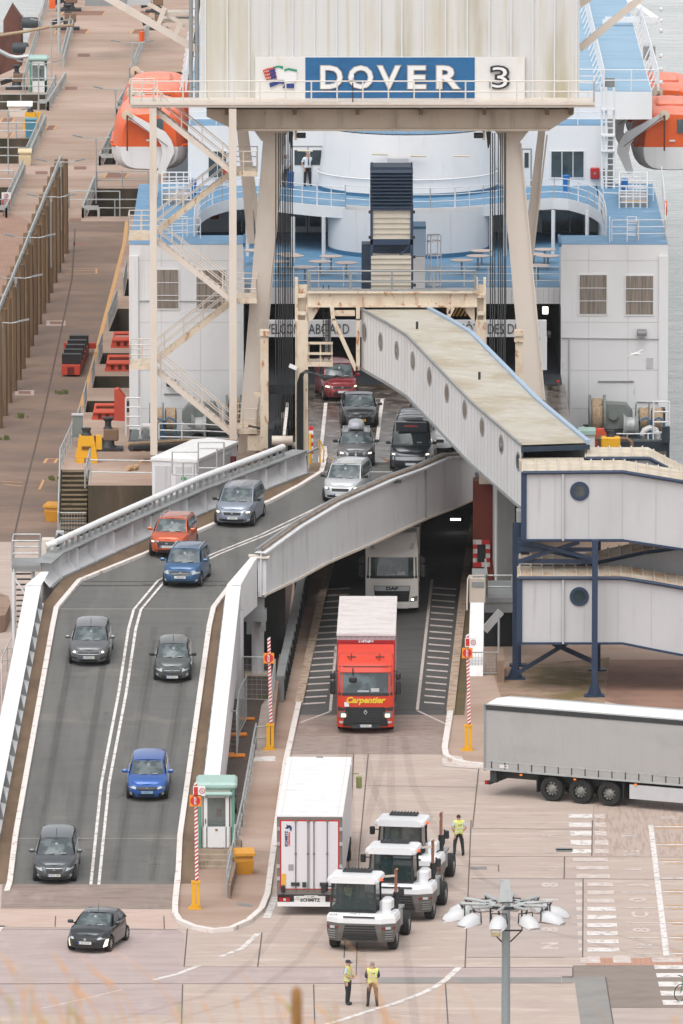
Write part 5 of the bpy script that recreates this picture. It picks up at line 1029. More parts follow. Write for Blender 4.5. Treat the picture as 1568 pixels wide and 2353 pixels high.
# winches
def winch(ox, s, label):
    t = thing('mooring_winch', label, 'winch', V(ox, 998, 521))
    X = lambda px: V(ox+s*px, 990, 521).x; Zz = lambda y: V(ox, y, 521).z
    a = MB(); a.lathe([(.5,-.0),(1.05,0),(1.05,.12),(.62,.14),(.62,.7),(1.05,.72),(1.05,.85),(.5,.85)], (X(-48), 521.2, Zz(955)), 22, 0, RY90); a.build('drum', M_wgrey, t)
    a = MB(); a.lathe([(.85,.16),(.9,.3),(.88,.5),(.85,.68)], (X(-48), 521.2, Zz(955)), 20, 0, RY90); a.build('rope_coil', M_rope, t)
    a = MB(); P = [(X(-22),Zz(925)),(X(38),Zz(928)),(X(52),Zz(945)),(X(52),Zz(965)),(X(20),Zz(990)),(X(-32),Zz(998)),(X(-32),Zz(945))]; a.prism([Ve((x,520.6,z)) for x, z in P], (0,1.2,0)); a.build('gear_case', M_wgrey, t)
    a = MB(); a.lathe([(.01,0),(.25,0),(.25,.1),(.01,.1)], (X(8), 520.5, Zz(950)), 14, 0, RX90); a.build('cover', M_wgrey, t)
    a = MB(); a.lathe([(.6,0),(.42,.2),(.42,.55),(.6,.75)], (X(30), 519.9, Zz(970)), 16, 0, RY90); a.build('warping_head', M_galv, t)
    for dx in (78, 108):
        a = MB(); a.lathe([(.45,0),(.62,.08),(.58,.3),(.62,.52),(.45,.6)], (X(dx)-.3, 520.8, Zz(962)), 14, 0, RY90); a.build('rope_coil', M_rope, t)
        a = MB(); a.lathe([(.85,-.06),(.85,0)], (X(dx)-.36, 520.8, Zz(962)), 16, 0, RY90); a.lathe([(.01,-.06),(.85,-.06)], (X(dx)-.36, 520.8, Zz(962)), 16, 0, RY90); a.build('flange', M_wgrey, t)
        a = MB(); a.tube([Ve((X(dx-12),519.6,3.2)), Ve((X(dx-12),519.6,Zz(958))), Ve((X(dx+4),519.6,Zz(950))), Ve((X(dx+14),519.6,Zz(958))), Ve((X(dx+14),519.6,3.2))], .06, 6); a.build('guard', M_blued, t)
    a = MB(); vbox(a, ox+s*122-6, ox+s*122+6, 940, 1000, 521, .8); vbox(a, ox-60 if s > 0 else ox-30, ox+40 if s > 0 else ox+50, 985, 1000, 520.4, 1.6); a.build('base_frame', M_darkm, t)
winch(1400, 1, 'grey mooring winch with rope drums on the right stern deck'); winch(470, -1, 'grey mooring winch with rope drums behind the stair tower on the left stern deck')
def stern_rail(pts, nm, lab):
    a = MB(); P = [V(x, y, 519.3) for x, y in pts]; a.rail(P, 1.0, 1.2, .035, 3); a.build(nm, M_rail, sh_)
stern_rail([(1338,1025),(1370,1040),(1440,1042),(1536,1040)], 'stern_rail', ''); stern_rail([(365,1018),(470,1020),(545,1024)], 'stern_rail', '')
MB().rail([V(1500,1040,519.3), V(1536,1040,519.3)], 2.6, .8, .04, 5).build('stern_gate', M_rail, sh_); MB().rail([V(289,1000,519.3), V(322,1000,519.3)], 1.9, .7, .04, 4).build('stern_gate', M_rail, sh_)
for (x, y) in [(1480,1040),(328,1010)]:
    a = MB(); c = V(x-6, y, 519.6); a.tube([c, c+Ve((0,0,.9)), c+Ve((.12,0,1.15)), c+Ve((.4,0,1.28)), c+Ve((.7,0,1.15)), c+Ve((.78,0,.9)), c+Ve((.78,0,.6))] if x > 900 else [c, c+Ve((0,0,.5)), c+Ve((.15,0,.7)), c+Ve((.45,0,.7)), c+Ve((.6,0,.5)), c+Ve((.6,0,.2))], .15, 8); a.build('vent_pipe', M_wpaint, sh_)
a = MB(); vbox(a, 1270, 1292, 935, 975, 519.6, .6); a.tube([V(1275,975,519.4), V(1275,905,519.4)], .1, 8); a.build('hydrant', M_blued, sh_)
a = MB(); vbox(a, 1278, 1284, 875, 935, 520, .3); a.build('red_post', M_redsign, sh_)
# ================================================================== VEHICLES (built facing -Y, on the ground at their origin)
def ip(x, P):
    if x <= P[0][0]: return P[0][1]
    for (a, b), (c, d) in zip(P, P[1:]):
        if x <= c: return b+(d-b)*(x-a)/(c-a)
    return P[-1][1]
def wheel(t, x, y, r, w_, rimc, s):
    a = MB(); a.lathe([(r*.62,-w_/2),(r*.93,-w_/2),(r,-w_/2+.03),(r,w_/2-.03),(r*.93,w_/2),(r*.62,w_/2)], (x, y, r), 22, 0, RY90); wl = a.build('wheel', M_rubber, t, world=False)
    a = MB(); o = w_/2*s; a.lathe([(r*.64,o-.02*s),(r*.60,o-.05*s),(.001,o-.03*s)], (x, y, r), 20, 0, RY90, False)
    for k in range(6):
        t_ = k*PI/3; c = Ve((x+o-.02*s, y, r)); d = Ve((0, math.cos(t_), math.sin(t_))); n_ = Ve((0, -d.z, d.y))
        a.add([c+d*.02-n_*.03+Ve((s*.012,0,0)), c+d*r*.6-n_*.045+Ve((s*.012,0,0)), c+d*r*.6+n_*.045+Ve((s*.012,0,0)), c+d*.02+n_*.03+Ve((s*.012,0,0))], [(0,1,2,3)], 1)
    a.build('rim', [M_darkm, rimc], wl, world=False)
M_rim = mat('rim_silver', (196,198,200), 0.35, 0.5)
M_lamph = mat('lamp_housing', (120,124,126), 0.2, coat=.5)
def carpaint(name, c, metal=.35): return mat(name, c, 0.32, metal, coat=0.7, layers=[(tuple(int(q*.9) for q in c),(2,2,2),.45,.7,.4)])
def car(name, label, paint, P, front, yaw, ground=None, zadd=0, cat='car', grp=None):
    L_, W, Hh = P['L'], P['W'], P['H']; r = P.get('r', .32); oh = P.get('oh', .85); wb = P['wb']
    g = (ground or R)(*front); rx = math.atan(.0915 if g.y < 461.3 else .0631 if g.y < 488.4 else 0)
    if ground: rx = 0
    if g.y < 414.5: rx = 0
    hd = Ve((math.sin(yaw), -math.cos(yaw), 0)); slope = math.tan(rx); ax = L_/2-oh; c = g - hd*ax + Ve((0, 0, slope*ax*math.cos(yaw)+zadd))
    br = 461.3 < g.y < 488.4 and not ground; rx = rx*.45 if br else rx; t = thing(name, label, cat, c, yaw, grp, rx); t.scale = (1, P.get('sy', .80 if br else .93), .97)
    n = P.get('n', 3.6); cl_ = P.get('cl', .19); hf, hb, rb = P['hf'], P['hb'], P['rb']; hood = P['hood']
    ZTp = [(0, hf), (.12, hf+.06), (hood*.5, hf+.06+(hb-hf-.06)*.62), (hood, hb), (L_-.5, rb), (L_-.06, rb-.02), (L_, rb-.10)]
    zt = lambda y: ip(y+L_/2, ZTp)
    pts = []; M_ = 720
    for k in range(M_+1):
        th = -PI/2 + 2*PI*k/M_; cc, ss = math.cos(th), math.sin(th)
        pts.append((W/2*math.copysign(abs(cc)**(2/n), cc), L_/2*math.copysign(abs(ss)**(2/n), ss)))
    acc = [0]
    for a_, b_ in zip(pts, pts[1:]): acc.append(acc[-1]+math.hypot(b_[0]-a_[0], b_[1]-a_[1]))
    N = 96; ring = []; j = 0
    for k in range(N):
        s = acc[-1]*k/N
        while acc[j+1] < s: j += 1
        u = (s-acc[j])/max(1e-9, acc[j+1]-acc[j]); ring.append((pts[j][0]+(pts[j+1][0]-pts[j][0])*u, pts[j][1]+(pts[j+1][1]-pts[j][1])*u))
    yw = [-(L_/2-oh), -(L_/2-oh)+wb]; ra = r+.07
    def arch(x, y):
        if abs(x) < W*.36: return 0
        for w0 in yw:
            if abs(y-w0) < ra: return r+math.sqrt(ra*ra-(y-w0)**2)
        return 0
    lev = [(cl_, .12, .05, .04), (cl_+.06, .02, .01, .01), (.44, 0, 0, 0), (.60, .005, .02, .01)]
    def lp(k, x, y):
        f = max(0, min(1, (-y-L_/2+.9)/.9)); b_ = max(0, min(1, (y-L_/2+.9)/.9))
        if k < 4: z, ins, pf, pb = lev[k]; z = max(z, arch(x, y)+.004*k)
        else:
            z = zt(y)-(.13, .035, 0)[k-4]; ins = (.015, .05, .15)[k-4]; pf = (.06, .12, .22)[k-4]; pb = (.02, .05, .10)[k-4]
            if k == 4: z = max(z, arch(x, y)+.02)
        return Ve((x*(1-ins/(W/2)), y*(1-ins/(L_/2)) + pf*f*f - pb*b_*b_, z))
    rings = [[lp(k, x, y) for x, y in ring] for k in range(7)]
    a = MB(); a.loft(rings, 0, cap=False)
    for i in range(N): a.m[i] = 1
    top = rings[6]; cols = 6; rows = []
    for i in range(N//2+1):
        p, q = top[i], top[(N-i) % N]; rows.append([p.lerp(q, k/cols)+Ve((0, 0, P.get('crown', .045)*(1-(2*k/cols-1)**2))) for k in range(cols+1)])
    vs = [p for r_ in rows for p in r_]; fs = [(i*(cols+1)+k, i*(cols+1)+k+1, (i+1)*(cols+1)+k+1, (i+1)*(cols+1)+k) for i in range(len(rows)-1) for k in range(cols)]
    a.add(vs, fs, 0, True)
    a.add([p for p in rings[0]], [tuple(reversed(range(N)))], 1)
    # cabin
    y0 = -L_/2; a0, a1, b1, b0 = y0+P['ws'][0], y0+P['ws'][1], y0+P['rw'][0], y0+P['rw'][1]; wbh, wth = W/2-.10, W/2-P.get('tum', .27)
    za, zb_ = zt(a0)-.03, zt(b0)-.02
    WS = lambda u, v: Ve((u*(wbh*.95+(wth-wbh*.95)*v), a0+(a1-a0)*v+u*u*(.24-.12*v)-.03*math.sin(PI*v), za+(Hh-.06-za)*v+.035*math.sin(PI*v)*(1-u*u*.5)-.02*u*u))
    RF = lambda u, v: Ve((u*(wth+.03*math.sin(PI*v)), (a1+.12*u*u)+((b1-.05*u*u)-(a1+.12*u*u))*v, Hh-.02*u*u-.03*abs(u)**4-.04*(2*v-1)**2))
    RW = lambda u, v: Ve((u*(wth+(wbh*.95-wth)*v), (b1-.05*u*u)+((b0-.12*u*u)-(b1-.05*u*u))*v, Hh-.05+(zb_-Hh+.05)*v-.02*u*u))
    def SD(sg, s, v):
        yb = (a0+.22)+((b0-.10)-(a0+.22))*s; yt = (a1+.12)+((b1-.05)-(a1+.12))*s
        x0 = wbh+.0; x1 = wth-.0; return Ve((sg*(x0+(x1-x0)*v+.03*math.sin(PI*v)), yb+(yt-yb)*v, (zt(yb)-.02)+(Hh-.07-zt(yb)+.02)*v))
    a.grid(WS_ := (lambda i, j: WS(2*i-1, j)), 8, 5); a.grid(lambda i, j: RF(2*i-1, j), 8, 8); a.grid(lambda i, j: RW(2*i-1, j), 8, 4)
    for sg in (-1, 1): a.grid((lambda i, j: SD(sg, i, j)) if sg < 0 else (lambda i, j: SD(sg, 1-i, j)), 8, 4)
    a.build('body', [paint, M_black], t, world=False)
    gl = P.get('glass', M_cglass)
    b = MB(); b.grid(lambda i, j: WS((2*i-1)*.93, .07+j*.86)+Ve((0,-.014,.014)), 8, 5); wsn = b.build('windscreen', gl, t, world=False)
    b = MB(); b.grid(lambda i, j: WS((2*i-1)*.95, .0+j*.07)+Ve((0,-.02,.012)), 8, 1)
    for sx in (-.5, .18): b.beam(WS(sx, .05)+Ve((0,-.03,.02)), WS(sx+.45, .13)+Ve((0,-.03,.02)), .02, .02)
    b.build('wiper_cowl', M_black, wsn, world=False)
    b = MB(); p = WS(P.get('permit', .05), .62)+Ve((0,-.024,.02)); b.box(p.x-.05, p.x+.05, p.y-.005, p.y, p.z-.09, p.z+.07); b.build('permit', mat('paper', (196,200,200), 0.6), wsn, world=False); b = MB(); b.box(-.08, .08, WS(0,.93).y-.03, WS(0,.93).y-.02, WS(0,.93).z-.03, WS(0,.93).z+.03); b.build('interior_mirror', M_black, wsn, world=False)
    b = MB(); q = WS(.45,.14)+Ve((0,-.024,.02)); b.box(q.x-.11, q.x+.11, q.y-.03, q.y, q.z-.01, q.z+.02)
    b.build('dashboard_paper', mat('paper', (196,200,200), 0.6), wsn, world=False)
    if not P.get('norear'):
        b = MB(); b.grid(lambda i, j: RW((2*i-1)*.88, .08+j*.78)+Ve((0,.014,.012)), 6, 3); b.build('rear_window', gl, t, world=False)
    wins = P.get('wins', [(.06,.44),(.47,.78)])
    for sg in (-1, 1):
        for (s0, s1) in wins:
            b = MB(); f = lambda i, j: SD(sg, s0+(s1-s0)*i, .13+j*.72)+Ve((sg*.014,0,.004)); b.grid(f if sg < 0 else (lambda i, j: SD(sg, s0+(s1-s0)*(1-i), .13+j*.72)+Ve((sg*.014,0,.004))), 4, 3)
            b.build('side_window', gl, t, world=False)
    # front end
    IN = [(cl_, .12), (cl_+.06, .02), (.44, 0), (.60, .005), (hf-.07, .015), (hf+.02, .05), (hf+.1, .15)]; PF = [(cl_, .05), (cl_+.06, .01), (.44, 0), (.60, .02), (hf-.07, .06), (hf+.02, .12), (hf+.1, .22)]
    def FS(x, z, off=.012):
        ins = ip(z, IN); w0 = W/2*(1-ins/(W/2)); yy = -L_/2*(1-min(.9999, abs(x/w0))**n)**(1/n)*(1-ins/(L_/2)); f = max(0, min(1, (-yy-L_/2+.9)/.9)); d = Ve((x*.25, -1, 0)).normalized()
        return Ve((x, yy+ip(z, PF)*f*f, z)) + d*off
    def patch(q, mat_, nm, off=.012, par=t, nu=8, nv=3, th=0):
        m = MB(); f = lambda i, j: FS(q[0][0]*(1-i)*(1-j)+q[1][0]*i*(1-j)+q[2][0]*i*j+q[3][0]*(1-i)*j, q[0][1]*(1-i)*(1-j)+q[1][1]*i*(1-j)+q[2][1]*i*j+q[3][1]*(1-i)*j, off); m.grid(f, nu, nv)
        return m.build(nm, mat_, par, world=False)
    for q in P.get('grille', []): patch(q, M_black, 'grille', .012)
    for q in P.get('chrome', []): patch(q, M_rim, 'grille_trim', .02, nv=1)
    for q in P.get('intake', []): patch(q, M_black, 'air_intake', .010)
    for sg in (-1, 1):
        for q in P['light']:
            q2 = [(sg*x, z) for x, z in q]; q2 = q2 if sg > 0 else [q2[1], q2[0], q2[3], q2[2]]
            hl = patch(q2, M_lampoff if not P.get('lit') else M_lamph, 'headlight', .016)
            if P.get('lit'):
                cx = sum(x for x, z in q)/4; cz = sum(z for x, z in q)/4; w2 = .075; patch([(sg*cx-w2, cz-.03), (sg*cx+w2, cz-.03), (sg*cx+w2, cz+.04), (sg*cx-w2, cz+.04)], M_lampon, 'bulb', .024, hl, 3, 1)
        for q in P.get('fog', []):
            q2 = [(sg*x, z) for x, z in q]; q2 = q2 if sg > 0 else [q2[1], q2[0], q2[3], q2[2]]; patch(q2, M_lampon if P.get('drl') else M_lampoff, 'fog_lamp', .02, nu=3)
    pz = P.get('pz', .42); pw = .26; pc = P.get('plate', M_plate); m = MB(); yp = FS(0, pz).y-.02; m.box(-pw, pw, yp-.012, yp, pz-.055, pz+.055, 0)
    if P.get('eu', 1): m.box(-pw, -pw+.045, yp-.014, yp, pz-.05, pz+.05, 1)
    if P.get('txt'): add_text(m, P['txt'], .10, (.02, yp-.013, pz), ext=.001, m=2, sx=.8)
    m.build('number_plate', [pc, M_euro, M_ink], t, world=False)
    bz = P.get('bz')
    if bz: m = MB(); m.lathe([(.001,-.01),(.055,-.01),(.06,.01)], (0, FS(0, bz).y-.015, bz), 14, 0, RX90); m.build('badge', M_rim, t, world=False)
    rim = P.get('rim', M_rim)
    for w0 in yw:
        for sg in (-1, 1): wheel(t, sg*(W/2-.13), w0, r, .22, rim, sg)
    for sg in (-1, 1):
        m = MB(); c_ = Ve((sg*(W/2+.02), a0+.42, zt(a0)+.08)); m.cbox(c_+Ve((sg*.06,0,.03)), (.22,.13,.15), bev=.04); m.cbox(c_+Ve((-sg*.08,.02,-.02)), (.12,.06,.05)); mr = m.build('wing_mirror', P.get('mirror', paint), t, world=False)
    if P.get('rails'):
        for sg in (-1, 1):
            m = MB(); m.tube([RF(sg*.93, .05)+Ve((0,0,.0)), RF(sg*.93, .12)+Ve((0,0,.06)), RF(sg*.93, .9)+Ve((0,0,.06)), RF(sg*.93, .97)], .022, 6); m.build('roof_rail', P['rails'], t, world=False)
    if P.get('bars'):
        for v in P['bars']:
            m = MB(); p, q = RF(-.98, v)+Ve((0,0,.11)), RF(.98, v)+Ve((0,0,.11)); m.beam(p, q, .07, .03); m.build('roof_bar', M_rim, t, world=False)
    if P.get('box'):
        m = MB(); y1, y2 = RF(0,.05).y, RF(0,.85).y; rr = []
        for u in (0,.06,.2,.5,.8,.95,1): f = (1-abs(2*u-1)**5)**.5; rr.append([Ve((.40*(.35+.65*f)*math.cos(k*PI/6)*(1.0), y1+(y2-y1)*u, Hh+.12+.02+ (.30*(.3+.7*f))*max(0,math.sin(k*PI/6))**.6 - (.04 if math.sin(k*PI/6) < -.01 else 0))) for k in range(12)])
        m.loft(rr, 0); m.build('roof_box', mat('roof_box_grey', (170,174,182), .4), t, world=False)
    if P.get('ant'): m = MB(); p = RF(0, .15); m.tube([p, p+Ve((0,.12,.28))], .009, 4); m.build('antenna', M_black, t, world=False)
    if P.get('sunroof'): m = MB(); m.grid(lambda i, j: RF((2*i-1)*.62, .12+j*.5)+Ve((0,0,.012)), 4, 4); m.build('sunroof', gl, t, world=False)
    return t
M_cglass = mat('car_glass', (104,114,116), 0.05, spec=.6, ior=1.5, layers=[((66,76,80),(2.2,2.2,2.2),.42,.55,.9),((150,158,158),(3.5,3.5,3.5),.6,.68,.35)])
hatch = dict(L=4.2, W=1.77, H=1.47, wb=2.6, hf=.70, hb=.96, rb=.98, hood=1.05, ws=(1.02,1.85), rw=(3.75,4.12), light=[[(.42,.62),(.80,.66),(.82,.76),(.46,.70)]])
def mk_(**k): d = dict(hatch); d.update(k); return d
car('parked_car', '', carpaint('x', (1,1,1)), hatch, (0,0), 0) if 0 else None
GR = 'cars driving down the ramp'
car('car', 'grey hatchback with lit headlights, highest in the left lane of the ramp', carpaint('paint_graphite', (108,109,112)), mk_(L=4.37, W=1.81, H=1.48, wb=2.66, hood=1.1, ws=(1.05,1.95), rw=(3.9,4.3), grille=[[(-.44,.56),(.44,.56),(.46,.68),(-.46,.68)]], chrome=[[(-.45,.585),(.45,.585),(.45,.605),(-.45,.605)]], intake=[[(-.36,.24),(.36,.24),(.42,.36),(-.42,.36)],[(.50,.34),(.80,.38),(.80,.46),(.52,.44)],[(-.80,.38),(-.50,.34),(-.52,.44),(-.80,.46)]], light=[[(.44,.58),(.82,.62),(.84,.78),(.48,.68)]], lit=1, txt='1-BWQ-061', pz=.47, bz=.64, ant=1), (205,1524), -.035, grp=GR)
car('car', 'small rounded charcoal hatchback with pale oval headlights, beside the right ramp parapet', carpaint('paint_charcoal', (92,96,96)), mk_(L=3.85, W=1.67, H=1.52, wb=2.46, hood=.95, ws=(.9,1.7), rw=(3.35,3.78), n=3.0, grille=[[(-.34,.50),(.34,.50),(.38,.66),(-.38,.66)]], chrome=[[(-.34,.555),(.34,.555),(.34,.57),(-.34,.57)],[(-.35,.61),(.35,.61),(.35,.625),(-.35,.625)]], intake=[[(-.40,.26),(.40,.26),(.46,.38),(-.46,.38)]], light=[[(.42,.54),(.74,.60),(.72,.74),(.44,.66)]], fog=[[(.60,.32),(.70,.32),(.70,.42),(.60,.42)]], txt='AC-424-YY', pz=.33, bz=.62, ant=1, mirror=M_black), (396,1562), -.02, grp=GR)
car('car', 'bright blue hatchback with sharp white headlights, alone in the right lane near the ramp foot', carpaint('paint_blue', (44,96,176), .3), mk_(L=4.37, W=1.77, H=1.47, wb=2.6, hood=1.0, ws=(.95,1.95), rw=(3.85,4.3), grille=[[(-.44,.54),(.44,.54),(.40,.68),(-.40,.68)]], intake=[[(-.32,.22),(.32,.22),(.36,.38),(-.36,.38)],[(.46,.24),(.78,.28),(.80,.44),(.50,.40)],[(-.78,.28),(-.46,.24),(-.50,.40),(-.80,.44)]], light=[[(.44,.58),(.82,.62),(.86,.76),(.46,.66)]], fog=[[(.62,.32),(.70,.32),(.70,.40),(.62,.40)]], pz=.47, bz=.62, plate=mat('plate_pale_blue', (150,186,214), .5), txt='A 0767 T'), (338,1834), -.02, grp=GR)
car('car', 'dark grey hatchback with pale headlights, lowest in the left lane of the ramp', carpaint('paint_dark_grey', (84,88,92)), mk_(L=4.6, W=1.78, H=1.60, wb=2.7, hf=.76, hb=1.02, rb=1.05, hood=1.1, ws=(1.05,1.95), rw=(4.1,4.5), n=3.2, grille=[[(-.32,.58),(.32,.58),(.36,.72),(-.36,.72)]], chrome=[[(-.33,.715),(.33,.715),(.33,.73),(-.33,.73)]], intake=[[(-.50,.26),(.50,.26),(.56,.38),(-.56,.38)]], light=[[(.46,.60),(.78,.64),(.80,.78),(.50,.72)]], fog=[[(.62,.34),(.70,.34),(.70,.42),(.62,.42)]], txt='RZ-KL 1208', pz=.45, bz=.65, ant=1), (126,2024), -.03, grp=GR)
car('car', 'black hatchback with fang-like white running lights, turning on the yard below the ramp', carpaint('paint_black', (40,44,48), .2), mk_(L=4.06, W=1.75, H=1.43, wb=2.54, hood=1.05, ws=(1.0,1.9), rw=(3.1,3.64), grille=[[(-.48,.34),(.48,.34),(.42,.64),(-.42,.64)]], light=[[(.46,.58),(.80,.62),(.80,.70),(.50,.66)]], fog=[[(.66,.26),(.76,.28),(.84,.56),(.74,.56)]], drl=1, txt='GB-167-EP', pz=.46, bz=.60, ant=1), (206,2184), -.25, ground=G, grp=None)
car('car', 'orange sport utility car with silver roof bars and v-shaped grille, behind the blue people carrier', carpaint('paint_orange', (206,92,48), .25), mk_(L=4.64, W=1.82, H=1.70, wb=2.7, r=.36, cl=.24, hf=.84, hb=1.08, rb=1.12, hood=1.15, ws=(1.1,1.9), rw=(4.1,4.55), grille=[[(-.40,.50),(.40,.50),(.50,.80),(-.50,.80)]], chrome=[[(-.30,.54),(-.22,.54),(-.40,.80),(-.50,.80)],[(.22,.54),(.30,.54),(.50,.80),(.40,.80)],[(-.30,.52),(.30,.52),(.30,.56),(-.30,.56)]], intake=[[(-.80,.26),(.80,.26),(.74,.42),(-.74,.42)]], light=[[(.54,.70),(.86,.72),(.86,.84),(.50,.82)]], lit=1, txt='1-LFX-176', pz=.56, bz=.70, rails=M_rim, bars=[.25,.70], wins=[(.05,.40),(.43,.70),(.73,.90)]), (386,1282), -.17, grp='cars on the upper bridge')
car('car', 'blue people carrier with silver roof rails, in front of the orange car', carpaint('paint_mid_blue', (54,98,140), .3), mk_(L=4.41, W=1.79, H=1.66, wb=2.68, hf=.80, hb=1.04, rb=1.06, hood=.95, ws=(.85,1.7), rw=(4.0,4.36), tum=.24, n=4, grille=[[(-.40,.56),(.40,.56),(.48,.76),(-.48,.76)]], chrome=[[(-.42,.60),(.42,.60),(.42,.615),(-.42,.615)],[(-.44,.67),(.44,.67),(.44,.685),(-.44,.685)]], intake=[[(-.60,.24),(.60,.24),(.62,.34),(-.62,.34)]], light=[[(.52,.62),(.82,.64),(.84,.82),(.56,.78)]], fog=[[(.66,.30),(.76,.30),(.76,.38),(.66,.38)]], txt='EF09 BUA', eu=0, pz=.50, bz=.70, rails=M_rim, wins=[(.05,.36),(.39,.66),(.69,.92)]), (417,1349), -.16, grp='cars on the upper bridge')
car('car', 'silver blue people carrier with lit headlights, alone between the orange car and the platform', carpaint('paint_silver_blue', (150,158,172), .45), mk_(L=4.85, W=1.90, H=1.72, wb=2.92, hf=.80, hb=1.08, rb=1.08, hood=1.05, ws=(.95,1.95), rw=(4.4,4.8), tum=.25, grille=[[(-.38,.58),(.38,.58),(.42,.72),(-.42,.72)]], intake=[[(-.60,.24),(.60,.24),(.66,.40),(-.66,.40)]], light=[[(.48,.62),(.88,.66),(.90,.82),(.54,.74)]], lit=1, fog=[[(.66,.32),(.78,.32),(.78,.40),(.66,.40)]], txt='AA 128', pz=.45, bz=.66, rails=M_rim, mirror=M_black, wins=[(.05,.36),(.39,.66),(.69,.92)]), (536,1211), -.19, grp='cars on the upper bridge')
car('car', 'pale silver people carrier with silver roof rails, half hidden behind the near bridge girder', carpaint('paint_pale_silver', (204,206,208), .3), mk_(L=4.8, W=1.90, H=1.72, wb=2.9, hf=.80, hb=1.06, rb=1.08, hood=1.05, ws=(.95,1.9), rw=(4.35,4.75), tum=.24, grille=[[(-.38,.58),(.38,.58),(.42,.72),(-.42,.72)]], intake=[[(-.60,.24),(.60,.24),(.66,.40),(-.66,.40)]], light=[[(.48,.62),(.88,.66),(.90,.82),(.54,.74)]], lit=1, rails=M_rim, mirror=M_black, wins=[(.05,.36),(.39,.66),(.69,.92)]), (784,1156), -.19, grp='cars on the upper bridge')
car('car', 'grey car with a grey roof box and lit headlights, just past the platform gate', carpaint('paint_mineral_grey', (112,112,116)), mk_(L=4.36, W=1.82, H=1.58, wb=2.67, hf=.80, hb=1.04, rb=1.06, hood=1.05, ws=(1.0,1.8), rw=(3.9,4.3), grille=[[(-.36,.48),(-.04,.48),(-.04,.74),(-.34,.74)],[(.04,.48),(.36,.48),(.34,.74),(.04,.74)]], intake=[[(-.6,.26),(.6,.26),(.6,.34),(-.6,.34)]], light=[[(.48,.62),(.84,.66),(.84,.78),(.50,.74)]], lit=1, txt='MTN 4307', pz=.40, bz=.80, rails=M_rim, bars=[.15,.62], box=1, mirror=M_black), (817,1070), -.01, grp='cars waiting on the upper platform')
car('car', 'black saloon with a yellow plate and lit headlights, behind the roof box car', carpaint('paint_black_two', (38,42,46), .2), mk_(sy=1.12, L=4.69, W=1.85, H=1.44, wb=2.87, hf=.66, hb=.92, rb=1.0, hood=1.05, ws=(1.0,2.2), rw=(3.3,4.4), n=3.0, light=[[(.48,.56),(.82,.62),(.84,.72),(.52,.64)]], lit=1, intake=[[(-.62,.24),(.62,.24),(.56,.34),(-.56,.34)]], plate=M_platey, eu=1, txt='G-043-XK', pz=.42, bz=.62), (826,977), .03, grp='cars waiting on the upper platform')
car('van', 'dark red small van with lit headlights, farthest back below the service cage', carpaint('paint_dark_red', (138,32,40), .25), mk_(L=4.4, W=1.79, H=1.83, wb=2.68, hf=.84, hb=1.10, rb=1.12, hood=.95, ws=(.9,1.6), rw=(4.1,4.36), tum=.2, n=4, grille=[[(-.46,.66),(.46,.66),(.48,.76),(-.48,.76)]], intake=[[(-.80,.22),(.80,.22),(.80,.46),(-.80,.46)]], light=[[(.54,.66),(.84,.68),(.84,.86),(.58,.80)]], lit=1, pz=.5, bz=.72, wins=[(.05,.40)]), (781,918), .16, cat='van', grp=None)
car('camper_van', 'black camper van with red lettering above the windscreen, beside the roof box car', carpaint('paint_black_van', (46,52,58), .25), mk_(sy=.80, L=5.9, W=2.05, H=2.42, wb=4.0, r=.35, oh=.95, hf=.96, hb=1.24, rb=1.3, hood=.85, ws=(.72,1.5), rw=(5.75,5.86), tum=.24, n=5, cl=.2, grille=[[(-.5,.60),(.5,.60),(.52,.70),(-.52,.70)]], chrome=[[(-.84,.60),(.84,.60),(.84,.76),(-.84,.76)]], intake=[[(-.7,.24),(.7,.24),(.76,.48),(-.76,.48)]], light=[[(.62,.78),(.92,.82),(.94,1.0),(.70,.92)]], lit=1, wins=[(.03,.16),(.3,.44),(.55,.7)], rails=M_black, bars=[.25,.5,.75], sunroof=1, mirror=M_black, glass=mat('van_glass', (52,62,66), 0.06, spec=.6, ior=1.5)), (943,1086), -.07, cat='camper van')
car('car', 'white car mostly hidden behind the camper van and the gangway', carpaint('paint_white', (226,228,230), .1), mk_(L=4.3, W=1.82, H=1.60, wb=2.7, hf=.8, hb=1.04, rb=1.08, grille=[[(-.36,.52),(.36,.52),(.36,.68),(-.36,.68)]], lit=1), (1003,1036), -.05)
car('car', 'dark car hidden behind the gangway, only its roof corner showing past the camper van', carpaint('paint_dark_car', (60,64,68)), mk_(L=4.4, W=1.82, H=1.6, wb=2.7, hf=.8, hb=1.04, rb=1.08), (975,1003), -.03)
add_text(a := MB(), 'roadcar', .22, (0,0,0), ext=.004, m=0); 
o = [q for q in bpy.data.objects if q.name.startswith('camper_van')][0]
a = MB(); add_text(a, 'malibu', .24, (0, -2.03, 2.2), up=(0,.55,.83), ext=.006, off=.006); a.build('lettering', mat('letter_red', (190,50,50), .5), o, world=False)
a = MB(); a.box(-.72, .72, -2.03, -1.9, 1.9, 2.36, 0); a.build('cab_hood', [carpaint('paint_black_van', (46,52,58))], o, world=False)
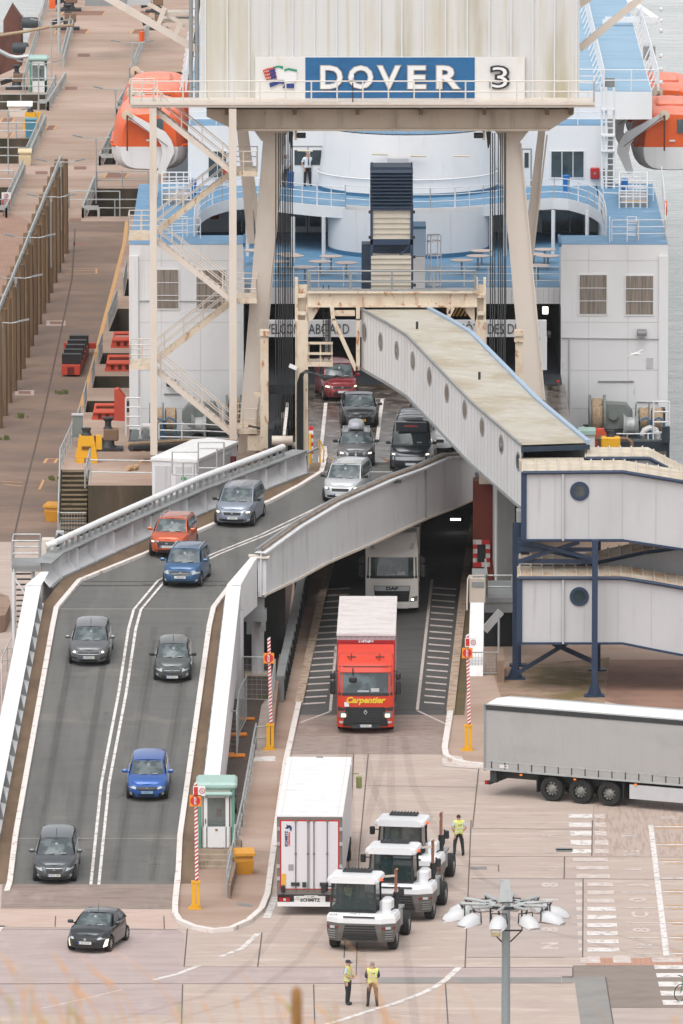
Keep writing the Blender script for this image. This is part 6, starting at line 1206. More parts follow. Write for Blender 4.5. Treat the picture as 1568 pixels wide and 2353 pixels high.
# ---- lorries
def lamp_quad(a, x0, x1, y, z0, z1, m=0): a.box(x0, x1, y-.02, y, z0, z1, m)
def big_wheel(t, x, y, r, s, w_=.3, front=False):
    a = MB(); a.lathe([(r*.55,-w_/2),(r*.92,-w_/2),(r,-w_/2+.05),(r,w_/2-.05),(r*.92,w_/2),(r*.55,w_/2)], (x, y, r), 26, 0, RY90); wl = a.build('wheel', M_rubber, t, world=False)
    a = MB(); o = s*w_/2; a.lathe([(r*.57,o-.01*s),(r*.5,o-.05*s),(r*.34,o-.07*s),(r*.3,o+.0*s),(.001,o+.02*s)], (x, y, r), 20, 0, RY90)
    for k in range(10): t_ = k*PI/5; a.lathe([(.001,o-.02*s),(r*.055,o-.02*s),(r*.055,o-.06*s)], (x, y+r*.44*math.cos(t_), r+r*.44*math.sin(t_)), 6, 1, RY90)
    a.build('rim', [mat('truck_rim', (150,150,148), .4, .4), M_black], wl, world=False)
def cab(t, pc, W, H0, dep, style, text_=None):
    # sections of the cab shell, front at y = 0, running back to y = dep
    X = W/2; a = MB()
    prof = [(.30,-.02),(.55,-.05),(1.25,-.04),(1.75,.0),(2.72,.20),(2.95,.30),(H0-.25,.55),(H0,.95)] if style == 'red' else [(.30,-.02),(.55,-.05),(1.25,-.04),(1.75,.0),(2.75,.16),(2.95,.22),(H0-.15,.62),(H0,.8)]
    rings = []
    for z, y in prof:
        k = 1 if z < 2.9 else 1-(z-2.9)*.10
        rings.append([Ve((-X*k, dep, z)), Ve((-X*k, y+.35, z)), Ve((-X*.97*k, y+.16, z)), Ve((-X*.84*k, y+.05, z)), Ve((-X*.45*k, y, z)), Ve((X*.45*k, y, z)), Ve((X*.84*k, y+.05, z)), Ve((X*.97*k, y+.16, z)), Ve((X*k, y+.35, z)), Ve((X*k, dep, z))])
    a.loft([r_ for r_ in rings], 0, closed=True, cap=True); a.build('cab', pc, t, world=False)
    yf = lambda z: ip(z, prof)
    def fp(x, z, off=.015):
        u = abs(x)/X; yy = yf(z)+ip(u, [(0,0),(.45,0),(.84,.05),(.97,.16),(1,.35)]); return Ve((x, yy-off, z))
    def pat(q, m, nm, off=.015, par=t, nu=10, nv=4):
        mb = MB(); mb.grid(lambda i, j: fp(q[0][0]*(1-i)*(1-j)+q[1][0]*i*(1-j)+q[2][0]*i*j+q[3][0]*(1-i)*j, q[0][1]*(1-i)*(1-j)+q[1][1]*i*(1-j)+q[2][1]*i*j+q[3][1]*(1-i)*j, off), nu, nv); return mb.build(nm, m, par, world=False)
    ws = pat([(-X*.93,1.80),(X*.93,1.80),(X*.91,2.68),(-X*.91,2.68)], mat('lorry_glass', (92,106,110), .05, spec=.6, ior=1.5, layers=[((50,60,64),(1.1,1.1,1.1),.42,.56,.9)]), 'windscreen', .02)
    pat([(-X*.95,1.70),(X*.95,1.70),(X*.95,1.82),(-X*.95,1.82)], M_black, 'wiper_cowl', .03, ws, 10, 1)
    mb = MB(); mb.cbox((.42,yf(1.95)-.04,1.95),(.36,.03,.16)); mb.cbox((-.1,yf(1.9)-.04,1.9),(.5,.03,.06)); mb.build('windscreen_papers', mat('paper', (196,200,200), .6), ws, world=False)
    for sg in (-1, 1):
        m = MB(); x = sg*(X+.12); m.cbox((x+sg*.06,.30,2.02),(.24,.14,.62), bev=.05); m.cbox((x+sg*.06,.30,2.52),(.24,.14,.30), bev=.05); m.tube([(sg*(X-.05),.4,2.72),(x,.34,2.74),(x,.34,1.75),(sg*(X-.05),.4,1.75)], .03, 6); m.build('wing_mirror', M_black if style == 'red' else M_darkm, t, world=False)
        m = MB(); m.box(sg*X-.012, sg*X+.012, .55, dep-.9, 1.75, 2.6); m.build('side_window', M_glass, t, world=False)
    return fp, pat
def lorry(name, label, pc, style, front, yaw, TL, top_m, cur_m, W=2.5, H0=3.55, TH=4.0, gz=0):
    g = G(front[0], front[1], gz); t = thing(name, label, 'lorry', g, yaw)
    fp, pat = cab(t, pc, W, H0, 2.25, style); X = W/2
    if style == 'red':
        ds = MB(); rr = []
        for z, y, k in [(2.9,.85,1.0),(3.15,1.05,1.0),(3.38,1.5,.99),(3.6,2.05,.97)]: rr.append([Ve((-X*k,2.3,z)), Ve((-X*k,y+.0,z-.12)), Ve((-X*.72,y+.22,z)), Ve((X*.72,y+.22,z)), Ve((X*k,y+.0,z-.12)), Ve((X*k,2.3,z))])
        ds.loft(rr, 0); ds.build('roof_deflector', pc, t, world=False)
        for s in (-.62, .62):
            m = MB(); m.tube([(s,.95,3.4),(s,.62,3.12),(s-.18,.78,3.3),(s+.2,.78,3.3)], .025, 5); m.build('roof_stay', M_black, t, world=False)
        pat([(-X*.90,2.72),(X*.90,2.72),(X*.88,2.90),(-X*.88,2.90)], pc, 'sun_visor', .14); pat([(-X*.93,2.93),(X*.93,2.93),(X*.93,2.97),(-X*.93,2.97)], mat('visor_gap', (120,30,24), .6), 'panel_gap', .03, t, 10, 1)
        gr = pat([(-1.0,.36),(1.0,.36),(.84,1.20),(-.84,1.20)], M_black, 'grille', .03)
        for k in range(5): pat([(-.60,.55+k*.11),(.60,.55+k*.11),(.60,.60+k*.11),(-.60,.60+k*.11)], M_darkm, 'slat', .05, gr, 6, 1)
        m = MB(); p = fp(0, .98, .06); m.add([p+Ve((-.09,0,0)), p+Ve((0,0,-.12)), p+Ve((.09,0,0)), p+Ve((0,0,.12)), p+Ve((-.045,-.01,0)), p+Ve((0,-.01,-.06)), p+Ve((.045,-.01,0)), p+Ve((0,-.01,.06))], [(0,1,5,4),(1,2,6,5),(2,3,7,6),(3,0,4,7)]); m.build('diamond_badge', M_rim, t, world=False)
        pat([(-1.20,1.02),(-.78,1.08),(-.78,1.16),(-1.22,1.2)], M_darkm, 'grille_trim', .03, t, 4, 1); pat([(.78,1.08),(1.20,1.02),(1.22,1.2),(.78,1.16)], M_darkm, 'grille_trim', .03, t, 4, 1)
        for sg in (-1, 1):
            q = [(.80,.72),(1.16,.70),(1.18,1.02),(.78,.98)]; q = [(sg*x, z) for x, z in q]; q = q if sg > 0 else [q[1],q[0],q[3],q[2]]; h = pat(q, M_lamph, 'headlight', .03, t, 4, 2)
            q = [(sg*x, z) for x, z in [(.86,.76),(1.06,.76),(1.06,.90),(.86,.90)]]; q = q if sg > 0 else [q[1],q[0],q[3],q[2]]; pat(q, M_lampon, 'bulb', .045, h, 2, 1)
            q = [(sg*x, z) for x, z in [(.98,.48),(1.14,.48),(1.14,.58),(.98,.58)]]; q = q if sg > 0 else [q[1],q[0],q[3],q[2]]; pat(q, M_lampoff, 'fog_lamp', .035, t, 2, 1)
        m = MB(); m.cbox((0,-.07,.36),(1.3,.1,.16)); m.build('bumper', M_darkm, t, world=False)
        m = MB(); add_text(m, 'Carpentier', .36, fp(-.02, 1.50, .03), ext=.006, off=.014, sx=1.05, shear=.25); m.build('lettering', mat('letter_yellow', (244,208,60), .5), t, world=False)
        pat([(-.92,1.22),(-.72,1.22),(-.72,1.42),(-.92,1.42)], M_wpaint, 'notice', .02, t, 2, 1)
        m = MB(); m.tube([(-.55,-.1,2.95),(-.55,-.12,2.6)], .03, 5); m.cbox((-.55,-.1,2.42),(.34,.1,.24), bev=.05); m.build('kerb_mirror', M_black, t, world=False)
        mc = M_redsign
    else:
        ds = pat([(-X*.62,2.98),(X*.62,2.98),(X*.70,H0-.12),(-X*.70,H0-.12)], pc, 'roof_fairing', .05)
        gr = pat([(-.78,.62),(.78,.62),(.86,1.36),(-.86,1.36)], M_black, 'grille', .03)
        pat([(-.80,1.12),(.80,1.12),(.84,1.34),(-.84,1.34)], M_rim, 'grille_trim', .045, gr, 8, 1)
        for k in range(3): pat([(-.72,.66+k*.16),(.72,.66+k*.16),(.72,.70+k*.16),(-.72,.70+k*.16)], M_darkm, 'slat', .05, gr, 6, 1)
        m = MB(); add_text(m, 'DAF', .2, fp(0, 1.23, .05), ext=.006, off=.01, sx=1.5); m.build('lettering', M_ink, t, world=False)
        for sg in (-1, 1):
            q = [(sg*x, z) for x, z in [(.86,.60),(1.18,.64),(1.20,.88),(.90,.82)]]; q = q if sg > 0 else [q[1],q[0],q[3],q[2]]; h = pat(q, M_lamph, 'headlight', .03, t, 4, 2)
            q = [(sg*x, z) for x, z in [(.90,.66),(1.02,.66),(1.02,.76),(.90,.76)]]; q = q if sg > 0 else [q[1],q[0],q[3],q[2]]; pat(q, M_lampon, 'bulb', .045, h, 2, 1)
            q = [(sg*x, z) for x, z in [(.82,3.05),(1.0,3.05),(1.04,3.35),(.90,3.30)]]; q = q if sg > 0 else [q[1],q[0],q[3],q[2]]; pat(q, M_lampoff, 'roof_lamp', .04, t, 2, 1)
        m = MB(); m.cbox((0,-.05,.40),(1.5,.1,.2)); m.build('bumper', pc, t, world=False)
    m = MB(); m.cbox((0,-.13,.38),(.52,.02,.11)); m.cbox((-.24,-.142,.38),(.05,.005,.1),1); add_text(m, 'ER-778-LT' if style == 'red' else 'WGM 5510', .09, (.02,-.142,.38), ext=.001, m=2, sx=.8); m.build('number_plate', [M_plate, M_euro, M_ink], t, world=False)
    # trailer
    y0 = 2.75; tw = 1.275; a = MB(); a.box(-tw, tw, y0, y0+TL, 1.15, TH-.06, 0); a.build('trailer_body', cur_m, t, world=False)
    a = MB(); a.box(-tw-.02, tw+.02, y0-.03, y0+TL+.02, TH-.10, TH)
    for k in range(14): a.box(-tw+.05, tw-.05, y0+.3+k*(TL-.6)/13-.02, y0+.3+k*(TL-.6)/13+.02, TH, TH+.015)
    for k in range(10): x = -tw+.12+k*.255; a.cbox((x, y0-.045, TH-.14), (.03,.03,.03), 1)
    a.build('trailer_roof', [top_m, M_darkm], t, world=False)
    a = MB(); a.box(-tw+.0, tw-.0, y0-.05, y0, 1.15, TH-.28); a.build('bulkhead', mat('bulkhead_red', (176,36,40), .4) if style == 'red' else pc, t, world=False)
    if style == 'red': m = MB(); add_text(m, 'LeciTrailer', .15, (0, y0-.06, TH-.21-.12), ext=.004, off=.008); m.build('trailer_lettering', M_wpaint, t, world=False)
    a = MB(); a.box(-.5, .5, .6, y0+TL-.3, .7, 1.1); a.box(-1.2,1.2,2.3,4.2,.45,1.0); a.build('chassis', M_darkm, t, world=False)
    for sg in (-1, 1):
        big_wheel(t, sg*1.08, 1.35, .52, sg); big_wheel(t, sg*1.0, 4.6, .52, sg, .5)
        for k in range(3): big_wheel(t, sg*1.05, y0+TL-5.2+k*1.31 if TL > 12 else y0+TL-4.4+k*1.31, .52, sg, .4)
    return t
lorry('lorry', 'bright red lorry with yellow lettering across its front, leaving the covered lane', mat('lorry_red', (214,58,30), .45, coat=.15, layers=[((226,70,44),(1,1,1),.45,.7,.5)]), 'red', (839,1686), -.012, 10.6, M_tarp, mat('curtain_mauve', (176,160,164), .5), H0=3.35)
lorry('lorry', 'beige lorry with a tall cab coming out of the dark lane behind the red lorry', mat('lorry_beige', (250,246,238), .4, coat=.4, layers=[((238,232,222),(1,1,1),.45,.7,.5)]), 'daf', (900,1411), -.012, 13.2, M_tarp, mat('curtain_dark', (120,120,116), .5), H0=3.75)
# ---- white refrigerated trailer seen from behind
g = G(711, 2103); rt = thing('refrigerated_lorry', 'white refrigerated lorry seen from behind, its doors facing the viewer, beside the yard tugs', 'lorry', g, .0-.027)
a = MB(); a.box(-1.29, 1.29, 0.02, 13.6, 1.05, 4.0, 0); a.build('trailer_body', [mat('reefer_white', (226,222,226), .4, layers=[((208,202,206),(.5,.5,.2),.45,.7,.5)])], rt, world=False)
a = MB(); a.box(-1.31, 1.31, -.02, 13.6, 3.95, 4.03, 0)
for k in range(11): a.box(-1.15, 1.15, .9+k*1.2, .93+k*1.2, 4.03, 4.036, 1)
for s in (-1.12, 1.12): a.box(s-.012, s+.012, .05, 13.5, 4.03, 4.037, 1)
a.build('trailer_roof', [M_wpaint, mat('seam_cream', (226,214,206), .5)], rt, world=False)
a = MB(); a.box(-.14, .14, 13.35, 13.45, 4.03, 4.1); a.build('roof_unit', M_greyd, rt, world=False)
M_rim2 = mat('rear_frame', (130,124,120), .5, .3)
a = MB(); a.box(-1.30, 1.30, -.03, .02, 3.86, 3.98, 0); a.box(-1.30, -1.18, -.03, .02, 1.0, 3.9, 0); a.box(1.18, 1.30, -.03, .02, 1.0, 3.9, 0); a.box(-1.30, 1.30, -.06, .02, .86, 1.05, 0); a.build('rear_frame', M_rim2, rt, world=False)
a = MB(); a.box(-1.18, 1.18, -.035, .01, 3.80, 3.86); a.box(-1.18, -1.12, -.035, .01, 1.06, 3.82); a.box(1.12, 1.18, -.035, .01, 1.06, 3.82); a.box(-1.18, 1.18, -.035, .01, 1.05, 1.10); a.build('red_seal', mat('seal_red', (196,48,40), .5), rt, world=False)
for (x0, x1) in [(-1.12,-.02),(.02,1.12)]:
    a = MB(); a.box(x0, x1, -.05, .0, 1.10, 3.80); d_ = a.build('rear_door', mat('door_white', (228,224,228), .4, layers=[((212,206,210),(.6,.6,.2),.45,.7,.4)]), rt, world=False)
    for fx in (.48, .92) if x0 < 0 else (.10, .58):
        b = MB(); x = x0+fx*1.1+.04; b.tube([(x,-.08,.98),(x,-.08,3.86)], .022, 6); b.cbox((x,-.08,2.5),(.08,.05,.08)); b.cbox((x,-.08,3.84),(.09,.07,.1)); b.build('lock_bar', M_rim2, d_, world=False)
    b = MB(); b.cbox(((x0+x1)/2,-.09,1.28),(.34,.06,.14)); b.cbox(((x0+x1)/2+.36,-.09,1.26),(.16,.06,.2)); b.build('handle', M_darkm, d_, world=False)
for sg in (-1, 1):
    for z in (1.5,2.0,2.9,3.5): m = MB(); m.cbox((sg*1.24,-.06,z),(.12,.06,.14)); m.build('hinge', M_galv, rt, world=False)
    m = MB(); m.cbox((sg*1.0,-.07,.66),(.44,.05,.16)); m.build('tail_light', M_taill, rt, world=False); m = MB(); m.cbox((sg*.99,-.10,.66),(.1,.02,.1)); m.build('reverse_lamp', M_lampoff, rt, world=False)
m = MB(); m.cbox((-1.02,-.06,1.42),(.16,.02,.55)); m.build('marker_board', mat('marker_orange', (236,176,60), .5), rt, world=False)
m = MB(); m.cbox((-.74,-.06,1.95),(.2,.02,.24)); m.build('grey_label', mat('grey_label', (160,158,158), .5), rt, world=False)
m = MB(); m.box(-1.28, 1.28, -.08, 0, .38, .56); m.build('bumper', M_wpaint, rt, world=False)
m = MB(); m.box(-1.28, 1.28, -.03, .3, .56, .9); m.build('rear_panel', M_black, rt, world=False)
m = MB(); m.box(-.62, .62, -.06, -.02, .56, .80, 0); add_text(m, 'SCHMITZ', .17, (.02,-.066,.63), ext=.002, off=.006, m=1, sx=1.1); m.build('mud_flap', [M_plate, M_ink], rt, world=False)
m = MB(); m.cbox((.06,-.08,.78),(.54,.02,.1)); m.cbox((-.47,-.08,.74),(.3,.02,.09)); add_text(m, 'D · 488C', .08, (.06,-.092,.78), ext=.001, m=1); add_text(m, 'LV', .09, (-.47,-.092,.74), ext=.001, m=1); m.build('number_plate', [M_plate, M_ink], rt, world=False)
m = MB(); add_text(m, 'SCHMITZ', .15, (-.92,-.06,3.1), right=(0,0,1), up=(-1,0,0), ext=.003, off=.006); m.build('lettering', mat('letter_navy', (36,50,100), .5), rt, world=False)
m = MB(); add_text(m, 'CARGOBULL', .10, (-.81,-.06,3.1), right=(0,0,1), up=(-1,0,0), ext=.003, off=.004); m.build('lettering', mat('letter_red2', (204,50,50), .5), rt, world=False)
m = MB(); m.add([(-.98,-.06,3.52),(-.88,-.06,3.50),(-.80,-.06,3.55),(-.78,-.06,3.44),(-.72,-.06,3.40),(-.70,-.06,3.56),(-.78,-.06,3.66),(-.86,-.06,3.64),(-.93,-.06,3.70),(-.90,-.06,3.60)], [tuple(reversed(range(10)))]); m.build('animal_emblem', mat('letter_navy', (36,50,100), .5), rt, world=False)
for sg in (-1, 1):
    for k in range(3): big_wheel(rt, sg*1.07, 2.2+k*1.31, .5, sg, .4)
    big_wheel(rt, sg*1.07, 12.2, .5, sg, .5); big_wheel(rt, sg*1.07, 15.6, .5, sg, .3)
a = MB(); a.box(-.5,.5,.4,16.4,.6,1.05); a.build('chassis', M_darkm, rt, world=False)
a = MB(); a.box(-1.24, 1.24, 14.2, 16.6, .4, 3.3); a.build('cab', M_wpaint, rt, world=False)
m = MB(); m.cbox((1.55,16.1,2.55),(.24,.16,.52), bev=.05); m.tube([(1.22,16.2,2.9),(1.55,16.15,2.9)], .03, 5); m.build('wing_mirror', mat('mirror_olive', (140,146,90), .3), rt, world=False)
m = MB(); m.cbox((-1.05,-.16,1.1),(.16,.14,.3), bev=.04); m.build('rubber_buffer', M_black, rt, world=False); m = MB(); m.cbox((.55,-.16,1.1),(.18,.14,.3), bev=.04); m.build('rubber_buffer', M_black, rt, world=False)
# ---- grey curtain-sided trailer at the right edge
ang = math.radians(26); g = G(1113, 1829); gt_ = thing('curtain_trailer', 'long grey curtain-sided trailer with three axles, leaving the right edge of the yard', 'trailer', g, -ang)
# local frame: x along its length (rear at 0), y across (near side at 0), z up
Lg = 13.6; a = MB(); a.box(0, Lg, 0, 2.55, 1.2, 3.93, 0); a.build('curtain_body', mat('curtain_grey', (176,174,172), .5, layers=[((160,158,156),(.35,.35,.6),.45,.7,.6),((196,194,192),(1.6,1.6,2.4),.66,.76,.5)], bump=((2.2,1,.35),1.0,.07)), gt_, world=False)
a = MB(); a.prism([(-.03,-.03,3.9),(-.03,1.27,4.02),(-.03,2.58,3.9)], (Lg,0,0)); a.build('roof', mat('roof_white', (246,246,248), .5), gt_, world=False)
a = MB(); a.box(-.02, Lg, -.03, 0, 3.72, 3.92, 0); a.build('top_rail', M_darkm, gt_, world=False)
a = MB(); a.box(-.02, Lg, -.035, 0, 1.14, 1.22, 0); a.box(-.02, Lg, -.012, 0, 1.5, 1.56, 0); a.build('side_rail', M_galv, gt_, world=False)
a = MB()
for k in range(22): a.box(.3+k*.62, .34+k*.62, -.02, 0, 1.18, 1.52)
a.build('curtain_buckles', M_darkm, gt_, world=False)
a = MB(); a.box(-.04, 0, 0, 2.55, 1.15, 3.9); a.box(-.05,.05,-.03,.05,1.1,3.95); a.build('rear_doors', M_greyd, gt_, world=False)
a = MB(); a.box(.7, 1.1, -.02, -.01, 1.27, 1.42, 0); a.box(.95,1.02,-.03,-.02,1.33,1.39,1); a.build('maker_label', [M_plate, M_taill], gt_, world=False)
a = MB(); a.box(.1, Lg, .6, 1.9, .75, 1.14); a.box(.05, .2, .1, 2.45, .5, .65); a.box(.2, .5, .1, .3, .6, 1.1); a.build('chassis', M_darkm, gt_, world=False)
m = MB(); m.cbox((.06,.05,.6),(.12,.12,.16)); m.build('tail_light', M_taill, gt_, world=False)
for k, xx in enumerate((1.7,4.2,7.0,9.9)): m = MB(); m.cbox((xx,-.03,1.05),(.1,.05,.06)); m.build('side_marker', M_amber, gt_, world=False)
def bw(t, x, y, r):
    a = MB(); a.lathe([(r*.58,-.19),(r*.94,-.19),(r,-.14),(r,.14),(r*.94,.19),(r*.58,.19)], (x, y+.2, r), 28, 0, RX90); wl = a.build('wheel', M_rubber, t, world=False)
    a = MB(); a.lathe([(r*.58,.16),(r*.56,.12)], (x, y+.2, r), 24, 1, RX90); a.lathe([(r*.50,.14),(r*.40,.10),(r*.34,.12),(.14,.14),(.10,.2),(.001,.21)], (x, y+.2, r), 24, 0, RX90)
    for k in range(10): t_ = k*PI/5+.2; a.lathe([(.001,.145),(.05,.145)], (x+r*.47*math.cos(t_), y+.2, r+r*.47*math.sin(t_)), 8, 1, RX90)
    a.build('rim', [mat('trailer_rim', (138,138,132), .55, .2), M_black], wl, world=False)
for k in range(3): bw(gt_, 3.05+k*1.33, .08, .53); bw(gt_, 3.05+k*1.33, 2.1, .53)
for x in (2.4, 6.4): m = MB(); m.box(x-.02, x+.02, .05, .6, .35, 1.1); m.build('mud_flap', M_rubber, gt_, world=False)
m = MB(); m.box(6.7, 11.3, .02, .1, .42, 1.02); m.build('side_skirt', M_clad, gt_, world=False)
# ---- terminal tugs
tg = thing('terminal_tug', '', 'tug tractor', (0,0,0), 0, 'white terminal tugs parked in a row')
M_tgrey = mat('tug_grey', (108,104,100), .55, layers=[((92,88,84),(1.2,1.2,1.2),.45,.7,.5)]); M_tw = mat('tug_white', (240,240,242), .35, coat=.3, layers=[((220,216,214),(1.5,1.5,1.5),.5,.75,.4)])
a = MB(); a.prism([(-1.22,.0,.45),(-1.27,.0,.75),(-1.27,0,1.18),(1.27,0,1.18),(1.27,0,.75),(1.22,0,.45)], (0,.0,0)) if 0 else None
def tpl(zs):   # front bumper plan loft
    out_ = []
    for z, k, yf in zs: out_.append([Ve((-1.27*k,1.5,z)), Ve((-1.27*k,.35,z)), Ve((-.78*k,yf,z)), Ve((.78*k,yf,z)), Ve((1.27*k,.35,z)), Ve((1.27*k,1.5,z))])
    return out_
a = MB(); a.loft(tpl([(.42,.93,.10),(.8,1,.0),(1.15,1,.0)]), 0, sm=False); a.build('front_bumper', M_tgrey, tg, world=False)
a = MB(); a.loft(tpl([(1.15,1,.03),(1.34,1,.03),(1.48,.95,.18),(1.52,.90,.30)]), 0, sm=False); bn_ = a.build('bonnet', M_tw, tg, world=False)
b = MB(); b.box(-.62,.55,.0,.08,1.385,1.425); b.build('air_slot', M_black, bn_, world=False)
b = MB(); add_text(b, 'TUG   4', .11, (-.2,.24,1.51), up=(0,.8,.25), ext=.002); b.build('lettering', M_ink, bn_, world=False)
b = MB(); add_text(b, 'GCS', .16, (-1.0,.17,1.46), up=(0,.75,.5), ext=.002); b.build('logo_lettering', mat('logo_grey', (120,70,84), .5), bn_, world=False)
gr_ = MB(); 
for k in range(6): gr_.box(-.66+k*.02,.66-k*.02,-.03,.03,.5+k*.105,.555+k*.105)
gr_.build('grille', M_black, tg, world=False)
for sg in (-1, 1):
    b = MB()
    for j in range(4): b.cbox((sg*1.05,.16,.56+j*.09),(.3,.04,.03), rot=Mx.Rotation(sg*.5,3,'Z'))
    b.build('side_slats', M_greyd, tg, world=False)
    b = MB(); b.cbox((sg*1.02,.14,.98),(.2,.05,.09), rot=Mx.Rotation(sg*.5,3,'Z')); b.build('headlight', M_lampoff, tg, world=False)
    b = MB(); b.cbox((sg*.86,.05,.98),(.14,.05,.1), rot=Mx.Rotation(sg*.5,3,'Z')); b.build('indicator', mat('lens_brown', (130,50,36), .3), tg, world=False); b = MB(); b.cbox((sg*1.22,.3,.98),(.08,.05,.1), rot=Mx.Rotation(sg*.5,3,'Z')); b.build('indicator', mat('lens_brown', (130,50,36), .3), tg, world=False)
# cab on the left (as seen from the front)
cx0, cx1 = -1.18, .52; a = MB(); a.box(cx0, cx1, .42, 1.9, 1.42, 1.62); a.build('cab_base', M_black, tg, world=False)
a = MB()
for (x, y, x2, y2) in [(cx0+.03,.5,cx0+.10,.62),(cx1-.03,.5,cx1-.06,.62),(cx0+.03,1.88,cx0+.08,1.86),(cx1-.03,1.88,cx1-.06,1.86)]: a.beam((x,y,1.6), (x2,y2,3.0), .07, .07, up=(0,1,0))
a.beam((cx0,.52,1.62),(cx1,.52,1.62),.06,.08); a.beam((cx0,1.88,1.62),(cx1,1.88,1.62),.06,.08); a.beam((cx0+.03,.5,1.62),(cx0+.03,1.9,1.62),.06,.08); a.beam((cx1-.03,.5,1.62),(cx1-.03,1.9,1.62),.06,.08); a.build('cab_frame', M_black, tg, world=False)
M_tg = mat('tug_glass', (48,62,62), .05, spec=.6, alpha=.72)
a = MB(); a.poly([(cx0+.06,.49,1.62),(cx1-.06,.49,1.62),(cx1-.09,.61,2.98),(cx0+.12,.61,2.98)]); a.build('windscreen', M_tg, tg, world=False)
a = MB(); a.poly([(cx1-.03,.54,1.62),(cx1-.03,1.85,1.62),(cx1-.06,1.84,2.98),(cx1-.06,.66,2.98)]); a.build('side_window', M_tg, tg, world=False)
a = MB(); a.poly([(cx0+.06,1.86,1.62),(cx1-.06,1.86,1.62),(cx1-.08,1.84,2.98),(cx0+.1,1.84,2.98)]); a.build('rear_window', M_tg, tg, world=False)
a = MB(); a.cbox((-.62,1.2,1.95),(.52,.5,.7), bev=.08); a.cbox((-.62,1.45,2.4),(.48,.14,.6), bev=.05); a.build('seat', M_black, tg, world=False)
a = MB(); a.cbox((.05,.85,1.85),(.35,.3,.5)); a.lathe([(.17,-.02),(.2,0),(.17,.02)], (-.55,.75,2.12), 14, 0, Mx.Rotation(.5,3,'X')); a.build('dashboard', M_darkm, tg, world=False)
a = MB(); rr = []
for z, k, in [(2.96,1.0),(3.06,1.03),(3.20,1.0),(3.28,.9)]: cxm = (cx0+cx1)/2; w_ = .93*k; rr.append([Ve((cxm-w_,1.95,z)), Ve((cxm-w_,.52,z)), Ve((cxm-w_*.86,.38,z)), Ve((cxm+w_*.86,.38,z)), Ve((cxm+w_,.52,z)), Ve((cxm+w_,1.95,z))])
a.loft(rr, 0, sm=False); rf_ = a.build('cab_roof', M_tw, tg, world=False)
b = MB(); cxm = (cx0+cx1)/2; b.cbox((cxm,1.65,3.34),(1.05,.5,.08)); 
for k in range(9): b.box(cxm-.48+k*.12, cxm-.46+k*.12, 1.4, 1.9, 3.36, 3.44)
b.build('roof_vent', M_darkm, rf_, world=False)
for s in (-.62,.5): b = MB(); b.cbox((cxm+s,.55,3.25),(.08,.1,.05)); b.build('roof_fixing', M_darkm, rf_, world=False)
b = MB(); b.tube([(cx1+.12,1.0,2.8),(cx1+.12,1.0,3.0)], .015, 5); b.lathe([(.07,0),(.07,.08),(.05,.13),(.0,.15)], (cx1+.12,1.0,3.0), 10, 1); b.build('beacon', [M_black, mat('beacon_orange', (236,96,40), .3, emit=.3)], tg, world=False)
a = MB(); a.cbox((.80,1.3,1.75),(.44,.9,.72), bev=.12); a.build('tank', M_tw, tg, world=False)
a = MB(); a.tube([(1.0,2.15,1.4),(1.0,2.15,2.2)], .10, 10, 1); a.tube([(1.0,2.15,2.2),(1.0,2.15,3.15),(1.0,2.1,3.3),(1.06,2.0,3.38)], .06, 8, 0); a.build('exhaust', [mat('exhaust_tan', (160,112,88), .7), M_black], tg, world=False)
a = MB(); a.beam((cx1,1.9,3.0),(1.0,2.15,3.02),.05,.1); a.build('exhaust_bracket', M_cream, tg, world=False)
for (x, z, dx) in [(cx0-.22,2.66,0),(1.42,2.55,1)]:
    a = MB(); a.cbox((x,.75,z),(.2,.12,.42), bev=.04)
    if dx: a.tube([(.9,1.0,1.5),(1.2,.95,1.75),(1.32,.8,2.1),(1.34,.78,2.8)], .035, 6)
    else: a.tube([(cx0+.05,.8,2.7),(x,.8,2.7)], .03, 5)
    a.build('wing_mirror', M_black, tg, world=False)
a = MB(); a.box(-.45,.45,1.5,5.0,.55,.95); a.box(-1.1,1.1,1.9,2.4,.7,1.25); a.box(.5,1.1,2.4,3.2,.6,1.15); a.box(-.9,.9,3.0,4.9,.95,1.05); a.box(-.7,.7,3.4,4.4,1.05,1.2); a.build('chassis', M_greyd, tg, world=False)
for sg in (-1, 1):
    big_wheel(tg, sg*1.07, 1.05, .5, sg, .32); big_wheel(tg, sg*1.02, 4.1, .48, sg, .38)
for q_ in [tg]+list(tg.children_recursive):
    if q_.type == 'MESH':
        for v_ in q_.data.vertices:
            if v_.co.z > 1.42: v_.co.z = 1.42+(v_.co.z-1.42)*.80
tg.scale = (1.07,1,1)
TUGPOS = []
for i, (px, py, lb) in enumerate([(836,2177,'white terminal tug with a lit beacon, nearest of the three'), (922,2108,'white and grey terminal tug in the middle of the row of three'), (942,2042,'white and grey terminal tug farthest back in the row of three')]):
    t = tg if i == 0 else copy_tree(tg); q = G(px, py); yaw = -.17; hd = Ve((math.sin(yaw), -math.cos(yaw), 0)); t.location = q + hd*1.05; t.rotation_euler = (0,0,yaw); t['label'] = lb; t['category'] = 'tug tractor'; TUGPOS.append((t.location.copy(), yaw))
# ================================================================== QUAY FURNITURE
def gx(px, py, z=0): return G(px, py, z)
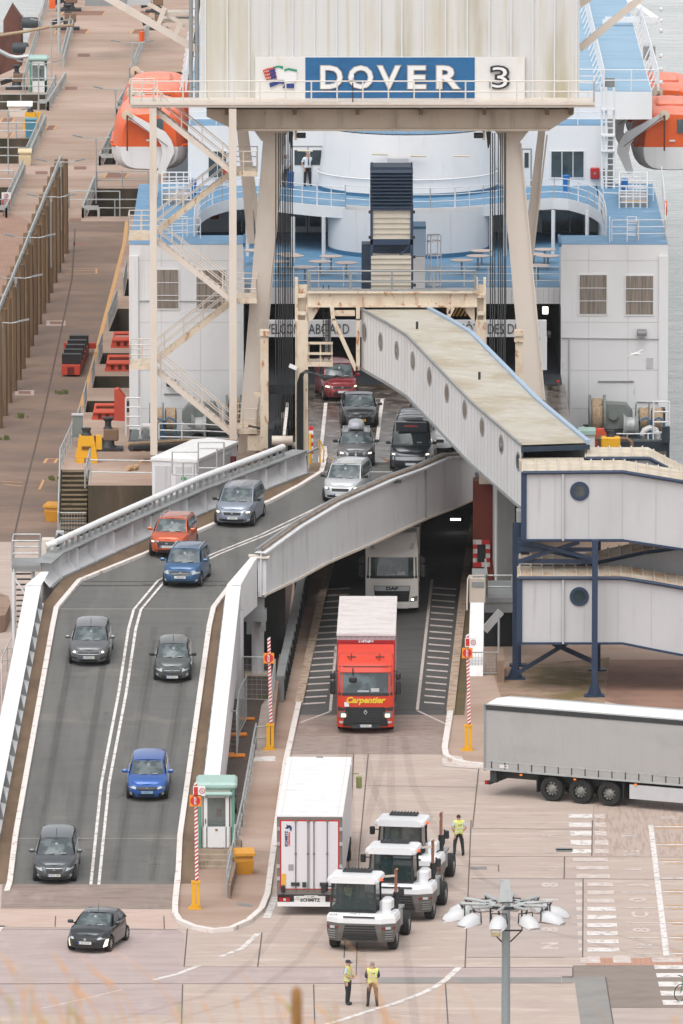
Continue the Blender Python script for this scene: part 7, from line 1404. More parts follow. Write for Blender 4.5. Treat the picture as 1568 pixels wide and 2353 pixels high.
# timber piles with the handrail and lamps above
tops = [(146.6,361),(137.6,381),(130,401.5),(121,423),(111.6,445),(104,466),(95,488),(85.5,511),(76,534),(66.6,558),(57.6,582),(47,606),(38,630),(27.7,654),(16.7,679),(6,706),(-5,733)]
pile = None
for row in (1, 0):
    for i, (x, y) in enumerate(tops):
        q = G(x - (0 if row else 14), y, 5.8)
        for half in (0,):
            if half: n_ = G(tops[i+1][0] - (0 if row else 14), tops[i+1][1], 5.8); pos = q.lerp(n_, .5)
            else: pos = q
            if pile is None:
                a = MB(); a.lathe([(.25,-.1),(.25,2),(.235,5.6),(.21,5.78),(.001,5.8)], (0,0,0), 8); pile = a.build('timber_pile', M_timber, base=Ve((0,0,0))); o = pile
            else: o = pile.copy(); COL.objects.link(o)
            o.location = (pos.x, pos.y, random.uniform(-.12, .0) if not half else -.2); o.rotation_euler = (0, 0, random.random()*6); o['category'] = 'pile'; o['group'] = 'timber piles in two rows beside the quay road'
            k = i*2+half
            o['label'] = 'weathered timber pile, %s from the far end of the %s row' % (ORD[i], 'right' if row else 'left')
hr = MB(); P = [G(x-8, y, 6.0) for x, y in tops]; hr.tube(P, .07, 6); hr.tube([p+Ve((0,0,-.25)) for p in P], .05, 6)
for p in P[::2]: hr.cbox(p, (.2,.2,.16))
tag(hr.build('pile_top_pipe', M_galv), 'pale galvanised pipe running along the tops of the timber piles', 'pipe')
lampn = None
def quay_lamp(x, y, label, h=4.1, zt_=None):
    global lampn
    if lampn is None:
        t = thing('quay_lamp', label, 'lamp post', (0,0,0), 0, 'twin arm lamp posts on the quay')
        a = MB(); a.tube([(0,0,0),(0,0,4.1)], .045, 8); a.cbox((0,0,3.95),(.14,.14,.3)); a.build('pole', M_galv, t, world=False)
        for s in (-1, 1):
            a = MB(); a.tube([(0,0,4.1),(s*.5,0,4.07),(s*.95,0,4.16)], .03, 5); ar = a.build('arm', M_galv, t, world=False); a = MB(); a.beam((s*.85,0,4.16),(s*1.45,0,4.28),.22,.08); a.build('lamp_head', M_greyd, ar, world=False)
        lampn = t
    else: t = copy_tree(lampn)
    q = G(x, y, h); t.location = (q.x, q.y, q.z-4.1); t['label'] = label; return t
for x, y, lb in [(304,98,'farthest twin arm lamp post on the right side of the quay'), (265,205,'twin arm lamp post left of the upper orange lifeboat'), (220,317,'twin arm lamp post beside the dark pit left of the lower lifeboat'), (117,49,'twin arm lamp post near the farthest mooring hook at the left'), (88,145,'twin arm lamp post in front of the mint roofed booth'), (18,254,'twin arm lamp post by the white box at the left edge')]: quay_lamp(x, y, lb)
for i, (x, y, h) in enumerate([(139,372,6.1),(117,452,6.0),(68,545,6.0),(36,638,6.0),(4,741,5.6)]): quay_lamp(x, y, ['lamp arms showing either side of the farthest timber piles','lamp arms behind the timber piles, second from the far end','lamp arms crossing the middle of the timber pile rows','lamp arms crossing the nearer part of the timber piles','lamp arm at the left edge over the nearest timber piles'][i], h)
tag(MB().lathe([(.16,0),(.12,.1),(.11,14)], G(135,122), 10).build('mast', M_galv), 'thick grey mast on the far quay rising out of frame', 'mast')
# railings round the pits
def quay_rail(pts, label, z=0, h=1.05, sp=1.7, r=.035, armco=None):
    t = thing('railing', label, 'railing', G(*pts[0], z)); P = [G(x, y, z) for x, y in pts]
    MB().rail(P, h, sp, r, 2).build('rails', M_galv, t)
    if armco:
        a = MB(); Q = [G(x, y, z) for x, y in armco]
        for p, q in zip(Q, Q[1:]): a.beam(p+Ve((0,0,.62)), q+Ve((0,0,.62)), .1, .26); 
        for p, q in zip(Q, Q[1:]):
            n_ = max(1, int((q-p).length/2))
            for k in range(n_+1): a.beam(p.lerp(q,k/n_), p.lerp(q,k/n_)+Ve((0,0,.6)), .14, .14, up=(0,1,0))
        a.build('crash_barrier', M_galv, t)
quay_rail([(330,497),(197,497),(222,433),(340,431)], 'grey railing round the large dark pit below the left lifeboat', armco=[(226,500),(190,500),(217,430)])
quay_rail([(300,378),(234,378),(260,324)], 'grey railing left of the lower lifeboat, round a dark pit', armco=[(268,380),(229,380),(256,322)])
quay_rail([(300,268),(271,268),(287,234)], 'grey railing just left of the upper lifeboat', armco=[(296,270),(267,270),(284,232)])
quay_rail([(316,190),(298,190),(342,78)], 'long railing on the far right side of the quay above the lifeboats')
quay_rail([(-10,216),(126,215)], 'grey railing in front of the mint roofed booth')
quay_rail([(-10,252),(105,252),(128,205)], 'grey railing along the near side of the pit below the booth', armco=[(88,254),(110,254),(150,190)])
quay_rail([(-10,318),(85,318)], 'grey railing in front of the blue cabinet'); quay_rail([(-10,376),(60,376),(96,295)], 'grey railing with a crash barrier behind the cream box', armco=[(45,379),(64,379),(104,290)])
quay_rail([(-10,430),(30,430)], 'short grey railing above the no entry board'); quay_rail([(-10,497),(8,497),(52,405)], 'grey railing with crash barrier by the no entry board', armco=[(-10,500),(14,500),(56,402)])
quay_rail([(142,150),(163,62)], 'railing beside the thick mast on the far quay', armco=[(145,155),(168,66)]); quay_rail([(52,215),(66,160),(90,80),(108,12)], 'old leaning rail along the seaward edge of the quay')
quay_rail([(152,498),(158,478),(275,478),(275,500)], 'free standing pale railing across the quay road', sp=2.4)
for i, (a_, b_, xa, xb) in enumerate(notch[:6]): quay_rail([(xa-2,a_),(xb-2,b_)], ['short railing on the edge of the nearest narrow pit','short railing by the second narrow pit','short railing by the third narrow pit','short railing by the fourth narrow pit','railing along the widest pit beside the quay road','short railing by the farthest narrow pit'][i], sp=1.5)
# mooring hooks
hook = None
def mooring_hook(x, y, z, s, label, col=None):
    t = thing('mooring_hook', label, 'mooring hook', G(x, y, z)); b = G(x, y, z)
    m = col or M_darkm
    a = MB(); a.cbox(b+Ve((0,0,.08*s)), (1.5*s,1.0*s,.16*s)); a.lathe([(.5*s,0),(.32*s,.2*s),(.3*s,.5*s)], b+Ve((0,0,.1*s)), 12); a.build('base', m, t)
    a = MB(); a.cbox(b+Ve((.15*s,0,.8*s)), (.75*s,.6*s,.6*s), bev=.05); a.build('gear_box', mat('hook_brown', (132,104,82), .7) if not col else col, t)
    a = MB(); a.lathe([(.26*s,0),(.16*s,.12*s),(.16*s,.35*s),(.30*s,.5*s),(.30*s,.56*s),(.0,.57*s)], b+Ve((0,0,1.1*s)), 14); a.build('capstan', M_darkm, t)
    a = MB(); a.beam(b+Ve((-.3*s,-.2,.7*s)), b+Ve((-1.1*s,-.3,.45*s)), .16*s, .3*s); a.build('hook_arm', M_black, t)
mooring_hook(248,1034,2.7,1.0,'dark brown mooring hook with capstan between the yellow one and the ferry'); mooring_hook(158,25,0,1.2,'black mooring hook at the top of the quay'); mooring_hook(156,68,0,1.1,'brown mooring hook below the farthest one on the quay'); mooring_hook(362,68,0,1.0,'mooring hook beyond the lattice brace of the gantry')
mooring_hook(358,28,0,1.0,'mooring hook at the top, right of the quay'); mooring_hook(88,208,0,1.0,'dark mooring hook left of the booth') if 0 else None
mooring_hook(38,205,0,1.0,'dark mooring hook with a pale box, left of the booth')
def yellow_bollard(x, y, z, s, label):
    b = G(x, y, z); t = thing('yellow_hook_stand', label, 'mooring hook', b)
    a = MB(); a.prism([b+Ve((-.55*s,0,.25)), b+Ve((.55*s,0,.25)), b+Ve((.36*s,0,1.35*s)), b+Ve((-.36*s,0,1.35*s))], (0,.6*s,0)); a.cbox(b+Ve((-.3*s,.2,.12)), (.4*s,.7*s,.24)); a.cbox(b+Ve((.35*s,.2,.12)), (.4*s,.7*s,.24)); a.cbox(b+Ve((.62*s,.3,1.0*s)), (.3*s,.4,.7*s)); a.build('stand', M_yellow, t)
    a = MB(); a.cbox(b+Ve((0,-.02,.75*s)), (.45*s,.06,.16*s)); a.build('slot', mat('slot_brown', (120,80,30), .8), t)
    a = MB(); a.lathe([(.3*s,0),(.22*s,.08),(.20*s,.22*s),(.26*s,.36*s),(.0,.38*s)], b+Ve((0,.3*s,1.35*s)), 14); a.build('capstan', M_darkm, t)
yellow_bollard(198,1063,2.7,1.0,'bright yellow mooring hook stand at the top of the pier steps'); yellow_bollard(69,300,0,.9,'yellow mooring hook stand behind the blue cabinet')
p = V(1402,1036,510); 
t = thing('yellow_hook_stand', 'yellow hook stand just above the ribbed walkway roof at the right', 'mooring hook', p); a = MB(); a.cbox(p+Ve((0,0,.45)), (.95,.6,.55), bev=.06); a.build('stand', M_yellow, t); a = MB(); a.lathe([(.22,0),(.17,.1),(.2,.3),(0,.32)], p+Ve((0,0,.72)), 12); a.build('capstan', M_darkm, t)
t = thing('bollard_capstan', 'rusty dark capstan in front of the right mooring winch', 'capstan', V(1404,1012,513)); a = MB(); a.lathe([(.42,0),(.26,.1),(.24,.35),(.40,.62),(.0,.64)], V(1404,1012,513), 14); a.build('capstan', M_darkm, t); a = MB(); a.cbox(V(1385,1015,513.5)+Ve((0,0,-.1)), (.5,.4,.8)); a.tube([V(1365,1008,513),V(1440,1008,513),V(1450,1016,513),V(1450,1040,513)], .1, 8); a.build('pipework', mat('hook_brown', (132,104,82), .7), t)
a = MB(); vbox(a, 1332, 1412, 986, 1030, 514, .5); tag(a.build('steel_hoarding', mat('fender_orange', (222,92,62), .7, layers=[((196,120,90),(2,2,2),.5,.7,.6)])), 'faded orange steel panel behind the small mint hut at the right', 'panel')
a = MB(); vbox(a, 1330, 1366, 992, 1040, 512, 1.2, 0); vbox(a, 1328, 1368, 990, 999, 511.9, 1.4, 1); tag(a.build('small_hut', [M_wpaint, M_mint]), 'small mint and white hut peeping over the right walkway roof', 'hut')
# booths
def booth(b, w_, d, h, label, door=True, yaw=0):
    t = thing('watch_booth', label, 'booth', b, yaw); x = w_/2
    a = MB(); a.box(-x, x, 0, .06, 0, h*.36); a.box(-x, x, d-.06, d, 0, h); a.box(-x, -x+.06, 0, d, 0, h*.4); a.box(x-.06, x, 0, d, 0, h*.4); a.box(-x,-x+.14,0,.14,0,h); a.box(x-.14,x,0,.14,0,h); a.box(-x,x,0,.1,h*.86,h); a.box(x-.06,x,0,d,h*.8,h); a.box(-x,-x+.06,0,d,h*.8,h); a.build('walls', M_cream if door else M_wpaint, t, world=False)
    a = MB(); a.box(-x-.03, -x+.1, -.04, .1, 0, h); a.box(x-.1 if door else x+.0, x+.03, -.04, .1, 0, h); a.build('corner_post', M_teal, t, world=False)
    a = MB(); a.cbox((0,d/2,h+.14), (w_+.26,d+.3,.3), bev=.1); r_ = a.build('roof', M_mint, t, world=False)
    a = MB(); a.box(-x+.14, x-.14, .02, .04, h*.36, h*.86); a.build('front_glass', mat('booth_glass', (120,136,136), .05, alpha=.4, spec=.8), t, world=False)
    a = MB(); a.box(x-.04, x-.02, .12, d-.1, h*.4, h*.8); a.build('side_glass', mat('booth_glass', (120,136,136), .05, alpha=.4, spec=.8), t, world=False)
    if door:
        a = MB(); a.box(-x+.2, -x+.34, -.05, 0, .02, h*.9); a.box(x-.34, x-.2, -.05, 0, .02, h*.9); a.box(-x+.3, x-.3, -.05, 0, .02, h*.36); a.box(-x+.3, x-.3, -.05, 0, h*.86, h*.9); dr = a.build('door', M_wpaint, t, world=False)
        a = MB(); a.box(-x+.25,-x+.28,-.1,-.05,h*.42,h*.5); a.build('handle', M_darkm, dr, world=False); a = MB(); a.cbox((0,-.06,h*.31),(.1,.02,.08)); a.build('door_plate', mat('brass', (150,120,60), .5), dr, world=False)
        a = MB(); a.cbox((0,-.12,h*.93), (w_-.1,.3,.16), bev=.05); a.build('canopy', M_mint, r_, world=False)
        a = MB(); a.box(-x+.1, x-.1, d*.5, d*.9, h*.30, h*.34); a.build('desk', mat('desk_grey', (150,146,140), .7), t, world=False)
        a = MB(); a.cbox((.1,d*.6,h*.52), (.22,.1,.3)); a.build('red_folder', M_redsign, t, world=False)
    return t
q = G(496,1946); bx = Ve((q.x, q.y, .72))
booth(Ve((G(497,1985).x, G(0,1985).y, .68)), 1.42, 1.7, 2.42, 'weathered cream hut with a mint roof on steps beside the grit bin')
booth(G(88,212), 1.12, 1.3, 2.15, 'white booth with a pale mint roof on the far quay, a worker inside', door=False)
# booth plinth and steps
st = thing('booth_steps', 'concrete steps with handrails leading up to the mint roofed hut', 'steps', G(496,2010)); yb = G(0,1985).y; xc = G(497,1985).x
a = MB(); a.box(xc-.78, xc+.98, yb-.25, yb+2.0, .012, .66); a.build('plinth', mat('step_concrete', (176,158,140), .9, layers=[((120,104,84),(2,2,1),.45,.7,.7)]), st)
for k in range(3): a = MB(); a.box(xc-.75, xc+.72, yb-.25-.32*(k+1), yb-.25-.32*k, .012, .66-.18*(k+1)); a.build('step', mat('step_concrete', (176,158,140), .9), st)
a = MB(); p0 = Ve((xc+.75, yb-.1, .66)); a.rail([p0, Ve((xc+.70, yb-1.3, .1)), Ve((xc+.5, yb-3.6, .1))], 1.0, 1.1, .035); a.rail([Ve((xc-.75, yb, .66)), Ve((xc-.75, yb-1.2, .05))], 1.0, 1.2, .03); a.build('handrail', M_galv, st)
a = MB(); a.prism([G(548,1960), G(521,2062), G(529,2066), G(556,1960)], (0,0,.55)); a.build('side_wall', C_wall, st)
def grit_bin(b, m, label, yaw=0, s=1):
    t = thing('grit_bin', label, 'grit bin', b, yaw); a = MB(); w_ = .36*s
    a.prism([(-w_,-.1,0),(w_,-.1,0),(w_+.06,-.22,.62*s),(-w_-.06,-.22,.62*s)], (0,.6,0)); a.prism([(-w_-.05,-.2,.62*s),(w_+.05,-.2,.62*s),(w_+.0,-.16,.9*s),(-w_-.0,-.16,.9*s)], (0,.62,0)); a.build('tub', m, t, world=False)
    a = MB(); a.prism([(-w_-.1,-.30,.86*s),(-w_-.1,.5,1.0*s),(-w_-.1,.5,1.1*s),(-w_-.1,-.30,.98*s)], (2*w_+.2,0,0)); a.build('lid', m, t, world=False)
grit_bin(G(560,2008), M_yelbin, 'orange yellow grit bin beside the booth steps', .12, .92); grit_bin(G(120,1198), M_yelbin, 'yellow grit bin at the foot of the pier steps', -.3, .85)
grit_bin(G(57,380), mat('bin_cream', (232,214,176), .6), 'cream grit bin beside a grey railing on the far left quay', 0, .95)
t = thing('skip', 'white lidded storage box behind the yellow mooring hook', 'box', G(45,268)); b = G(45,268); a = MB(); a.prism([b+Ve((-.65,0,0)), b+Ve((.65,0,0)), b+Ve((.8,0,.7)), b+Ve((-.8,0,.7))], (0,.9,0)); a.build('tub', M_cream, t); a = MB(); a.prism([b+Ve((-.85,-.1,.7)), b+Ve((-.85,.5,1.0)), b+Ve((-.85,1.0,.7))], (1.7,0,0)); a.build('lid', M_wpaint, t)
b = G(70,317); t = thing('blue_cabinet', 'tall faded blue cabinet on the edge of a quay pit', 'cabinet', b); a = MB(); a.prism([b+Ve((-.32,0,0)), b+Ve((.32,0,0)), b+Ve((.36,0,1.2)), b+Ve((-.36,0,1.2))], (0,.5,0)); a.build('body', mat('cabinet_blue', (84,146,170), .6, layers=[((110,160,178),(3,3,1),.5,.7,.5)]), t); a = MB(); a.cbox(b+Ve((0,.25,1.25)), (.8,.6,.1)); a.build('top', mat('cabinet_blue2', (120,176,196), .6), t)
b = G(178,1008); b = V(178,1003,520); t = thing('pier_cabinet', 'grey electrical cabinet beside the pier railing', 'cabinet', b); a = MB(); a.cbox(b+Ve((0,0,.55)), (.52,.4,1.1)); a.build('body', M_wgrey, t); a = MB(); a.cbox(b+Ve((0,0,1.13)), (.6,.5,.06)); a.build('top', M_clad, t)
# red fender cradle with black pads
rw = thing('fender_cradle', 'red steel fender cradle holding a line of five black pads on the quay road', 'fender cradle', G(165,866)); b = G(162,866); M_fr = mat('cradle_red', (206,70,46), .6, layers=[((170,50,36),(3,3,3),.5,.7,.6)])
dv_ = (G(196,780)-b); dv_.z = 0; L_ = dv_.length; dv_.normalize(); nn = Ve((dv_.y, -dv_.x, 0))
a = MB(); a.prism([b-nn*.5+Ve((0,0,.12)), b+nn*.5+Ve((0,0,.12)), b+nn*.5+Ve((0,0,.6)), b-nn*.5+Ve((0,0,.6))], dv_*L_*.62); a.beam(b+dv_*L_*.62-nn*.9+Ve((0,0,.45)), b+dv_*L_*.62+nn*.9+Ve((0,0,.45)), .3, .3); a.build('frame', M_fr, rw)
a = MB(); a.box(b.x-.18, b.x+.18, b.y-.04, b.y, .15, .55); a.build('slot', mat('slot_red', (110,30,24), .8), rw)
for k in range(5): c = b+dv_*(L_*.62*(k+.4)/5); a = MB(); a.prism([c-nn*.52+Ve((0,0,.55)), c+nn*.52+Ve((0,0,.55)), c+nn*.52+Ve((0,0,1.15)), c-nn*.52+Ve((0,0,1.15))], dv_*.5); a.build('pad', M_black, rw)
M_of = mat('fender_orange2', (222,90,66), .7, layers=[((196,110,84),(3,3,3),.5,.7,.5)])
for (x, y, lb) in [(288,799,'farthest orange fender bracket on the concrete blocks beside the ferry'),(275,853,'middle orange fender bracket on the concrete blocks beside the ferry'),(246,966,'nearest orange fender bracket on the concrete blocks, by the tall orange arm')]:
    b = G(x, y); t = thing('fender_bracket', lb, 'fender bracket', b, 0, 'orange fender brackets on the quay edge'); a = MB(); a.prism([b+Ve((-.85,0,0)), b+Ve((.85,0,0)), b+Ve((.72,0,.5)), b+Ve((-.72,0,.5))], (0,1.0,0)); a.tube([b+Ve((-.75,-.05,.45)), b+Ve((.75,-.05,.45))], .1, 6); a.tube([b+Ve((-.7,1.6,.6)), b+Ve((.7,1.6,.6))], .12, 6); a.tube([b+Ve((-.7,0,.3)), b+Ve((-.65,1.6,.6))], .07, 5); a.tube([b+Ve((.7,0,.3)), b+Ve((.65,1.6,.6))], .07, 5); a.build('bracket', M_of, t)
    for k in range(3): MB().box(b.x-.5+k*.4, b.x-.3+k*.4, b.y-.01, b.y, .1, .35).build('slot', mat('slot_red', (110,30,24), .8), t)
a = MB(); pts = [(258,990),(287,990),(287,912),(272,893),(262,895),(262,940)]; a.prism([V(x, y, 547) for x, y in pts], (0,.7,0)); tag(a.build('upright_slab', M_of), 'tall solid orange fender arm beside the ferry stern', 'fender slab')
# pier steps, rails, container hut
ps = thing('pier_steps', 'mossy concrete stairs climbing from the quay up to the raised pier', 'stairs', G(170,1230)); x0, x1 = G(138,1232).x, G(198,1232).x; yN = G(0,1232).y; yF = G(0,1079,2.7).y
n_ = 14; M_step = mat('mossy_step', (142,124,98), .9, layers=[((96,88,56),(2,2,2),.45,.7,.7)])
for k in range(n_):
    z1 = 2.7*(k+1)/n_; y1 = yN+(yF-yN)*k/n_; a = MB(); a.box(x0+.0, x1, y1, yF, 2.7*k/n_+.004, z1-.07, 1); a.box(x0, x1, y1-.05, yF, z1-.07, z1-.002*k, 0); a.build('step', [M_step, C_dark], ps)
a = MB(); a.rail([Ve((x0-.1,yN,0)), Ve((x0-.1,yF,2.7)), Ve((x0+.35,yF+11,2.7))], 1.05, 1.7, .04); a.rail([Ve((x1+.1,yF,2.7)), Ve((x1-.1,yF-2.2,2.1))], 1.05, 1.2, .04); a.build('handrail', M_galv, ps)
g0, g1 = Ve((x0, yN-.1, 0)), Ve((x1, yN-.1, 0)); a = MB(); a.tube([g0, g0+Ve((0,0,1.2)), g1+Ve((0,0,1.2)), g1, g0], .035, 6); meshpanel(a, g0, g1, 1.2); a.build('gate', M_galv, ps)
quay_rail([(208,1112),(350,1114)], 'grey railing along the front edge of the raised pier', z=2.7, h=1.2, sp=2.3); 
a = MB(); a.tube([V(178,1025,516),V(232,1028,515)], .09, 8); a.tube([V(292,1020,516),V(430,1012,519),V(548,1012,519)], .11, 6, 1); a.tube([V(300,1030,515),V(440,1024,518.5),V(548,1020,518.5)], .16, 8, 2)
tag(a.build('mooring_ropes', [mat('hook_brown', (132,104,82), .7), M_rope, M_darkm]), 'thick tan mooring ropes running from the pier hook to the ferry stern', 'ropes')
for k, (x, y) in enumerate([(292,1076),(306,1074)]): tag(MB().tube([G(x,y,2.85), G(x+9,y-2,2.85)], .13, 8).build('rope_float', mat('float_tan', (206,170,130), .7)), 'small tan float on the pier, %s of the pair' % ('left' if k == 0 else 'right'), 'float')
pb = MB(); pb.box(V(345,1100,499).x, V(700,1100,499).x, 495.5, 506.9, .01, 2.66); struct('pier_front_block', pb, C_wall)
ch = thing('container_hut', 'long white container hut with a hipped roof behind the pipe of the bridge', 'hut', Ve((V(349,1045,499).x, 499, 2.7)), -.30)
W_, D_, H_ = 2.25, 6.4, 2.35
a = MB(); a.box(0, W_, 0, D_, 0, H_); a.build('walls', mat('hut_white', (226,226,230), .5, layers=[((206,206,210),(1,1,.3),.5,.7,.4)]), ch, world=False)
a = MB(); v = [(-.06,-.06,H_),(W_+.06,-.06,H_),(W_+.06,D_+.06,H_),(-.06,D_+.06,H_)]; u = [(-.06,-.06,H_+.14),(W_+.06,-.06,H_+.14),(W_+.06,D_+.06,H_+.14),(-.06,D_+.06,H_+.14)]; a.add(v+u+[(W_/2,.9,H_+.4),(W_/2,D_-.9,H_+.4)], [(0,1,5,4),(1,2,6,5),(2,3,7,6),(3,0,4,7),(4,5,8),(5,6,9,8),(6,7,9),(7,4,8,9)]); a.build('roof', M_wpaint, ch, world=False)
for (x0_, x1_) in [(.15,.95),(1.2,2.0)]: a = MB(); a.box(x0_, x1_, -.03, 0, .05, 2.1); a.build('door', M_clad, ch, world=False)
a = MB(); a.box(1.5,1.72,-.05,-.03,1.1,1.4,0); a.box(1.48,1.75,-.05,-.03,1.46,1.6,1); a.cbox((1.61,-.055,1.25),(.12,.01,.12),2); a.build('notices', [M_wpaint, mat('notice_green', (60,160,110), .5), mat('notice_blue', (40,110,180), .5)], ch, world=False)
a = MB(); a.box(W_, W_+.04, 4.2, 5.4, .1, 2.1); a.box(W_-.05,W_+.25,D_-1.2,D_-.9,.8,1.9,1); a.build('side_unit', [M_clad, mat('maroon', (110,40,50), .5)], ch, world=False)
a = MB()
q0 = V(440,1108,497.5)
for (x, y0_, y1_) in [(420,1062,1130),(446,1062,1130),(498,1030,1120),(514,1016,1100)]: a.tube([V(x,y1_,497), V(x,y0_,497)], .04, 6)
for pts in [[(395,1038),(455,1038)],[(395,1062),(455,1062)],[(395,1090),(455,1090)],[(455,1016),(514,1016)],[(455,1030),(514,1030)],[(455,1075),(514,1075)],[(395,1038),(395,1088)],[(455,1016),(455,1085)]]: a.tube([V(x, y, 497) for x, y in pts], .035, 6)
tag(a.build('ladder_cage', M_galv), 'grey tubular ladder cage in front of the white container hut', 'ladder')
# access platform at the ramp's left
al = thing('stair_platform', 'grey steel platform with rails and stairs at the left end of the far bridge girder', 'platform', G(60,1480)); Yp = 468
a = MB(); vbox(a, 26, 96, 1298, 1304, Yp, 2.2); vbox(a, 27, 92, 1304, 1313, Yp+.02, .2); a.build('deck', M_greyd, al)
a = MB(); p, q = V(28,1300,Yp+.05), V(90,1300,Yp+.05); a.rail([p, q], 1.15, .95, .04); a.rail([p+Ve((0,2,0)), q+Ve((0,2,0))], 1.15, 1.2, .035); a.rail([p, p+Ve((0,2,0))], 1.15, 1, .035); a.build('handrail', M_galv, al)
for (x, dy) in ((28,0.1),(72,.5)): a = MB(); p = V(x+3,1306,Yp+dy); a.tube([p, Ve((p.x,p.y,.02))], .09, 8); a.build('leg', M_grey, al)
a = MB()
for k in range(16): p = V(36,1318,Yp+.6); zz = p.z-.26*k; a.box(p.x, p.x+.75, Yp+.6-.12*k*0+k*.1, Yp+.85+k*.1, zz-.04, zz)
a.build('stairs', M_darkm, al)
a = MB(); a.beam(V(32,1325,Yp+.1), V(58,1365,Yp+.1), .08, .1, up=(0,1,0)); a.build('brace', M_grey, al)
cb = thing('gate_cabinet', 'cream steel housing with a slot beside the small grey platform', 'cabinet', V(110,1310,467.5)); a = MB(); vbox(a, 96, 124, 1240, 1292, 467.5, .8); vbox(a, 94, 126, 1292, 1310, 467.4, .9); vbox(a, 121, 131, 1300, 1357, 467.2, .2); a.build('housing', M_cream, cb); a = MB(); vbox(a, 106, 114, 1255, 1285, 467.45, .06); a.build('slot', M_greyd, cb); a = MB(); vbox(a, 128, 146, 1222, 1262, 469, .5); a.tube([V(126,1270,468.9),V(130,1245,468.8),V(140,1228,468.9)], .14, 8, 1); a.build('control_box', [M_clad, M_black], cb)
tag(MB().prism([G(-10,1455), G(12,1452), G(24,1425), G(20,1408), G(0,1400)], (0,0,.8)).build('concrete_barrier', C_wall), 'brown concrete barrier block at the left edge below the stair platform', 'barrier')
quay_rail([(-30,1545),(28,1542)], 'dark picket railing at the left edge beside the ramp', sp=.25, r=.02)
a = MB(); P = [G(-12,1640), G(4,1560)+Ve((0,0,1.0)), G(26,1530)+Ve((0,0,1.3))]; a.tube(P, .04, 6); a.tube([G(4,1640), G(4,1575)+Ve((0,0,1))], .04, 6); tag(a.build('bent_pipe', mat('pipe_pinkgrey', (214,196,190), .5)), 'bent pale pipe below the left ramp parapet', 'pipe')
# life ring posts and board
tag(MB().tube([V(325,95,700), V(325,72,700)], .2, 8).build('lifebuoy', M_orange), 'orange lifebuoy on the far quay railing', 'lifebuoy'); tag(MB().tube([V(138,578,621), V(138,552,621)], .13, 8).build('lifebuoy', mat('buoy_red', (214,70,60), .5)), 'red lifebuoy on the timber piles', 'lifebuoy')
b = G(14,484); t = thing('warning_sign', 'white and red no entry board on a post at the left edge of the quay', 'sign', b); a = MB(); a.tube([b, b+Ve((0,0,1.1))], .04, 6); a.build('post', M_galv, t); a = MB(); a.box(b.x-.26, b.x+.26, b.y-.06, b.y-.03, .35, .72, 1); a.box(b.x-.28, b.x+.28, b.y-.05, b.y-.02, .3, 1.15, 0)
for k in range(3): a.box(b.x-.2, b.x+.2, b.y-.07, b.y-.06, .40+k*.1, .44+k*.1, 0)
a.lathe([(.10,-.0),(.14,-.0),(.14,.01),(.10,.01)], (b.x, b.y-.06, .94), 16, 1, RX90); a.beam((b.x-.09,b.y-.07,.86),(b.x+.09,b.y-.07,1.02),.01,.03,1,up=(0,1,0)); a.build('board', [M_wpaint, M_redsign], t)
# dolphins in the sea
for i, (x, yb, w_, yt, lb) in enumerate([(27,190,40,10,'tall rust brown steel dolphin with a peaked top at the top left'), (38,170,26,40,'rust brown steel dolphin with a flat top beside the peaked one'), (8,205,26,80,'low rusty steel pile at the left edge below the dolphins')]):
    p = V(x, yt, 744+i*3); W2 = w_/32/2; t = thing('dolphin', lb, 'steel pile', Ve((p.x,p.y,-5.5))); a = MB(); a.prism([Ve((p.x-W2,p.y,-5.5)), Ve((p.x+W2,p.y,-5.5)), Ve((p.x+W2,p.y,p.z-(.9 if i == 0 else 0))), Ve((p.x+(.0 if i == 0 else -W2*.8),p.y,p.z+0)), Ve((p.x-W2,p.y,p.z-(1.2 if i == 0 else .4)))], (0,1.6,0)); a.build('pile', mat('dolphin_rust', (118,76,64), .9, layers=[((76,50,46),(.8,.8,.4),.4,.65,.8),((152,96,60),(2,2,1),.58,.72,.6)]), t)
for i, (x, y) in enumerate([(68,44),(46,102)]):
    p = V(x, y+8, 738+i*2); tag(MB().lathe([(.25,-.6),(.38,-.5),(.4,0),(.38,.5),(.25,.6)], p, 14, 0, RY90).build('rubber_fender', mat('fender_black', (66,72,76), .6)), 'large black cylindrical fender %s the left dolphins' % ('behind' if i == 0 else 'in front of'), 'fender')
a = MB(); a.tube([V(-10,82,732),V(60,72,732),V(110,62,733),V(165,58,735)], .12, 6); tag(a.build('mooring_rope', M_rope), 'tan mooring rope stretched from the left edge to the far hook', 'rope')
a = MB(); a.tube([V(-5,115,732),V(20,128,732),V(38,132,732),V(58,130,732),V(72,126,732)], .16, 6); tag(a.build('rope_chain', M_galv), 'knotted grey rope and chain by the dolphins', 'rope')
# sheds cut by the top of the frame
a = MB(); vbox(a, 195, 290, -10, 14, 730, 3); vbox(a, 280, 345, -20, 12, 735, 6, 1); tag(a.build('quay_shed', [M_greyd, M_clad]), 'row of grey cabinets at the very top of the quay', 'cabinets')
tag(vbox(MB(), 113, 126, -20, 20, 760, 1).build('orange_post', M_orange), 'orange post at the top edge of the quay', 'post')
# platform details
b = V(717,1044,489.5); t = thing('height_post', 'red and white striped post with yellow frame left of the upper platform', 'post', b); a = MB()
for k in range(8): vbox(a, 709, 719, 980+k*9, 989+k*9, 489.2, .25, k % 2)
a.build('post', [M_redsign, M_wpaint], t); a = MB(); a.tube([V(735,1062,489), V(733,1010,489.3), V(744,1035,489), V(742,1062,489)], .045, 6); a.tube([V(712,1065,489), V(712,995,489)], .06, 6); a.build('frame', M_yellow, t)
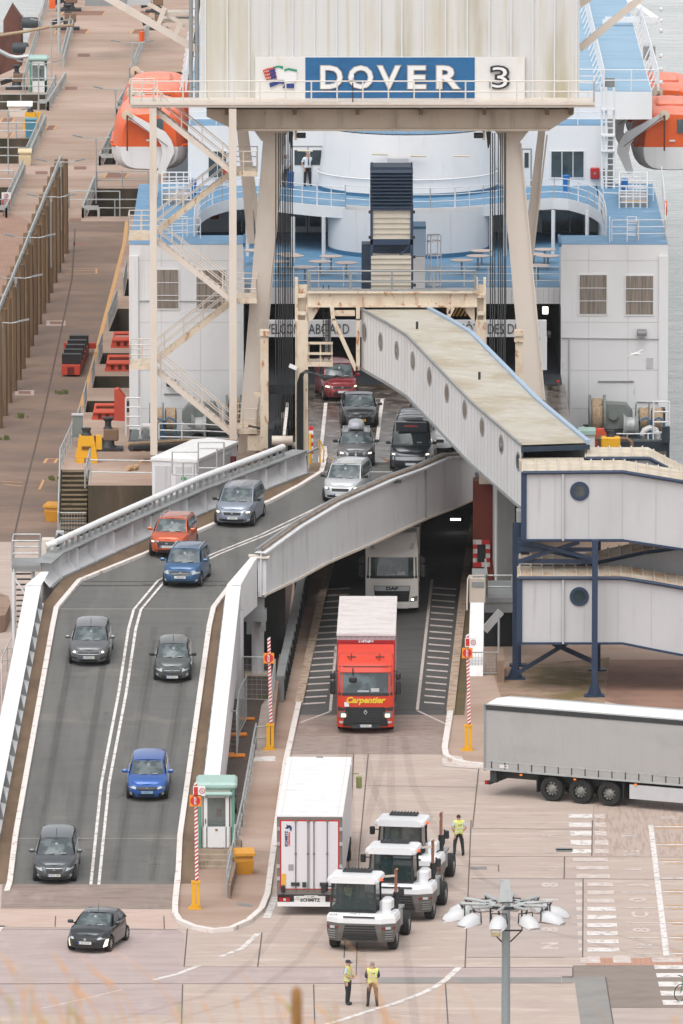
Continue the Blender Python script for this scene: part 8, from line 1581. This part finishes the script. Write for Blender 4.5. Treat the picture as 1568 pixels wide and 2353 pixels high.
# ================================================================== YARD FURNITURE, PEOPLE, FOREGROUND
def barrier(px, py, ptop, label, tilt=0, stop=.28, board=False, plab=''):
    b = G(px, py); t = thing('lift_barrier', label, 'barrier', b, 0, 'raised red and white barriers'); H_ = 0
    a = MB(); a.cbox(b+Ve((-.04,0,.55)), (.16,.22,1.1)); a.cbox(b+Ve((.14,0,.62)), (.13,.2,.95)); a.prism([b+Ve((-.26,-.14,0)), b+Ve((.24,-.14,0)), b+Ve((.12,-.14,.2)), b+Ve((-.12,-.14,.2))], (0,.3,0)); a.cbox(b+Ve((0,0,.03)), (.52,.36,.06)); a.cbox(b+Ve((.04,0,1.1)), (.36,.26,.08)); a.build('pedestal', M_yellow, t)
    p0 = b+Ve((.08,0,1.1)); tp_ = V(ptop[0], ptop[1], b.y); n_ = int((tp_-p0).length/.155); a = MB(); d = (tp_-p0)/n_; wv = Ve((.065,0,0)); s = Ve((0,0,.09))
    for k in range(n_):
        q = p0+d*k; dd = d*.5
        for j in range(2): c = q+dd*j; a.prism([c-wv, c+wv+s, c+wv+s+dd, c-wv+dd], (0,.06,0), j)
    a.build('arm', [M_redsign, M_wpaint], t)
    c = p0.lerp(tp_, 1-stop)+Ve((-.02 if board != 2 else .1,-.06,0)); a = MB(); a.box(c.x-.23, c.x+.23, c.y-.02, c.y, c.z-.23, c.z+.23, 0)
    oc = [Ve((c.x+.2*math.cos(PI/8+k*PI/4), c.y-.03, c.z+.2*math.sin(PI/8+k*PI/4))) for k in range(8)]; a.poly(oc, 1); add_text(a, 'STOP', .13, (c.x, c.y-.04, c.z), right=(0,0,1), up=(-1,0,0), ext=.003, off=.004, m=2); a.build('stop_sign', [mat('sign_orange', (244,150,50), .5), M_redsign, M_wpaint], t)
    if board:
        c = tp_+Ve((.14,-.06,-.28)); a = MB(); a.box(c.x-.24, c.x+.24, c.y-.02, c.y, c.z-.2, c.z+.2, 0); a.box(c.x-.21, c.x-.05, c.y-.026, c.y-.02, c.z-.16, c.z+.16, 1); a.lathe([(.09,0),(.115,0)], (c.x+.12, c.y-.03, c.z), 18, 1, RX90); a.beam((c.x+.05,c.y-.03,c.z+.07),(c.x+.19,c.y-.03,c.z-.07),.01,.025,1,up=(0,1,0)); a.beam((c.x+.10,c.y-.028,c.z-.03),(c.x+.15,c.y-.028,c.z+.04),.01,.03,2,up=(0,1,0)); a.build('warning_board', [M_wpaint, M_redsign, M_ink], t)
barrier(447,2088,(449,1800),'red and white striped barrier arm on a yellow base in front of the booth', stop=.17, board=True)
barrier(618,1722,(617,1468),'red and white striped barrier arm on a yellow base left of the red lorry', stop=.22)
barrier(1073,1724,(1073,1460),'red and white barrier arm on a yellow base at the grey trailer tail', stop=.19, board=True)
# fences and rails between ramp and lorry lane
def heras(p, q, label, h=2.0, feet=True):
    P, Q = G(*p), G(*q); t = thing('temporary_fence', label, 'fence', P); a = MB(); a.tube([P+Ve((0,0,.1)), P+Ve((0,0,h-.1)), P.lerp(Q,.04)+Ve((0,0,h)), P.lerp(Q,.96)+Ve((0,0,h)), Q+Ve((0,0,h-.1)), Q+Ve((0,0,.1)), P+Ve((0,0,.1))], .028, 5); a.build('frame', M_galv, t)
    meshpanel(MB(), P, Q, h, .22, .006).build('mesh', M_galv, t)
    if feet:
        for c in (P, Q): a = MB(); a.cbox(c+Ve((0,0,.07)), (.75,.22,.14), bev=.04); a.build('foot_block', mat('block_orange', (232,140,50), .7), t)
heras((519,1736),(543,1738),'small temporary fence panel hard against the ramp parapet'); heras((548,1690),(566,1655),'temporary fence panel with orange feet, turned away from the viewer'); heras((543,1740),(548,1692),'temporary fence panel next to the orange feet under the ramp'); heras((556,1610),(618,1612),'temporary mesh fence behind the raised barrier, left of the lane', feet=False); heras((615,1720),(632,1612),'temporary mesh fence along the low wall beside the barrier', feet=False)
quay_rail([(521,2062),(556,1900),(584,1740),(588,1722)], 'long grey mesh railing from the booth steps back to the barrier', h=1.15, sp=2.0, r=.035)
quay_rail([(588,1722),(615,1720)], 'short grey rail joining the barrier base', h=1.0)
t = thing('hose_reel', 'black hose trolley with a red wheel behind the mint roofed booth', 'trolley', G(540,1860)); a = MB(); a.tube([G(528,1800)+Ve((0,0,.9)), G(541,1850)+Ve((0,0,.4))], .04, 6); a.build('handle', M_black, t); a = MB(); a.lathe([(.2,-.05),(.22,0),(.2,.05)], G(541,1868)+Ve((0,0,.25)), 14, 0, RY90); a.lathe([(.001,0),(.14,0)], G(541,1868)+Ve((.06,0,.25)), 14, 1, RY90); a.build('wheel', [M_black, M_redsign], t)
t = thing('round_mirror', 'grey round mirror on a short post above the booth roof', 'mirror', V(476,1815,428)); a = MB(); a.tube([V(476,1830,430), V(476,1775,430)], .04, 6); a.build('post', M_galv, t); a = MB(); a.lathe([(.001,.04),(.18,.03),(.2,.0),(.18,-.02)], V(475,1788,429.8), 20, 0, RX90); a.build('mirror', M_greyd, t)
for k, (x, y) in enumerate([(616,1606),(150,1240),(118,1103),(140,905),(10,1010),(45,960)]):
    a = MB(); b = G(x, y) if k != 1 else V(145,1262,475)
    for i in range(26): t_ = random.random()*6.28; r_ = random.random()*.28; c = b+Ve((r_*math.cos(t_)*1.4, r_*math.sin(t_), 0)); h = random.uniform(.08,.28); a.poly([c, c+Ve((.05,0,0)), c+Ve((.05+random.uniform(-.1,.1),0,h)), c+Ve((random.uniform(-.08,.08),.02,h*.8))])
    tag(a.build('weed_tuft', M_plant), ['small green weed tuft by the fence at the lane edge','green weed clump under the control box','weed tuft on the quay road','weed tuft at the foot of the piles','weed tuft on the quay at the left edge','weed tuft among the nearest piles'][k], 'weed')
# ---- floodlight mast
mh = V(1162, 2080, 275); t = thing('floodlight_mast', 'tall grey mast with a ring of white floodlights in front of the yard', 'floodlight mast', Ve((mh.x, 275, 0)))
a = MB(); a.lathe([(.17,0),(.115,mh.z-2.0),(.11,mh.z+.1)], (mh.x,275,0), 20); a.build('pole', mat('mast_grey', (150,158,160), .5), t)
a = MB(); q = V(1160,2065,275); a.prism([q+Ve((-.20,-.15,-.05)), q+Ve((.20,-.15,-.05)), q+Ve((.11,-.05,.50)), q+Ve((-.11,-.05,.50))], (0,.3,0)); a.build('cap', M_galv, t)
a = MB(); a.lathe([(.5,-.04),(.56,-.04),(.56,.04),(.5,.04),(.5,-.04)], (mh.x,275,mh.z+.02), 20)
for s in (-1,1): a.tube([(mh.x+s*.42,274.7,mh.z),(mh.x+s*.42,274.7,mh.z-.62),(mh.x+s*.12,275,mh.z-.98)], .02, 5); a.tube([(mh.x+s*.42,275.3,mh.z),(mh.x+s*.42,275.3,mh.z-.62)], .02, 5)
a.box(mh.x-.42,mh.x+.42,274.68,274.72,mh.z-.64,mh.z-.60); a.build('ring', M_darkm, t)
a = MB(); a.cbox((mh.x-.28,274.6,mh.z-.55),(.26,.2,.42),bev=.03); a.build('junction_box', mat('box_beige', (206,188,150), .6), t)
for k, (ang_) in enumerate([-64,-100,-136,-172,152,116,80,44,8,-28]):
    th = math.radians(ang_); d = Ve((math.cos(th), math.sin(th), 0)); c0 = Ve((mh.x,275,mh.z+.03)); R1_ = 1.24
    a = MB(); a.tube([c0+d*.3, c0+d*R1_+Ve((0,0,.06))], .045, 8); ar = a.build('arm', M_galv, t)
    c = c0+d*(R1_-.04)+Ve((0,0,-.34)); q = Mx.Rotation(th, 3, 'Z'); 
    a = MB(); rr = []
    for u, w2, hh, dz in [(-.16,.13,.10,0),(-.10,.20,.21,.02),(.05,.23,.26,.02),(.24,.23,.23,0),(.44,.20,.15,-.03),(.52,.12,.06,-.06)]: rr.append([c+q@Ve((u, w2*math.cos(j*PI/6) , dz+(hh*math.sin(j*PI/6) if math.sin(j*PI/6) > 0 else -.03))) for j in range(12)])
    a.loft(rr, 0); fl = a.build('floodlight', mat('flood_white', (212,212,214), .45, layers=[((214,208,200),(4,4,4),.5,.7,.5)]), ar)
    a = MB(); rr2 = [c+q@Ve((u, w2, -.045)) for u, w2 in [(-.16,-.15),(.4,-.19),(.53,-.12),(.53,.12),(.4,.19),(-.16,.15)]]; a.prism(rr2, (0,0,.03)); a.build('rim', mat('flood_rim', (150,136,124), .6), fl)
    a = MB(); a.tube([c0+d*R1_+Ve((0,0,.06)), c+q@Ve((-.02,.0,.28))], .03, 5); a.tube([c+q@Ve((-.05,-.22,.02)), c+q@Ve((-.05,-.2,.30)), c+q@Ve((-.05,.2,.30)), c+q@Ve((-.05,.22,.02))], .02, 5); a.build('bracket', M_darkm, fl)
# ---- people
def person(loc, yaw, label, look, pose='stand', h=1.76, parent_cat='person'):
    t = thing('person', label, 'person', loc, yaw); k = h/1.76
    J = {'pel':(0,0,.95),'sp':(0,.01,1.15),'ch':(0,.0,1.36),'nk':(0,.0,1.49),'hd':(0,-.015,1.60),'tp':(0,-.005,1.72)}
    arm = {'stand': [(.19,0,1.42),(.25,.02,1.16),(.26,-.06,.92),(.255,-.09,.84)], 'hips': [(.19,0,1.42),(.30,.08,1.18),(.17,-.02,1.00),(.13,-.06,.98)], 'front': [(.19,0,1.42),(.25,-.0,1.17),(.12,-.22,1.08),(.04,-.25,1.07)], 'sit': [(.19,0,1.42),(.24,-.12,1.18),(.16,-.36,1.15),(.12,-.42,1.17)], 'pocket': [(.19,0,1.42),(.28,.06,1.17),(.20,-.03,.95),(.17,-.06,.90)]}
    A = arm[look.get('arms', pose if pose in arm else 'stand')]; st_ = look.get('stance', .10)
    if pose == 'sit': leg_ = [(.10,0,.93),(.12,-.42,.93),(.12,-.46,.50),(.12,-.58,.46)]
    elif pose == 'ride': leg_ = [(.10,0,.93),(.11,-.32,.72),(.10,-.18,.34),(.10,-.32,.28)]
    else: leg_ = [(.095,0,.90),(st_*1.0+.01,-.01,.50),(st_*1.25,.03,.09),(st_*1.35,-.12,.035)]
    vs, es, rs = [], [], []
    def chain(pts, rr, root):
        p = root
        for q, r_ in zip(pts, rr): vs.append(q); rs.append(r_); es.append((p, len(vs)-1)); p = len(vs)-1
        return p
    vs.append(J['pel']); rs.append((.155,.12)); 
    c = chain([J['sp'], J['ch'], J['nk'], J['hd'], J['tp']], [(.145,.105),(.17,.115),(.055,.055),(.085,.10),(.07,.08)], 0)
    ci = 2
    for s in (-1, 1):
        B = [(s*x, y, z) for x, y, z in A]
        if look.get('asym') and s > 0: B = [(s*x, y, z) for x, y, z in arm[look['asym']]]
        e = chain(B, [(.058,.058),(.045,.045),(.034,.034),(.036,.026)], ci)
        hx, hy, hz = B[3]; dr = Ve(B[3])-Ve(B[2]); dr.normalize(); side = Ve((0,1,0)) if abs(dr.y) < .7 else Ve((0,0,1))
        for f in range(4): b_ = Ve(B[3]) + side*(.024*(f-1.5))*.8; chain([tuple(b_+dr*.045), tuple(b_+dr*(.07+.006*(2-abs(f-1.5)))+Ve((-s*.012,0,0)))], [(.011,.011),(.008,.008)], e)
        b_ = Ve(B[3]) - dr*.01 - side*.03; chain([tuple(b_ - side*.015+dr*.02), tuple(b_-side*.02+dr*.045)], [(.011,.011),(.009,.009)], e)
        B = [(s*x, y, z) for x, y, z in leg_]; chain(B, [(.092,.095),(.062,.062),(.042,.045),(.045,.035)], 0)
    me = bpy.data.meshes.new('p'); me.from_pydata([tuple(Ve(v)*k) for v in vs], es, []); ob = bpy.data.objects.new('p', me); COL.objects.link(ob)
    sk = ob.modifiers.new('s', 'SKIN'); sk.use_smooth_shade = True; sb = ob.modifiers.new('u', 'SUBSURF'); sb.levels = 2; sb.render_levels = 2
    for i, r_ in enumerate(rs): me.skin_vertices[0].data[i].radius = (r_[0]*k, r_[1]*k)
    me.skin_vertices[0].data[0].use_root = True
    dg = bpy.context.evaluated_depsgraph_get(); m2 = bpy.data.meshes.new_from_object(ob.evaluated_get(dg)); bpy.data.objects.remove(ob)
    V_ = [v.co.copy() for v in m2.vertices]; N_ = [v.normal.copy() for v in m2.vertices]; F_ = [tuple(p.vertices) for p in m2.polygons]
    skin = mat('skin', (206,160,136), .55)
    a = MB(); a.add(V_, F_, 0, True)
    # face: nose, brow, eyes, mouth and ears on the head
    hy, hz = -.10*k, 1.60*k
    a.add([Ve((-.014*k,hy,hz+.01*k)),Ve((.014*k,hy,hz+.01*k)),Ve((.018*k,hy,hz-.03*k)),Ve((-.018*k,hy,hz-.03*k)),Ve((0,hy-.03*k,hz-.025*k))],[(0,1,4),(1,2,4),(2,3,4),(3,0,4)],0)
    for s in (-1,1): a.cbox((s*.033*k,hy-.003,hz+.015*k),(.026*k,.012,.010*k),1); a.lathe([(.001,0),(.022*k,.0),(.03*k,.01)],(s*.085*k,.0,hz),8,0,RY90)
    a.cbox((0,hy+.002,hz-.055*k),(.045*k,.01,.008*k),2)
    body = a.build('body', [skin, M_ink, mat('lips', (160,90,84), .5)], t, world=False)
    def wear(nm, m_, pred, off):
        fs = [f for f in F_ if all(pred(V_[i]/k) for i in f)]
        if not fs: return None
        b = MB(); b.add([V_[i]+N_[i]*off for i in range(len(V_))], fs, 0, True)
        used = sorted({i for f in fs for i in f}); mp_ = {o_: n for n, o_ in enumerate(used)}; b.v = [b.v[i] for i in used]; b.f = [tuple(mp_[i] for i in f) for f in b.f]
        return b.build(nm, m_, t, world=False)
    torso = lambda p: p.y > -.165 and abs(p.x) < .235 and p.z < 1.49 and p.z > .90 and not (abs(p.x) > .19 and p.z < 1.30)
    sl = look.get('sleeve', 1.2); legsz = .075 if pose == 'stand' or pose not in ('sit','ride') else -1
    wear('trousers', look['trousers'], lambda p: p.z < 1.0 and p.z > legsz and (abs(p.x) < .19 or p.z < .72 or pose in ('sit','ride')) and not (abs(p.x) > .15 and p.z > .78 and pose == 'stand'), .014)
    wear('shirt', look['shirt'], lambda p: (torso(p) and p.z > .93) or (abs(p.x) > .16 and p.z > sl and p.z < 1.49), .012)
    if look.get('vest'):
        v_ = wear('safety_vest', look['vest'], lambda p: torso(p) and p.z > .88 and abs(p.x) < .215, .028)
        b = MB()
        for z in (1.02, 1.16): rg = []
        for z in (1.00, 1.14):
            n_ = 20; rad = lambda t_: Ve((.196*math.cos(t_), .152*math.sin(t_), 0))*k; lo = [rad(2*PI*j/n_)+Ve((0,0,z*k)) for j in range(n_)]; hi = [p+Ve((0,0,.045*k)) for p in lo]; b.loft([lo, hi], 0, cap=False)
        for s in (-1,1): b.beam((s*.095*k,-.165*k,1.16*k),(s*.10*k,-.135*k,1.42*k),.045*k,.012,up=(0,1,0)); b.beam((s*.095*k,.165*k,1.16*k),(s*.10*k,.135*k,1.42*k),.045*k,.012,up=(0,1,0))
        b.build('reflective_tape', mat('tape_silver', (216,220,210), .4), v_, world=False)
        if look.get('badge'): b = MB(); b.cbox((-.06*k,.150*k,1.31*k),(.04,.02,.04)); b.cbox((.02*k,.150*k,1.31*k),(.09,.02,.015)); b.build('printed_mark', mat('vest_print', (50,90,70), .6), v_, world=False)
    if pose not in ('sit',): wear('shoes', M_black, lambda p: p.z < (.10 if pose == 'stand' or pose not in ('ride',) else .32) and p.z > -.05, .018)
    if look.get('hair'): wear('hair', look['hair'], lambda p: p.z > 1.60 and (p.y > -.045 or p.z > 1.685) , .014)
    if look.get('cap'):
        b = MB(); b.lathe([(.105*k,0),(.102*k,.05*k),(.07*k,.09*k),(.0,.105*k)], (0,-.0,1.645*k), 16); b.prism([(-.075*k,-.08*k,1.645*k),(.075*k,-.08*k,1.645*k),(.05*k,-.19*k,1.635*k),(-.05*k,-.19*k,1.635*k)],(0,0,.012)); b.build('cap', look['cap'], t, world=False)
    if look.get('chef'): b = MB(); b.lathe([(.098*k,0),(.10*k,.06*k),(.115*k,.10*k),(.0,.12*k)], (0,0,1.66*k), 16); b.build('hat', M_wpaint, t, world=False)
    if look.get('tie'): b = MB(); b.prism([(-.02*k,-.135*k,1.44*k),(.02*k,-.135*k,1.44*k),(.032*k,-.14*k,1.12*k),(0,-.14*k,1.07*k),(-.032*k,-.14*k,1.12*k)],(0,-.012,0)); b.build('tie', M_ink, t, world=False)
    if look.get('apron'): wear('apron', look['apron'], lambda p: torso(p) and p.z < 1.42 or (p.z > .45 and p.z < 1.0 and abs(p.x) < .19), .024)
    return t
HV = mat('hi_vis', (228,232,124), .6, emit=0); BLK = mat('trouser_black', (40,42,46), .8); NVY = mat('jumper_navy', (44,50,66), .8); PBL = mat('shirt_pale_blue', (190,206,226), .7); WSH = mat('shirt_white', (226,232,240), .7)
HBR = mat('hair_dark', (52,42,38), .7); HGY = mat('hair_grey', (150,132,118), .7)
person(G(799,2308), 1.15, 'person in a dark cap and yellow vest over a pale shirt, turned to the right', dict(shirt=PBL, trousers=BLK, vest=HV, cap=mat('cap_navy', (36,44,60), .7), hair=HGY, arms='front', sleeve=1.25, stance=.06))
person(G(855,2312), PI+.1, 'person in yellow vest with navy sleeves and cropped hair, back to the viewer', dict(shirt=NVY, trousers=mat('trouser_charcoal', (58,54,54), .8), vest=HV, hair=HGY, arms='front', sleeve=1.0, badge=1, stance=.14))
person(G(1053,1966), PI+.25, 'person in a yellow vest standing alone on the yard, hands on hips', dict(shirt=PBL, trousers=BLK, vest=HV, hair=HBR, arms='hips', sleeve=1.25, badge=1, stance=.15))
zb = ZB; GB = lambda x, y: G(x, y, ZB)
person(GB(706,428), .35, 'person in a white shirt with a dark tie, hands in pockets, on the ferry balcony', dict(shirt=WSH, trousers=BLK, hair=HBR, tie=1, arms='pocket', sleeve=1.22, stance=.12), h=1.85)
person(GB(697,426), .6, 'person in a white shirt half hidden behind the officer with the tie', dict(shirt=WSH, trousers=BLK, hair=HBR, arms='stand', sleeve=1.22), h=1.72)
person(GB(673,424), -.2, 'person in a cook\'s white hat and dark apron by the balcony door', dict(shirt=WSH, trousers=BLK, chef=1, hair=HBR, apron=mat('apron_dark', (60,62,66), .8), arms='front', sleeve=1.1), h=1.74)
person(GB(656,428), .5, 'person in a white cook\'s jacket and hat behind the lifting ropes', dict(shirt=WSH, trousers=mat('trouser_grey', (96,100,106), .8), chef=1, hair=HBR, arms='front', sleeve=.9), h=1.74)
for i, (lc, yw_) in enumerate(TUGPOS):
    off = Ve((-.62, 1.05, 0)); off.rotate(Mx.Rotation(yw_, 3, 'Z')); person(Ve(lc)+off+Ve((0,0,1.32)), yw_+(PI if i else 2.9), ['driver in a yellow vest seated in the nearest tug, back to the windscreen','driver in a teal shirt seated in the middle tug','driver seated in the farthest tug'][i], dict(shirt=[NVY, mat('shirt_teal', (30,130,150), .7), NVY][i], trousers=BLK, vest=HV if i != 1 else None, hair=HBR, sleeve=1.2), pose='sit', h=1.2 if 0 else 1.25)
q = G(93,208); person(Ve((q.x, q.y+.3, .02)), PI*.5, 'worker in dark clothes with a yellow vest inside the far booth', dict(shirt=BLK, trousers=BLK, vest=HV, hair=HBR, sleeve=1.0), h=1.7)
# cyclist cut by the right edge
b = G(1563, 2300); bk_ = thing('bicycle', 'green bicycle leaving the frame at the right edge', 'bicycle', b, 0); yaw_c = -.9
hd_ = Ve((math.sin(yaw_c), -math.cos(yaw_c), 0)); f0, r0 = b, b-hd_*1.05; ax_ = Mx((hd_, Ve((0,0,1)), hd_.cross(Ve((0,0,1))))).transposed()
for c in (f0, r0): a = MB(); a.lathe([(.31,-.02),(.34,0),(.31,.02)], c+Ve((0,0,.34)), 24, 0, ax_); a.build('wheel', M_rubber, bk_)
a = MB(); hdp = f0-hd_*.12+Ve((0,0,.85)); se = r0+hd_*.35+Ve((0,0,.85)); bb = r0+hd_*.45+Ve((0,0,.3))
for s_, e_ in [(f0+Ve((0,0,.34)),hdp),(hdp,se),(hdp,bb),(bb,se),(r0+Ve((0,0,.34)),se),(r0+Ve((0,0,.34)),bb)]: a.tube([s_, e_], .02, 6)
a.build('frame', mat('bike_green', (60,130,70), .4), bk_); a = MB(); sd_ = Ve((-hd_.y, hd_.x, 0)); a.tube([hdp-sd_*.28+Ve((0,0,.1)), hdp+Ve((0,0,.08)), hdp+sd_*.28+Ve((0,0,.1))], .018, 6); a.build('handlebar', M_darkm, bk_); a = MB(); a.cbox(se+Ve((0,0,.06)), (.16,.24,.05)); a.build('saddle', M_black, bk_)
person(Ve((se.x, se.y, -.0)), yaw_c, 'cyclist in a pale helmet and green top at the right edge', dict(shirt=mat('top_green', (50,110,70), .7), trousers=mat('trouser_grey', (96,100,106), .8), cap=mat('helmet_blue', (190,206,222), .4), hair=HBR, arms='sit', sleeve=1.0), pose='ride', h=1.7)
# seagull
c = V(1460, 813, 505); t = thing('seagull', 'white seagull gliding in front of the ferry wall at the right', 'seagull', c); a = MB(); a.lathe([(.001,-.28),(.05,-.2),(.075,0),(.05,.15),(.045,.22),(.001,.28)], c, 10, 0, Mx.Rotation(-PI/2,3,'Y') @ Mx.Rotation(.2,3,'X')); a.build('body', M_wpaint, t)
for s in (-1, 1): a = MB(); e = Ve((.45*1, s*.0, 0)); w0 = c+Ve((0,s*.04,.03)); a.add([w0+Ve((-.09,0,0)), w0+Ve((.09,0,0)), w0+Ve((.42 if s > 0 else -.5,s*.55,.14 if s > 0 else -.08)), w0+Ve((.30 if s > 0 else -.55,s*.5,.13 if s > 0 else -.09))], [(0,1,2,3)]); a.build('wing', M_clad, t)
# ---- clifftop: fence post and dry grass close to the viewer
def near(px, py, d): r = ray(px, py); return Ve((r.x*d, r.y*d, H+r.z*d))
pb_, pt_ = near(681, 2352, 8.6), near(681, 2276, 8.6); a = MB(); rr_ = 13/24000*8.6
a.lathe([(rr_, -1.2),(rr_*.98, -.01),(rr_*.9,.0),(.001,.004)], pt_, 14); tag(a.build('fence_post', mat('post_wood', (168,122,72), .9, layers=[((110,76,44),(60,60,6),.42,.62,.8)])), 'blurred round wooden fence post close to the viewer at the bottom', 'post')
gs = MB(); rnd = random.Random(5)
def blade(bx, top, by, d, wv, m):
    P = []
    n_ = 12; b0_ = near(bx, by, d); t0 = near(*top, d); 
    mid = near(bx+rnd.uniform(-25,25), (by+top[1]*2)/3, d)
    for k in range(n_+1): u = k/n_; P.append(b0_*(1-u)**2+mid*(2*u*(1-u))+t0*u*u)
    gs.tube(P, wv/24000*d/2, 5, m, r2=wv/24000*d/2*.45)
    if rnd.random() < .45: q = P[-4:]; gs.tube([q[0], q[1], q[2], q[3]], wv/24000*d/2*2.2, 5, m, r2=wv/24000*d/2*.6)
for k in range(62):
    z_ = rnd.random(); bx = rnd.choice([rnd.uniform(-60,240), rnd.uniform(-40,520), rnd.uniform(380,900), rnd.uniform(700,1650)]); hgt = rnd.uniform(5,85)*(1.4 if bx < 260 else .9 if bx < 700 else .6)
    blade(bx, (bx-rnd.uniform(-10,60), 2350-hgt), 2420, rnd.uniform(7.2,9.4), rnd.uniform(2.5,4.5), rnd.choice([0,0,0,1,2]))
for (bx, tx, ty) in [(60,0,2190),(110,20,2200),(200,120,2190),(330,200,2225),(420,255,2185),(600,540,2225),(905,790,2160),(880,845,2230),(1010,1030,2230),(1110,1035,2250),(230,150,2260),(300,175,2190),(905,700,2170)]: blade(bx, (tx, ty), 2430, 8.0, 4.5, 0)
gs_o = gs.build('dry_grass', [mat('straw', (226,176,130), .8), mat('straw_dark', (196,150,110), .8), mat('grass_green', (176,170,80), .8)], base=Ve((0,0,0))); tag(gs_o, 'blurred dry straw coloured grass along the bottom edge', 'grass', kind='stuff')
# ---- sea air
hz = MB(); hz.box(-520, 520, -20, 1620, -6.5, H+14); hm = bpy.data.materials.new('sea_haze'); hm.use_nodes = True; hn = hm.node_tree; hn.nodes.clear()
pv_ = hn.nodes.new('ShaderNodeVolumePrincipled'); pv_.inputs['Density'].default_value = .00003; pv_.inputs['Color'].default_value = (.93,.94,.95,1); ho = hn.nodes.new('ShaderNodeOutputMaterial'); hn.links.new(pv_.outputs[0], ho.inputs['Volume'])
tag(hz.build('haze', hm, base=Ve((0,0,0))), 'thin pale sea haze over the whole harbour', 'haze', kind='stuff')
